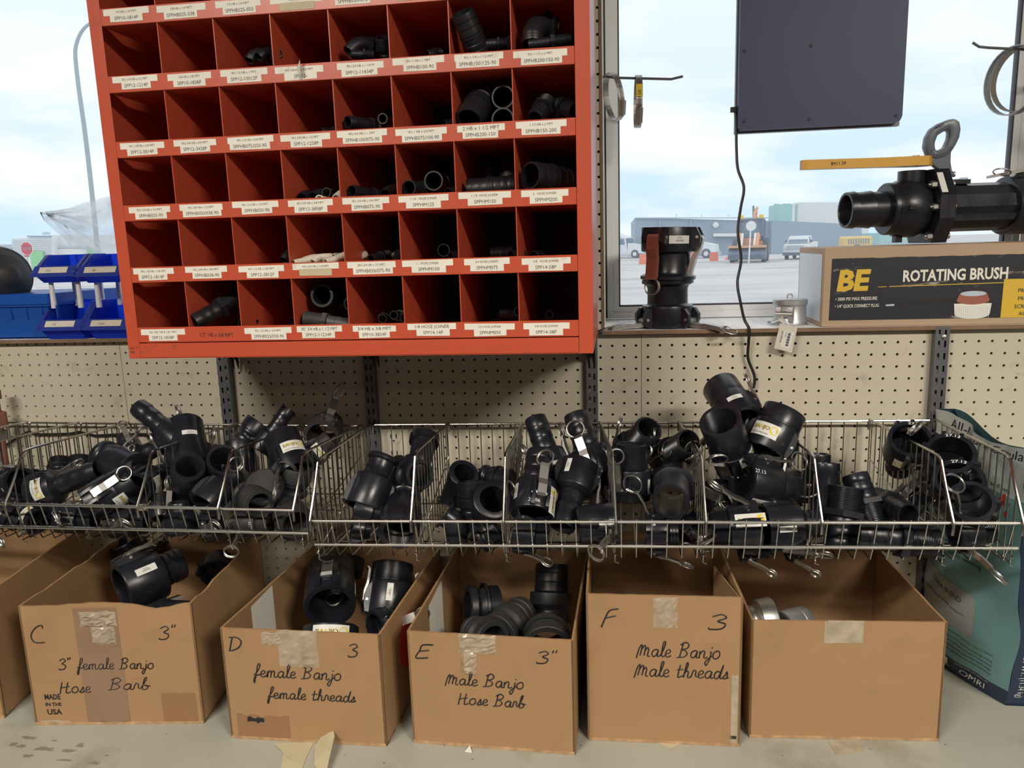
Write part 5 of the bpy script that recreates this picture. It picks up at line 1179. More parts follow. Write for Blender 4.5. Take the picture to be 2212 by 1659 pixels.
b = MB(); b.tube([s0, at(1692, 697, -.2), at(1705, 702, -.8), k1], .045, 5); b.tube([s0, at(1683, 690, .1), at(1697, 703, -.8), k1], .045, 5); b.tube([at(1668, 697, .0), at(1690, 690, .1), at(1700, 696, -.6), k1], .04, 5); b.build('string', 'sticker_white', t)
tg = [at(1685, 699, -.84), at(1723, 706, -.84), at(1710, 762, -.84), at(1672, 752, -.84)]
b = MB(); b.prism(tg, (0, -.02, 0)); tgo = b.build('hang_tag', 'paper_tag', t)
b = MB(); a0, a1, a2, a3 = tg; ip = lambda u, v: a0.lerp(a1, u).lerp(a3.lerp(a2, u), v)
b.prism([ip(.30, .22)+Vector((0, -.024, 0)), ip(.86, .22)+Vector((0, -.024, 0)), ip(.86, .88)+Vector((0, -.024, 0)), ip(.30, .88)+Vector((0, -.024, 0))], (0, -.008, 0)); b.build('tag_sticker', 'sticker_white', tgo)
b = MB(); dn = (a3-a0); ac = (a0-a1)
for k in range(16):
    v = .26+.56*k/16; b.add([ip(.56, v)+Vector((0, -.036, 0)), ip(.72, v)+Vector((0, -.036, 0)), ip(.72, v+.012+.012*(k % 3))+Vector((0, -.036, 0)), ip(.56, v+.012+.012*(k % 3))+Vector((0, -.036, 0))], [(0, 1, 2, 3)])
b.text('200 MFE 06', ip(.20, .26)+Vector((0, -.036, 0)), dn, -ac, .20, 'L', dn.length*.55); b.text('IIIIIIIIIIIIII', ip(.42, .26)+Vector((0, -.036, 0)), dn, -ac, .13, 'L', dn.length*.55); b.build('tag_print', 'ink', tgo)
# ---- rotating brush carton
fx0, fz0, fz1 = 74.95, SZ, at(1778, 536, -.5).z; fx1 = 93.4; fy = -.5
t = thing('product_carton', (84, 3, SZ), 'long carton printed ROTATING BRUSH on the window sill', 'carton')
b = MB(); b.cbox((fx0, fy, fz0), (fx1, fy+8.6, fz1), .07); b.build('carton', 'box_kraft', t)
H = fz1-fz0; y = fy-.012
def R_(u, v): return (fx0+u, y, fz0+v)
b = MB(); r2 = random.Random(5); top_ = [(x, H*.862+r2.uniform(-.03, .03)) for x in [.62+i*.6 for i in range(29)]]
b.prism([R_(.55, H*.085), R_(17.7, H*.085)]+[R_(*p) for p in top_[::-1]], (0, -.01, 0)); pn = b.build('printed_panel', 'box_black', t)
b = MB(); b.prism([R_(13.45, H*.085), R_(17.7, H*.085), R_(17.7, H*.56), R_(13.5, H*.56)], (0, -.018, 0)); b.build('yellow_panel', 'box_yellow', t)
b = MB(); g = lambda u, v: R_(u, v)
def poly(P): b.add([(p[0], y-.022, p[2]) for p in [R_(*q) for q in P]], [tuple(range(len(P)))])
b.text('BE', (fx0+1.0, y-.022, fz0+2.95), (1, 0, .008), (.13, 0, 1), 2.25, 'L', 2.55, bold=.045)
poly([(4.2, 3.12), (4.85, 3.14), (4.85, 3.19), (4.2, 3.17)]); poly([(5.05, 3.14), (17.6, 3.30), (17.6, 3.36), (5.05, 3.20)])
b.build('yellow_print', 'box_yellow', t)
b = MB()
def bold(s, u, v, size, w, al='L', bo=.022):
    b.text(s, (fx0+u, y-.022, fz0+v), (1, 0, .008), (0, 0, 1), size, al, w, bold=bo if size > .5 else bo*.55)
bold('ROTATING BRUSH', 6.0, 3.55, 1.22, 7.75, bo=.03); b.build('title_print', 'label_white', t); b = MB(); bold('\u2022 2000 PSI MAX PRESSURE', .98, 2.12, .36, 3.2); bold('\u2022 1/4" QUICK CONNECT PLUG', .98, 1.55, .36, 3.35); b.build('white_print', 'label_white', t)
b = MB()
for s, v in (('PROVIDES', 2.5), ('PRESSURE', 1.88), ('SCRUBBING', 1.26), ('ACTION', .70)): bold(s, 15.5, v, .42, 2.3 if len(s) > 6 else 1.5, 'C')
b.build('black_print', 'ink', t)
# picture of the brush printed on the carton
b = MB(); b.mi = 0
cu, cv = 11.35, 1.35
def pp(P, mi): b.mi = mi; b.add([(fx0+u, y-.024-.001*mi, fz0+v) for u, v in P], [tuple(range(len(P)))])
el = lambda u, v, a, c, n=24, a0=0, a1=2*pi: [(u+a*cos(a0+(a1-a0)*k/n), v+c*sin(a0+(a1-a0)*k/n)) for k in range(n+1)]
pp([(cu-1.38, cv+.35), (cu-1.30, cv-.45)]+el(cu, cv-.45, 1.30, .42, 16, pi, 2*pi)[1:-1]+[(cu+1.30, cv-.45), (cu+1.38, cv+.35)], 1)
pp(el(cu, cv+.38, 1.40, .40), 0); pp(el(cu, cv+.62, 1.22, .36), 2); pp([(cu-1.05, cv+1.05), (cu-1.2, cv+.6)]+el(cu, cv+.62, 1.2, .3, 12, pi, 2*pi)[1:-1]+[(cu+1.2, cv+.6), (cu+1.0, cv+1.1)]+el(cu, cv+1.1, 1.0, .25, 12, 0, pi)[1:-1], 3)
pp(el(cu-.02, cv+1.12, .95, .20), 4)
pp([(5.5, 1.55), (5.5, 1.85), (10.3, 2.25), (10.3, 1.9)], 0); pp([(4.85, 1.62), (5.5, 1.62), (5.5, 1.78), (4.85, 1.74)], 4)
for k in range(18):
    u = cu-1.22+k*.143; pp([(u, cv-.78+.0), (u+.03, cv-.78), (u+.03, cv+.15), (u, cv+.15)], 4)
b.build('brush_picture', ['ink', 'label_white', 'brick_tape', 'red_brush', 'far_tank'] if 'red_brush' in MAT else ['ink', 'label_white', 'brick_tape', 'brick_tape', 'far_tank'], t)
b = MB(); b.prism([(fx0-.012, fy+.5, fz0+.4), (fx0-.012, fy+8.2, fz0+.4), (fx0-.012, fy+8.2, fz1-.5), (fx0-.012, fy+.5, fz1-.5)], (-.012, 0, 0)); ss = b.build('side_sticker', 'box_white', t)
# ---- dry disconnect valve on the carton
vy = 3.4
t = thing('ball_valve', (84, vy, fz1), 'black hose valve with a yellow lever and a grey handle, lying on the long carton', 'valve')
ax0 = at(1828, 455, vy); ax1 = at(2212, 452, vy); zc = ax0.z
def vx(px): return at(px, 452, vy).x
X0 = Matrix.Rotation(pi/2, 4, 'Y')
def along(x, zz=None): return Matrix.Translation((x, vy, zc if zz is None else zz)) @ X0
yawv = Matrix.Translation((vx(1960), vy, 0)) @ Matrix.Rotation(radians(9), 4, 'Z') @ Matrix.Translation((-vx(1960), -vy, 0))
def bl(b, n, m, p=None): 
    b.v = [tuple(yawv @ Vector(q)) for q in b.v]; return b.build(n, m, p or t)
x_b0, x_b1 = vx(1818), vx(1905); rb = 1.48
b = MB(); Lb = x_b1-x_b0
b.lathe([(rb*.84, 0), (rb*.97, 0)]+[(rb*.98, .05), (rb*1.02, .62), (rb*.96, .66), (rb*.97, 1.2), (rb*1.03, 1.95), (rb*.97, 2.0), (rb*.97, Lb)]+[(rb*.8, Lb), (rb*.8, .1)], 40, along(x_b0)); bl(b, 'hose_barb', 'black_plastic')
xg = vx(1985); rg = 2.35
b = MB(); b.lathe([(rb*.9, 0), (2.02, .02), (2.1, .1), (2.12, .42), (2.0, .5), (2.25, .95), (rg, 1.5), (rg*1.0, 2.4), (2.1, xg-x_b1+.1), (.1, xg-x_b1+.1)], 40, along(x_b1), closed=False)
b.lathe([(1.05, 0), (1.05, 1.0), (.01, 1.0)], 24, Matrix.Translation((vx(1965), vy, zc+2.0)), closed=False)
b.box((vx(1938)-.2, vy-.3, zc-2.75), (vx(1938)+.35, vy+.3, zc-1.8)); b.box((vx(1936)-.2, vy-rg-.06, zc-.15), (vx(1936)+.2, vy-rg+.3, zc+.15)); bl(b, 'ball_housing', 'black_plastic')
hx, hw = vx(1992), .62; oc = [(1.5, 3.0), (-1.5, 3.0), (-2.8, .9), (-2.8, -.9), (-1.7, -2.85), (1.7, -2.85), (2.8, -.9), (2.8, .9)]
b = MB()
for k in (0, 1): b.prism([(hx+k*hw+.02*k, vy+p[0], zc+p[1]) for p in oc], (hw, 0, 0))
bl(b, 'flange_plate', 'black_plastic')
for (p, q) in ((-1.95, 1.75), (-2.35, 0), (-1.75, -2.3), (1.9, 1.75)):
    b = MB(); b.lathe([(.3, -.42), (.3, -.02), (.1, -.02)], 6, along(hx, zc+q) @ Matrix.Translation((0, p, 0)), closed=False, sm=False); b.lathe([(.13, -.62), (.13, -.4), (.05, -.4)], 10, along(hx, zc+q) @ Matrix.Translation((0, p, 0)), closed=False); b.lathe([(.25, 0), (.25, .2), (.05, .2)], 10, along(hx+2*hw, zc+q) @ Matrix.Translation((0, p, 0)), closed=False); bl(b, 'bolt', 'steel')
b = MB(); zl = at(1860, 354, vy).z
xl0, xl1 = vx(1716), vx(2008)
P = [(xl0, -.28), (xl0+.35, -.42), (xl1-4.0, -.50), (xl1-1.9, -.95), (xl1-.7, -1.0), (xl1-.1, -.5), (xl1, 0), (xl1-.1, .5), (xl1-.7, 1.0), (xl1-1.9, .95), (xl1-4.0, .50), (xl0+.35, .42), (xl0, .28)]
b.prism([(x, vy+yy, zl-.38) for x, yy in P], (0, 0, .74)); bl(b, 'lever', 'yellow_lever')
lv = COL.objects[-1]
b = MB(); b.text('$411.39', (vx(1776), vy-.475, zl-.12), (1, -.012, 0), (0, 0, 1), .38, 'L', 1.4); bl(b, 'price_writing', 'ink')
b = MB(); b.lathe([(.28, 0), (.28, .12), (.02, .14)], 12, Matrix.Translation((vx(1972), vy, zl+.36)), closed=False); bl(b, 'lever_screw', 'steel')
# grey D handle seen edge-on-ish
def hp(X, Y, y=0): return at(1700+X/4.32, 240+Y/4.32, vy+y)
OUT = [(1268, 340), (1282, 250), (1325, 172), (1400, 120), (1490, 84), (1555, 74), (1596, 105), (1608, 170), (1594, 250), (1562, 318), (1515, 392), (1460, 432), (1380, 452), (1305, 436)]
INN = [(1366, 300), (1392, 232), (1440, 200), (1484, 180), (1496, 200), (1488, 262), (1456, 338), (1420, 360), (1378, 372), (1364, 345)]
def radial(P, c, a):
    d = (cos(a), sin(a)); best = 0
    for (x0_, y0_), (x1_, y1_) in zip(P, P[1:]+P[:1]):
        ex, ey = x1_-x0_, y1_-y0_; den = d[0]*ey-d[1]*ex
        if abs(den) < 1e-9: continue
        t_ = ((x0_-c[0])*ey-(y0_-c[1])*ex)/den; q_ = ((x0_-c[0])*d[1]-(y0_-c[1])*d[0])/den
        if t_ > 0 and -1e-6 <= q_ <= 1+1e-6: best = max(best, t_)
    return (c[0]+d[0]*best, c[1]+d[1]*best)
b = MB(); nn = 48; cc = (1430, 270); lo_ = []
prof = ((0, -.25), (.10, -.48), (.5, -.58), (.9, -.48), (1, -.25), (1, .25), (.9, .48), (.5, .55), (.1, .48), (0, .25))
for k in range(nn):
    a = 2*pi*k/nn; o_ = radial(OUT, cc, a); i_ = radial(INN, cc, a)
    for f, yy in prof: lo_.append(hp(lerp(o_[0], i_[0], f), lerp(o_[1], i_[1], f))+Vector((0, yy, 0)))
np_ = len(prof)
b.add(lo_, [(k*np_+m, ((k+1) % nn)*np_+m, ((k+1) % nn)*np_+(m+1) % np_, k*np_+(m+1) % np_) for k in range(nn) for m in range(np_)], True)
b.prism([hp(1330, 425)+Vector((0, -.38, 0)), hp(1470, 415)+Vector((0, -.38, 0)), hp(1512, 380)+Vector((0, -.38, 0)), hp(1508, 480)+Vector((0, -.38, 0)), hp(1520, 555)+Vector((0, -.38, 0)), hp(1546, 590)+Vector((0, -.38, 0)), hp(1500, 632)+Vector((0, -.38, 0)), hp(1470, 570)+Vector((0, -.38, 0)), hp(1400, 540)+Vector((0, -.38, 0)), hp(1350, 500)+Vector((0, -.38, 0))], (0, .76, 0))
hd = b.build('handle', 'handle_grey', t)
b = MB(); b.lathe([(.22, 0), (.22, .2), (.05, .2)], 10, Matrix.Translation(hp(1540, 590)) @ Matrix.Rotation(pi/2, 4, 'Y'), closed=False); b.build('bolt', 'steel', t)
b = MB(); p0 = hp(1352, 182)+Vector((0, -.60, 0)); p1 = hp(1436, 142)+Vector((0, -.60, 0)); b.text('BANJO', p0, p1-p0, (0, 0, 1), .32, 'L', (p1-p0).length, bold=.02); b.build('moulded_name', 'ink', hd)
xs, xe = hx+2*hw, vx(2330); b = MB()
rc = 2.05; b.lathe([(rc*.8, 0), (rc*.95, .02), (rc*.95, xe-xs), (.1, xe-xs)], 12, along(xs, zc-.05), closed=False, sm=False)
b.prism([(xs+.1, vy-rc*.86, zc-.55), (vx(2190), vy-rc*.86, zc-.55), (vx(2175), vy-rc*.98, zc-1.15), (xs+.1, vy-rc*.98, zc-1.15)], (0, .3, 0))
b.box((xs, vy-.9, zc+rc*.88), (xs+2.2, vy+.9, zc+rc*1.05)); bl(b, 'coupler_barrel', 'black_plastic')
b = MB(); xk = vx(2182); b.lathe([(rc*1.0, 0), (rc*1.14, .1), (rc*1.16, 4.4), (rc*1.0, 4.5)], 40, along(xk, zc-.02), closed=False); 
b.prism([(xk+.3, vy-.5, zc+rc*1.05), (xk+1.1, vy-.5, zc+rc*1.35), (xk+3.5, vy-.5, zc+rc*1.35), (xk+3.5, vy-.5, zc+rc)], (0, .3, 0)); bl(b, 'coupler_collar', 'black_plastic')
b = MB(); zb_ = zc+rc*1.16
b.hexa([(vx(2135), vy-.75, zb_-.2), (xk+1.2, vy-.75, zb_+.25), (xk+1.2, vy-.25, zb_+.25), (vx(2135), vy-.25, zb_-.2), (vx(2135), vy-.75, zb_+.02), (xk+1.2, vy-.75, zb_+.50), (xk+1.2, vy-.25, zb_+.5), (vx(2135), vy-.25, zb_+.02)]); am = bl(b, 'cam_arm', 'steel')
b = MB(); b.ring((vx(2160), vy-.85, zb_+.25), (.35, .3, 1), .62, .06); bl(b, 'pull_ring', 'steel', am)
b = MB(); b.text('BANJO', (vx(2160), vy-.765, zb_+.02), (1, 0, .2), (0, 0, 1), .24, 'L', .9); bl(b, 'stamped_name', 'ink', am)
b = MB(); q = at(2013, 397, vy-2.6); b.hexa([(hx+.12, vy-2.67, zc+1.1), (hx+.62, vy-2.67, zc+1.1), (hx+.62, vy-2.66, zc+1.1), (hx+.12, vy-2.66, zc+1.1)]+[(hx+.12, vy-1.68, zc+2.7), (hx+.62, vy-1.68, zc+2.7), (hx+.62, vy-1.67, zc+2.7), (hx+.12, vy-1.67, zc+2.7)])
b.v = [(p[0], p[1]-.04, p[2]) for p in b.v]; stk = bl(b, 'sticker', 'sticker_white')
b = MB()
for k in range(9):
    f0 = .15+.08*k; yy = lerp(vy-2.67, vy-1.68, f0)-.06; zz = lerp(zc+.6, zc+2.2, f0); b.add([(hx+.25, yy, zz), (hx+.5, yy, zz), (hx+.5, yy+.018, zz+.07+.03*(k % 3)), (hx+.25, yy+.018, zz+.07+.03*(k % 3))], [(0, 1, 2, 3)])
bl(b, 'sticker_print', 'ink', stk)
# ---- peg hooks with hose clamps
def hook(pts, label):
    b = MB(); b.tube(pts, .105, 8); o = b.build('peg_hook', 'track_steel', org=tuple(pts[0])); return tag(o, label, 'peg hook')
hy = 2.6
h0 = at(1322, 166, hy); hook([Vector((JX0-.1, hy, h0.z+.05)), Vector((JX0+.3, hy, h0.z+.05)), at(1330, 168, hy), at(1450, 171, hy), at(1458, 169, hy), at(1475, 165, hy)], 'thin steel peg hook reaching out from the window jamb above the stacked couplers')
ry = 2.6; h1 = at(2212, 107, ry); hook([Vector((JX1+.1, ry, h1.z)), h1, at(2135, 103, ry), at(2115, 101, ry), at(2101, 92, ry)], 'thin steel peg hook at the far window jamb, above the yellow lever')
def clamp(top, drop, w, label, tilt=0, ovl=.34, mm='steel', gear=True, swing=0, wid=.52, yel=False):
    """worm-drive hose clamp hanging from a point: a flat band loop"""
    t = thing('hose_clamp', tuple(top), label, 'hose clamp', 'hose clamps on the peg hooks'); b = MB(); n = 32
    c = Vector(top)+Vector((0, 0, -drop/2+.11)); Q = Matrix.Rotation(radians(swing), 3, 'Y') @ Matrix.Rotation(radians(tilt), 3, 'Z')
    def pt(a, s, k): return Vector(top)+Q @ (Vector((s, w/2*k*sin(a), -drop/2+.11+drop/2*k*cos(a))))
    for i in range(n):
        a0, a1 = 2*pi*i/n, 2*pi*(i+1)/n
        b.hexa([pt(a0, -wid/2, 1), pt(a1, -wid/2, 1), pt(a1, wid/2, 1), pt(a0, wid/2, 1), pt(a0, -wid/2, .97), pt(a1, -wid/2, .97), pt(a1, wid/2, .97), pt(a0, wid/2, .97)])
    for i in range(n): b.smooth[i*6:(i+1)*6] = [True]*6
    b.build('band', mm, t)
    g = MB()
    for i in range(22):
        a = -.2-i*.05-pi/2+.5; g.hexa([pt(a, -.13, 1.005), pt(a+.018, -.13, 1.005), pt(a+.018, .13, 1.005), pt(a, .13, 1.005), pt(a, -.13, 1.016), pt(a+.018, -.13, 1.016), pt(a+.018, .13, 1.016), pt(a, .13, 1.016)])
    g.build('worm_slots', 'gasket', t)
    if gear:
        a = -2.2; g = MB(); p0 = pt(a, 0, 1.06); g.tube([pt(a-.35, 0, 1.08), pt(a+.35, 0, 1.08)], .21, 10); g.hexa([pt(a-.3, -wid/2-.05, .98), pt(a+.3, -wid/2-.05, .98), pt(a+.3, wid/2+.05, .98), pt(a-.3, wid/2+.05, .98), pt(a-.3, -wid/2-.05, 1.1), pt(a+.3, -wid/2-.05, 1.1), pt(a+.3, wid/2+.05, 1.1), pt(a-.3, wid/2+.05, 1.1)]); g.build('screw_housing', mm, t)
    if yel:
        g = MB(); g.hexa([pt(-1.0, -wid/2-.01, 1.01), pt(-1.5, -wid/2-.01, 1.01), pt(-1.5, wid/2+.01, 1.01), pt(-1.0, wid/2+.01, 1.01), pt(-1.0, -wid/2-.01, 1.03), pt(-1.5, -wid/2-.01, 1.03), pt(-1.5, wid/2+.01, 1.03), pt(-1.0, wid/2+.01, 1.03)]); g.build('yellow_tab', 'yellow', t)
    return t
clamp(at(1317, 163, hy)+Vector((0, 0, .1)), 3.9, 2.6, 'steel hose clamp hanging against the window frame, first on its hook', tilt=28, swing=-10)
clamp(at(1379, 168, hy)+Vector((0, 0, .1)), 4.2, 3.0, 'narrow steel hose clamp with a yellow tab, hanging against the sky', tilt=3, swing=1, yel=True)
clamp(at(2196, 104, ry)+Vector((0, 0, .1)), 5.2, 5.0, 'large steel hose clamp hanging at the far window frame, front one', tilt=24, wid=.62)
clamp(at(2210, 105, ry)+Vector((0, 0, .1)), 4.9, 4.6, 'large steel hose clamp behind another at the far window frame', tilt=30, wid=.62)
# ---- screen hung in the window, seen from behind
my = 3.0; a = at(1594, 281, my); c = at(1946, 265, my); 
t = thing('hanging_screen', ((a.x+c.x)/2, my, a.z), 'black flat screen seen from behind, hanging in the window above the yellow lever', 'screen')
zb = (a.z+c.z)/2; x0, x1 = a.x, at(1955, 150, my).x; zt2 = zb+22
b = MB(); rr = .5; P = [(x0, zb+rr*.4), (x0+rr*.4, zb), (x1-rr, zb), (x1-rr*.3, zb+rr*.3), (x1, zb+rr), (x1, zt2), (x0, zt2)]
b.prism([(x, my, z) for x, z in P], (0, 1.4, 0)); b.build('back_cover', 'screen_back', t)
b = MB(); b.box((x0-.12, my+.9, zb-.14), (x1+.1, my+1.55, zt2+.1)); b.build('bezel', 'track_steel', t)
for px, py in ((1752, 99), (1747, 258), (1607, 262), (1935, 250), (1608, 110)):
    q = at(px, py, my); b = MB(); b.lathe([(.14, 0), (.14, -.03), (.06, -.03)], 12, Matrix.Translation(q) @ Matrix.Rotation(-pi/2, 4, 'X'), closed=False); b.build('cover_screw', 'ink', t)
b = MB(); q = at(1586, 237, my+.7); b.box((q.x-.3, my+.5, q.z-.2), (x0+.1, my+.9, q.z+.2)); b.build('power_plug', 'ink', t)
b = MB()
for zz in (41.4,): b.tube([(x0+2, my+.7, zt2-.2), (x0+2, my+.7, 41.9)], .08, 6); b.tube([(x1-2, my+.7, zt2-.2), (x1-2, my+.7, 41.9)], .08, 6)
b.build('hanging_wire', 'steel', t)
def cspl(P, n=6):
    out = []
    for i in range(len(P)-1):
        a_, b_, c_, d_ = P[max(i-1, 0)], P[i], P[i+1], P[min(i+2, len(P)-1)]
        for k in range(n):
            q = k/n; out.append(.5*((2*b_)+(c_-a_)*q+(2*a_-5*b_+4*c_-d_)*q*q+(3*b_-a_-3*c_+d_)*q**3))
    return out+[P[-1]]
cp_ = [at(1586, 238, my+.7), at(1590, 255, my+.6), at(1591, 320, my+.3), at(1594, 365, my), at(1607, 405, my-.4), at(1600, 450, my-.8), at(1594, 500, my-1.2), at(1601, 560, my-1.4), at(1593, 610, my-1.6), at(1600, 655, .6), at(1608, 690, -.55), at(1618, 711, -.9), at(1617, 740, -.75), at(1616, 775, -.5), at(1630, 815, -.5), at(1624, 850, -.5), at(1612, 885, -.7), at(1604, 930, -.8)]
b = MB(); b.tube(cspl(cp_), .12, 7); tag(b.build('power_cable', 'cable', org=tuple(cp_[0])), 'black power cable dropping from the hanging screen across the sill and pegboard', 'cable')
# ================================================================ the far sill: tote, bins, float, plastic bag
ty = -.3
q0 = at(160, 640, ty)
t = thing('storage_tote', (at(40, 700, ty).x, 4, SZ+.15), 'long blue plastic tote on the window sill, carrying the black rubber float', 'tote')
zl = at(40, 636, ty).z; zb = SZ+.14; xr = at(88, 690, ty).x; xrt = at(100, 640, ty).x; xl = -30
b = MB(); b.hexa([(xl, ty+.5, zb), (xr, ty+.5, zb), (xr+.6, 8.6, zb), (xl, 8.6, zb), (xl, ty+.1, zl-1.1), (xrt, ty+.1, zl-1.1), (xrt+1, 8.9, zl-1.1), (xl, 8.9, zl-1.1)]); b.build('bin_body', 'tote_blue', t)
b = MB(); b.hexa([(xl, ty-.1, zl-1.15), (xrt+.15, ty-.1, zl-1.15), (xrt+1.2, 9.0, zl-1.15), (xl, 9.0, zl-1.15), (xl, ty+.0, zl), (xrt+.1, ty, zl), (xrt+1.2, 9.0, zl), (xl, 9.0, zl)]); b.box((xl, ty-.22, zl-.95), (xrt+.2, ty-.05, zl-.75))
for k in range(24): b.box((xl+k*1.6, ty-.0, zl-2.3), (xl+k*1.6+.12, ty+.3, zl-1.1))
b.build('rim', 'tote_blue', t)
# black rubber float ball lying on the tote
fc = at(-5, 598, 2.6); R0 = at(55, 598, 2.6).x-fc.x
axd = Vector((.86, -.50, .06)).normalized(); tx = axd.orthogonal().normalized(); tyv = axd.cross(tx)
FM = Matrix(((tx.x, tyv.x, axd.x, fc.x), (tx.y, tyv.y, axd.y, fc.y), (tx.z, tyv.z, axd.z, fc.z), (0, 0, 0, 1)))
pr = []; 
for k in range(0, 31):
    a = pi*k/30; rr = R0*sin(a); z = -R0*cos(a); wob = 0
    pr.append((max(.01, rr), z))
pr2 = []
for r_, z_ in pr:
    if z_ > R0*.35 and r_ > R0*.35: pr2 += [(r_, z_), (r_*.985-.04, z_+.02)]
    else: pr2.append((r_, z_ if r_ > R0*.35 or z_ < 0 else z_+.12))
b = MB(); b.lathe(pr2, 40, FM, closed=False); o = b.build('rubber_float', 'rubber', org=(fc.x, fc.y, fc.z-R0)); tag(o, 'black ribbed rubber ball lying on the blue tote by the window', 'rubber ball')
# stacking bins
def bin_(px0, px1, pyr, pyb, yf, label, text, posts=False):
    """front-open stacking bin: px0/px1 front lip ends, pyr back rim, pyb bottom"""
    L = at(px0, pyb-22, yf); Rr = at(px1, pyb-22, yf); x0, x1 = L.x, Rr.x
    zb = SZ+.02 if posts else at(px0, pyb, yf+.8).z; d = 5.0
    zr = at((px0+px1)/2, pyr, yf+d).z; zl = zb+(zr-zb)*.36; w = x1-x0; ins = w*.10
    t = thing('stacking_bin', ((x0+x1)/2, yf+d/2, zb), label, 'parts bin', 'blue stacking bins')
    b = MB(); th = .08
    F0 = [(x0+ins*1.1, yf+.9, zb), (x1-ins*1.1, yf+.9, zb), (x1-ins*.7, yf+d, zb), (x0+ins*.7, yf+d, zb)]
    T0 = [(x0+.12, yf+.05, zl), (x1-.12, yf+.05, zl), (x1-.2, yf+d, zr), (x0+.2, yf+d, zr)]
    S_ = [(x0+.12, yf+2.2, zr), (x1-.12, yf+2.2, zr)]
    b.sheet(*F0, (0, 0, 1), th)
    b.sheet(F0[0], F0[1], T0[1], T0[0], (0, 1, .3), th)                       # front
    b.sheet(F0[3], F0[2], T0[2], T0[3], (0, -1, 0), th)                       # back
    for s, a in ((1, 0), (-1, 1)):
        f, g_, tb, tf = F0[a], F0[3 if a == 0 else 2], T0[3 if a == 0 else 2], T0[a]
        b.prism([f, g_, tb, S_[a], tf], (s*th, 0, 0))
    for u in (.25, .72):
        xr_ = lerp(x0, x1, u); b.box((xr_-.09, yf+d-.14, zb+.3), (xr_+.09, yf+d-.04, zr))
    b.build('bin_body', 'plastic_blue', t)
    b = MB(); lw = .34
    b.prism([(x0, yf-.04, zl-.12), (x1, yf-.04, zl-.12), (x1-.12, yf+.5, zl+.62), (x0+.12, yf+.5, zl+.62)], (0, .05, 0))
    b.box((x0-.03, yf-.12, zl-.34), (x1+.03, yf+.12, zl-.10))
    for a, s in ((x0, 1), (x1-lw, 1)): b.hexa([(a, yf-.02, zl), (a+lw, yf-.02, zl), (a+lw, yf+.2, zl), (a, yf+.2, zl), (a, yf+2.2, zr), (a+lw, yf+2.2, zr), (a+lw, yf+2.45, zr+.02), (a, yf+2.45, zr+.02)])
    b.build('rim', 'plastic_blue_rim', t)
    c0, c1 = x0+w*.17, x0+w*.82; f_ = lambda x, k: (x, lerp(yf-.05, yf+.45, k)-.03, lerp(zl-.12, zl+.62, k))
    b = MB(); b.prism([f_(c0, .16), f_(c1, .16), f_(c1, .86), f_(c0, .86)], (0, -.01, 0)); cd_ = b.build('paper_label', 'paper_tag', t)
    b = MB(); u0 = Vector(f_(c0+(c1-c0)*.25, .35)); b.text(text, u0+Vector((0, -.022, 0)), (1, 0, 0), Vector(f_(c0, .86))-Vector(f_(c0, .16)), .26, 'L', w*.25); b.build('written_size', 'ink', cd_)
    if posts:
        for u, v in ((.14, .3), (.74, .3), (.14, .92), (.74, .92)):
            xr_ = x0+w*u+.25; yy = yf+d*v; zt_ = zr if v > .5 else zr-.02; 
            b = MB(); b.lathe([(.26, zr-.55), (.2, zr+1.9), (.34, zr+1.9), (.34, zr+2.1), (.1, zr+2.1)], 12, Matrix.Translation((xr_, yy, 0)), closed=False); b.build('post', 'post_white', t)
    return t
bin_(77, 175, 648, 716, -1.5, 'blue bin marked 1/4, lower one next to the tote', '1/4', True)
bin_(175.5, 277, 646, 716, -1.5, 'blue bin marked 10-24, lower one next to the red cabinet', '10-24', True)
bin_(66, 160.5, 551, 612, -1.5, 'blue bin with a taped label, upper one next to the tote', '5/16')
bin_(162, 268, 549, 612, -1.5, 'blue bin holding the clear plastic bag, upper one next to the red cabinet', '3/8')
# clear plastic bag flopping out of the upper bin
b = MB(); r3 = random.Random(12); PX = [(88, 460), (92, 478), (120, 502), (155, 530), (190, 555), (215, 572), (232, 577), (258, 575)]; PT = [(90, 458), (110, 455), (150, 447), (180, 440), (205, 430), (232, 422), (246, 425), (275, 440)]
nu, nv = 7, 10; vs = []
for i in range(nu+1):
    for j in range(nv+1):
        f = j/nv; x = lerp(PX[i][0], PT[i][0], f); yy = lerp(PX[i][1], PT[i][1], f)
        dd = 4.6+(r3.uniform(-.55, .55) if 0 < i < nu and 0 < j < nv else 0)-1.2*sin(pi*f)*(i/nu)
        vs.append(at(x+r3.uniform(-2.5, 2.5), yy+r3.uniform(-2.5, 2.5), dd))
fs = [(i*(nv+1)+j, (i+1)*(nv+1)+j, (i+1)*(nv+1)+j+1, i*(nv+1)+j+1) for i in range(nu) for j in range(nv)]
b.add(vs, fs, True); k = len(vs)
b.add([v+Vector((.1, 1.0+.6*sin(i*1.7), .05)) for i, v in enumerate(vs)], fs, True)
o = b.build('plastic_bag', 'clear_film', org=tuple(at(230, 575, 4.6))); tag(o, 'crumpled clear plastic bag spilling out of the upper blue bin', 'plastic bag')
b = MB(); q = atz(100, 722, SZ+.02); b.hexa([(q.x-.5, q.y, SZ+.01), (q.x+.5, q.y-.2, SZ+.01), (q.x+.5, q.y+.7, SZ+.01), (q.x-.5, q.y+.6, SZ+.01), (q.x-.4, q.y, SZ+.35), (q.x+.4, q.y-.1, SZ+.25), (q.x+.4, q.y+.6, SZ+.3), (q.x-.4, q.y+.6, SZ+.4)]); tag(b.build('plastic_clip', 'far_tank', org=(q.x, q.y, SZ)), 'small grey plastic piece on the sill between tote and lower bin', 'plastic piece')
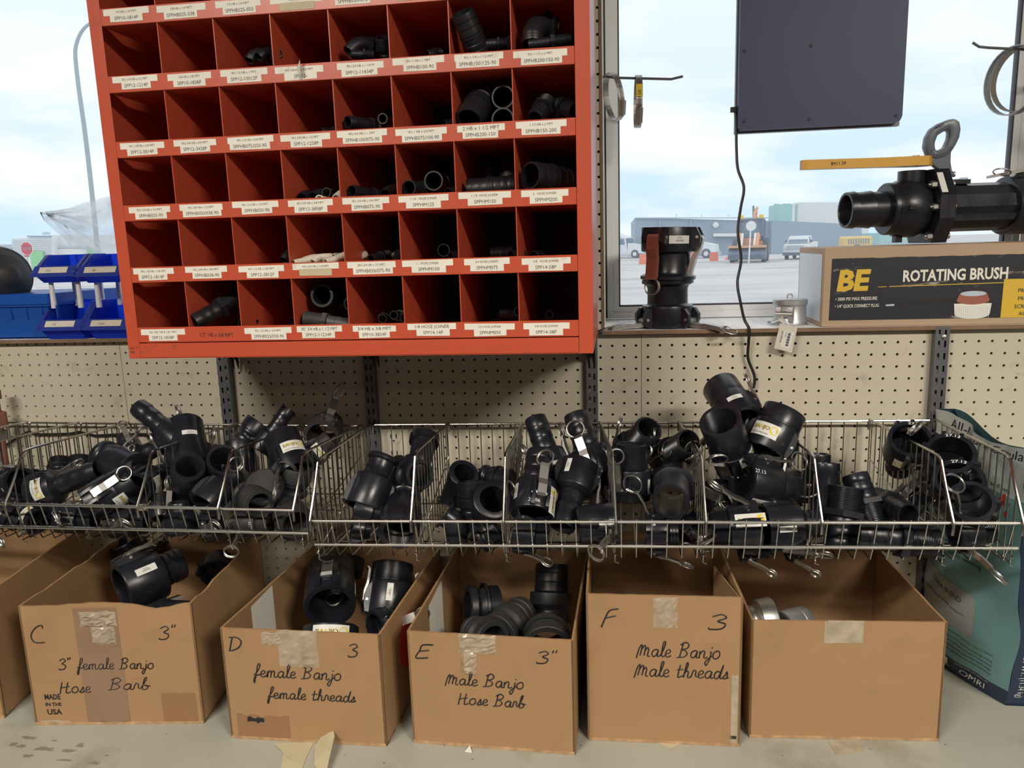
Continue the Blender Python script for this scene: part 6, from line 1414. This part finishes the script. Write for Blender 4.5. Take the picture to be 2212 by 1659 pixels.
# ================================================================ the yard outside (inches, far away)
GZ = -78.0
b = MB(); b.quad((-9000, WY+2, GZ), (9000, WY+2, GZ), (9000, 14000, GZ), (-9000, 14000, GZ)); struct(b, 'ground', 'gravel')
def gpt(px, py): return atz(px, py, GZ)
def far(px0, px1, pyt, pyb, Y, depth, name, m, label, cat, parent=None, z0=GZ):
    A = at(px0, pyt, Y); B = at(px1, pyt, Y); z1 = at((px0+px1)/2, pyt, Y).z
    b = MB(); b.hexa([(A.x, Y, z0), (B.x, Y, z0), (B.x, Y+depth, z0), (A.x, Y+depth, z0), (A.x, Y, A.z), (B.x, Y, B.z), (B.x, Y+depth, B.z), (A.x, Y+depth, A.z)])
    o = b.build(name, m, parent, org=((A.x+B.x)/2, Y, z0) if parent is None else None)
    if parent is None: tag(o, label, cat)
    return o
def strip(px0, px1, pt, pb, Y, m, name, parent, th=6):
    A, B, C_, D_ = at(px0, pb, Y), at(px1, pb, Y), at(px1, pt, Y), at(px0, pt, Y)
    b = MB(); b.prism([A, B, C_, D_], (0, -th, 0)); return b.build(name, m, parent)
# long grey shed
Yg = 3800
t = thing('grey_shed', tuple(at(1650, 540, Yg)), 'long low grey metal shed across the yard, behind the vehicles', 'building')
A = at(1372, 470, Yg); Bm = at(1530, 473, Yg); B1 = at(1690, 478, Yg); B2 = at(2120, 498, Yg)
b = MB(); b.hexa([(A.x, Yg, GZ), (B1.x, Yg, GZ), (B1.x, Yg+1200, GZ), (A.x, Yg+1200, GZ), (A.x, Yg, A.z), (B1.x, Yg, B1.z), (B1.x, Yg+1200, B1.z), (A.x, Yg+1200, A.z)]); b.build('wall', 'far_grey', t)
a2 = at(1668, 476, Yg-60); b2 = at(1862, 485, Yg-60); b = MB(); b.hexa([(a2.x, Yg-60, GZ), (b2.x, Yg-60, GZ), (b2.x, Yg+900, GZ), (a2.x, Yg+900, GZ), (a2.x, Yg-60, a2.z), (b2.x, Yg-60, b2.z), (b2.x, Yg+900, b2.z), (a2.x, Yg+900, a2.z)]); b.build('side_wing', 'far_grey', t)
strip(1540, 1600, 504, 511, Yg-4, 'far_white', 'canopy', t, 30); strip(1375, 1660, 469.5, 472, Yg-4, 'far_tank', 'roof_trim', t, 10)
for px in (1425, 1491): strip(px, px+1.4, 471, 540, Yg-4, 'far_tank', 'downpipe', t)
c = at(1545, 486, Yg-8); b = MB(); b.lathe([(12, 0), (14, -20), (.1, -24)], 12, Matrix.Translation(c) @ Matrix.Rotation(-pi/2, 4, 'X'), closed=False); b.build('wall_lamp', 'far_white', t)
for px in (1461, 1515, 1573):
    p = at(px, 472, Yg+40); b = MB(); b.tube([p, p+Vector((0, 0, 22))], 1.5, 5); b.build('roof_vent', 'far_tank', t)
# silos, white hall and green hall further back
for px0, px1, pt, lab in ((1673, 1681, 440, 'thin pale silo, first behind the grey shed'), (1692, 1705, 440, 'pale silo with a wide cap behind the grey shed'), (1718, 1724, 441, 'pale silo beside the white hall')):
    p = at((px0+px1)/2, pt, 5000); r = (at(px1, pt, 5000).x-at(px0, pt, 5000).x)/2
    b = MB(); b.lathe([(r, GZ), (r, p.z-20), (r*1.3, p.z-18), (r*1.3, p.z), (.1, p.z)], 14, Matrix.Translation((p.x, 5000, 0)), closed=False); tag(b.build('silo', 'far_tank', org=(p.x, 5000, GZ)), lab, 'silo', 'silos behind the grey shed')
far(1682, 1712, 441, 540, 4700, 300, 'green_hall', 'far_teal', 'pale green hall wall between the silos', 'building')
far(1724, 1880, 437, 540, 5200, 900, 'white_hall', 'far_white', 'large white hall rising behind the grey shed', 'building')
far(1900, 1985, 503, 540, 4300, 500, 'green_roofed_hall', 'far_teal', 'low teal hall behind the yellow bus', 'building')
for p_, lab in (((1372, 470, 3290), 'lamp post at the end of the grey shed'), ((1906, 395, 2900), 'street lamp seen above the silver coupler behind the grey handle')): pass
# generic wheel
def wheel(b, c, r, w): b.lathe([(r*.55, 0), (r, w*.08), (r, w*.92), (r*.55, w)], 18, Matrix.Translation(c) @ Matrix.Rotation(radians(0), 4, 'Z') @ Matrix.Rotation(pi/2, 4, 'X'))
def turned(pxl, pyb, yawd): 
    g = gpt(pxl, pyb); return Matrix.Translation((g.x, g.y, GZ)) @ Matrix.Rotation(radians(yawd), 4, 'Z')
VS = [1.0]
class VB(MB):
    def __init__(s, T): super().__init__(); s.T = T
    def done(s, n, m, p): s.v = [tuple(s.T @ (Vector(q)*VS[0])) for q in s.v]; return s.build(n, m, p)
def whl(T, x, y, r, w, parent, hub='far_white'):
    b = VB(T); b.lathe([(r*.5, 0), (r, w*.1), (r, w*.9), (r*.5, w)], 18, Matrix.Translation((x, y, r)) @ Matrix.Rotation(pi/2, 4, 'X')); o = b.done('wheel', 'tyre', parent)
    b = VB(T); b.lathe([(r*.52, .05*w), (r*.52, .95*w), (.1, .95*w)], 12, Matrix.Translation((x, y, r)) @ Matrix.Rotation(pi/2, 4, 'X'), closed=False); b.done('hub', hub, o)
def veh(name, T, label, cat): 
    g = T.translation; return thing(name, (g.x, g.y, GZ), label, cat)
VS[0] = 1.06
# pickup: local x forward, y left; origin at front centre on the ground
T = turned(1716, 561, -112); t = veh('pickup_truck', T, 'white pickup truck parked behind the digger, facing the window', 'pickup truck')
b = VB(T); b.hexa([(-2, -38, 26), (-2, 38, 26), (-95, 38, 26), (-95, -38, 26), (-4, -36, 50), (-4, 36, 50), (-55, 38, 56), (-55, -38, 56)][0:4]+[(-4, -37, 48), (-4, 37, 48), (-95, 38, 56), (-95, -38, 56)]); b.hexa([(-95, -38, 24), (-95, 38, 24), (-228, 38, 24), (-228, -38, 24), (-95, -38, 56), (-95, 38, 56), (-228, 38, 56), (-228, -38, 56)])
b.box((-6, -38, 20), (0, 38, 30)); b.done('body', 'truck_white', t)
b = VB(T); b.hexa([(-50, -36, 54), (-50, 36, 54), (-140, 36, 54), (-140, -36, 54), (-72, -30, 78), (-72, 30, 78), (-132, 30, 78), (-132, -30, 78)]); cb_ = b.done('cab', 'truck_white', t)
b = VB(T); b.prism([(-51, -32, 56), (-51, 32, 56), (-70, 28, 75), (-70, -28, 75)], (-1.5, 0, 1)); b.prism([(-70, -36.4, 56), (-130, -36.4, 56), (-126, -31.6, 74), (-78, -31.6, 74)], (0, -1, 0)); b.prism([(-70, 36.4, 56), (-130, 36.4, 56), (-126, 31.6, 74), (-78, 31.6, 74)], (0, 1, 0)); b.done('windscreen', 'truck_glass', cb_)
b = VB(T); b.box((-2, -30, 34), (-.5, 30, 46)); b.done('grille', 'far_tank', t); b = VB(T); b.box((-2, -38, 14), (1.5, 38, 24)); b.done('bumper', 'truck_dark', t)
for s in (-1, 1):
    b = VB(T); b.box((-4, s*31-5, 36), (-.2, s*31+5, 45)); b.done('headlamp', 'sign_white', t)
    b = VB(T); b.box((-74, s*40-4, 56), (-70, s*40+4, 64)); b.done('mirror', 'truck_dark', t)
for x in (-38, -182):
    for y in (-26, 38): whl(T, x, y, 16, 11, t)
# backhoe loader
VS[0] = 1.28
T = turned(1612, 568, -104); t = veh('backhoe_loader', T, 'orange backhoe loader with its dark bucket toward the window', 'digger')
b = VB(T); b.hexa([(-2, -46, 8), (-2, 46, 8), (-34, 46, 8), (-34, -46, 8), (4, -46, 22), (4, 46, 22), (-30, 46, 40), (-30, -46, 40)]); bk = b.done('bucket', 'truck_dark', t)
b = VB(T); b.box((-6, -47, 38), (-30, 47, 44)); b.done('bucket_rim', 'machine_orange', bk)
for s in (-1, 1):
    b = VB(T); b.tube([(-26, s*22, 34), (-50, s*22, 58), (-72, s*22, 72), (-110, s*22, 60)], 5, 6); b.done('loader_arm', 'machine_orange', t)
    b = VB(T); b.tube([(-30, s*16, 40), (-60, s*16, 74)], 3, 6); b.done('ram', 'sign_white', t)
b = VB(T); b.box((-120, -22, 30), (-60, 22, 62)); b.box((-180, -30, 26), (-110, 30, 58)); b.done('chassis', 'machine_orange', t)
b = VB(T); b.box((-172, -32, 108), (-108, 32, 114))
for x in (-112, -140, -168):
    for y in (-30, 30): b.box((x-4, y-4, 56), (x+4, y+4, 110))
b.box((-172, -34, 56), (-108, 34, 66))
cb_ = b.done('cab', 'truck_dark', t); b = VB(T); b.box((-166, -28, 62), (-114, 28, 106)); b.done('cab_glass', 'truck_glass', cb_)
for y in (-26, 26):
    b = VB(T); b.lathe([(.1, 0), (7, 0), (6, 9), (.1, 10)], 10, Matrix.Translation((-116, y, 114)), closed=False); b.done('beacon', 'amber', t)
b = VB(T); b.tube([(-200, 0, 60), (-250, 0, 120), (-245, 0, 142)], 6, 6); b.tube([(-245, 5, 146), (-228, 0, 132), (-190, 0, 80)], 4, 6); b.done('boom', 'machine_orange', t)
b = VB(T); b.tube([(-250, -6, 118), (-256, -8, 150), (-240, -4, 152), (-236, 0, 120)], 1.5, 5); b.done('hose', 'truck_dark', t)
for y in (-34, 46): whl(T, -62, y, 19, 14, t, 'far_tank'); whl(T, -158, y, 31, 18, t, 'bus_yellow')
# round sign on a stand in front of the digger
p = gpt(1613, 566); t = thing('round_sign', (p.x, p.y-130, GZ), 'pale round board on a post in front of the digger', 'sign')
q = at(1622, 488, p.y-130); b = MB(); b.tube([(q.x-4, q.y, GZ), (q.x, q.y, q.z)], 2.4, 6); b.build('post', 'sign_white', t)
b = MB(); b.lathe([(.1, 0), (16, 0), (16, 1.5), (.1, 1.5)], 20, Matrix.Translation((q.x, q.y-3, q.z)) @ Matrix.Rotation(pi/2, 4, 'X'), closed=False); b.build('disc', 'far_white', t)
# highway tractors
VS[0] = 1.0
def semi(px, py, yawd, label):
    T = turned(px, py, yawd); t = veh('truck_tractor', T, label, 'truck')
    b = VB(T); b.hexa([(-4, -36, 22), (-4, 36, 22), (-82, 40, 22), (-82, -40, 22), (-8, -30, 56), (-8, 30, 56), (-82, 36, 72), (-82, -36, 72)]); b.done('hood', 'truck_white', t)
    b = VB(T); b.hexa([(-80, -42, 24), (-80, 42, 24), (-170, 42, 24), (-170, -42, 24), (-92, -40, 96), (-92, 40, 96), (-170, 40, 124), (-170, -40, 124)]); cb = b.done('cab', 'truck_white', t)
    b = VB(T); b.prism([(-82, -36, 74), (-82, 36, 74), (-90, 34, 94), (-90, -34, 94)], (-1.5, 0, .8)); b.prism([(-96, -42.5, 66), (-122, -42.5, 66), (-122, -41.5, 92), (-100, -41.5, 92)], (0, -1, 0)); b.prism([(-96, 42.5, 66), (-122, 42.5, 66), (-122, 41.5, 92), (-100, 41.5, 92)], (0, 1, 0)); b.done('window', 'truck_glass', cb)
    b = VB(T); b.box((-260, -16, 26), (-168, 16, 38)); b.done('chassis', 'truck_dark', t); b = VB(T); b.box((-6, -40, 12), (2, 40, 26)); b.done('bumper', 'far_tank', t)
    for y in (-44, 44):
        b = VB(T); b.tube([(-172, y, 30), (-172, y, 130)], 3.5, 8); b.done('exhaust_stack', 'far_tank', t)
    for x in (-44, -205, -250):
        for y in (-28, 40): whl(T, x, y, 20, 12, t)
semi(1397, 557, -28, 'white truck tractor beside the window frame, facing the wing of the shed'); semi(1552, 557, -20, 'white truck tractor behind the stacked couplers, nose toward the digger')
# orange water barriers
for px0, px1, pt, pb, lab in ((1380, 1399, 549, 571, 'orange barrier nearest the window frame'), (1489, 1500, 545, 566, 'orange barrier peeking out behind the stacked couplers'), (1533, 1552, 545, 564, 'orange barrier in front of the truck tractor wheel'), (1567, 1582, 556, 561, 'flat orange barrier beside the digger bucket')):
    g = gpt((px0+px1)/2, pb); w = (at(px1, pb, g.y).x-at(px0, pb, g.y).x)/2; h = at(px0, pt, g.y).z-GZ
    b = MB(); b.hexa([(g.x-w, g.y, GZ), (g.x+w, g.y, GZ), (g.x+w, g.y+18, GZ), (g.x-w, g.y+18, GZ), (g.x-w*.85, g.y+4, GZ+h), (g.x+w*.85, g.y+4, GZ+h), (g.x+w*.85, g.y+14, GZ+h), (g.x-w*.85, g.y+14, GZ+h)]); tag(b.build('water_barrier', 'barrier_orange', org=(g.x, g.y, GZ)), lab, 'barrier', 'orange barriers in the yard')
# buses
def bus(px0, px1, pt, pb, Y, label):
    A = at(px0, pb, Y); B = at(px1, pb, Y); zt_ = at(px0, pt, Y).z; t = thing('school_bus', ((A.x+B.x)/2, Y, GZ), label, 'bus'); h = zt_-GZ
    b = MB(); b.cbox((A.x, Y, GZ+14), (B.x, Y+96, zt_), 8); b.build('body', 'bus_yellow', t)
    n = 9; w = (B.x-A.x-24)/n
    for k in range(n):
        b = MB(); b.box((A.x+14+w*k, Y-1, GZ+h*.55), (A.x+10+w*(k+.85), Y+.5, GZ+h*.85)); b.build('window', 'truck_glass', t)
    for x in (A.x+50, B.x-60):
        b = MB(); b.lathe([(9, 0), (19, 1), (19, 9), (9, 10)], 14, Matrix.Translation((x, Y+9, GZ+19)) @ Matrix.Rotation(pi/2, 4, 'X')); b.build('wheel', 'tyre', t)
bus(1824, 1885, 511, 533, 3420, 'yellow bus parked beyond the pickup truck, seen over the long carton')
# fence with snow of far vehicles to the side
g = at(1930, 525, 3500); b = MB()
for k in range(12): b.box((g.x-90+k*18, 3500, GZ), (g.x-88+k*18, 3502, GZ+44))
b.box((g.x-90, 3500, GZ+30), (g.x+112, 3502, GZ+33)); b.box((g.x-90, 3500, GZ+42), (g.x+112, 3502, GZ+45)); tag(b.build('fence', 'fence_grey', org=(g.x, 3500, GZ)), 'faint fence in the yard beyond the valve body', 'fence')
# far street lamp seen above the coupler barrel
p = at(2060, 389, 4000); t = thing('street_light', (p.x, 4000, GZ), 'pale street light with a flat head, beyond the coupler barrel', 'street lamp')
b = MB(); b.tube([(p.x-14, 4000, GZ), (p.x-14, 4000, p.z+2)], 3, 6); b.tube([(p.x-14, 4000, p.z), (at(2075, 387, 4000).x, 4000, p.z+5)], 2.4, 6); b.build('post', 'lamp_pole', t); b = MB(); e = at(2078, 386, 4000); b.box((e.x-8, 3996, e.z-4), (e.x+26, 4010, e.z+5)); b.build('lamp_head', 'lamp_pole', t)
# ---------------- through the far window
Yw = 3100
t = thing('white_warehouse', tuple(at(100, 560, Yw)), 'white ribbed warehouse with green doors behind the stop sign', 'building')
def hall(px0, px1, p0, p1, Y, d, name, m):
    A = at(px0, p0, Y); B = at(px1, p1, Y); b = MB(); b.hexa([(A.x, Y, GZ), (B.x, Y, GZ), (B.x, Y+d, GZ), (A.x, Y+d, GZ), (A.x, Y, A.z), (B.x, Y, B.z), (B.x, Y+d, B.z), (A.x, Y+d, A.z)])
    return b.build(name, m, t)
w0 = hall(25, 112, 516, 508, Yw, 600, 'main_hall', 'far_white'); hall(112, 300, 508, 507, Yw+40, 600, 'long_hall', 'far_white'); hall(-60, 27, 545, 534, Yw+60, 500, 'low_wing', 'far_white')
strip(60, 111, 512, 509, Yw-3, 'far_grey', 'roof_band', t); strip(-60, 26, 528, 539, Yw+56, 'far_tank', 'roof_slope', t)
for k in range(9): strip(26, 112, 519+k*4.2, 519.5+k*4.2, Yw-2, 'far_tank', 'rib', t, 2)
strip(61, 95, 543, 590, Yw-4, 'far_green', 'green_door', t, 8); strip(125, 191, 537, 590, Yw+36, 'far_white', 'white_door', t, 8); strip(190, 214, 537, 590, Yw+34, 'far_green', 'green_door', t, 8); strip(-40, 26, 552, 590, Yw+54, 'far_green', 'green_door', t, 8); strip(120, 190, 532, 536, Yw+34, 'far_tank', 'door_header', t, 8)
c = at(100, 507, Yw+100); b = MB(); b.lathe([(.1, 0), (16, 0), (16, 10), (.1, 16)], 12, Matrix.Translation(c), closed=False); b.build('roof_fan', 'far_tank', t)
# stop sign
Ys = 900; c = at(57, 537, Ys); R = (at(70, 537, Ys).x-at(45, 537, Ys).x)/2; t = thing('stop_sign', (c.x, Ys, GZ), 'red STOP sign on a pale post across the yard', 'road sign')
b = MB(); b.mi = 1; b.prism([(c.x+R*1.10*cos(pi/8+k*pi/4), Ys+.5, c.z+R*1.10*sin(pi/8+k*pi/4)) for k in range(8)], (0, .4, 0)); b.mi = 0; b.prism([(c.x+R*1.02*cos(pi/8+k*pi/4), Ys+.3, c.z+R*1.02*sin(pi/8+k*pi/4)) for k in range(8)], (0, .2, 0)); b.build('sign_plate', ['sign_red', 'sign_white'], t)
b = MB()
for d in (0, .25): b.text('STOP', (c.x+d, Ys+.15, c.z-R*.32), (1, 0, -.05), (0, 0, 1), R*.95, 'C', R*1.75)
b.build('sign_text', 'sign_white', t)
b = MB(); b.tube([(c.x+.5, Ys+2.5, GZ), (c.x, Ys+2.5, c.z+R)], 1.3, 8); b.build('post', 'sign_white', t)
b = MB(); q = at(58, 553, Ys); b.box((q.x-R*.42, Ys+.2, q.z-R*.12), (q.x+R*.42, Ys+.5, q.z+R*.12)); b.build('plaque', 'sign_red', t)
# chain fence
b = MB(); a = at(-40, 549, 1400); e = at(48, 549, 1400); b.tube([a, e], 1.2, 5); b.tube([at(-40, 562, 1400), at(62, 562, 1400)], .8, 5)
for k in range(9):
    x = lerp(a.x, e.x, k/8); b.tube([(x, 1400, GZ), (x, 1400, a.z)], 1.0, 5)
tag(b.build('yard_fence', 'fence_grey', org=(a.x, 1400, GZ)), 'thin rail fence in front of the low white wing', 'fence')
# tall curved street lamp
Yp = 1500; P = [(214, 592), (200, 430), (184, 290), (170, 190), (163, 125), (164, 100), (172, 76), (185, 58), (204, 46), (230, 40)]
pts = [at(x, y, Yp) for x, y in P]; pts[0].z = GZ
for i, k in enumerate((.35, .25, .12)): pass
b = MB(); b.tube(cspl(pts, 5), [lerp(5.2, 2.6, i/45) for i in range(len(cspl(pts, 5)))], 8); tag(b.build('street_lamp', 'lamp_pole', org=tuple(pts[0])), 'tall grey street lamp with a curved neck, standing beyond the blue bins', 'street lamp')
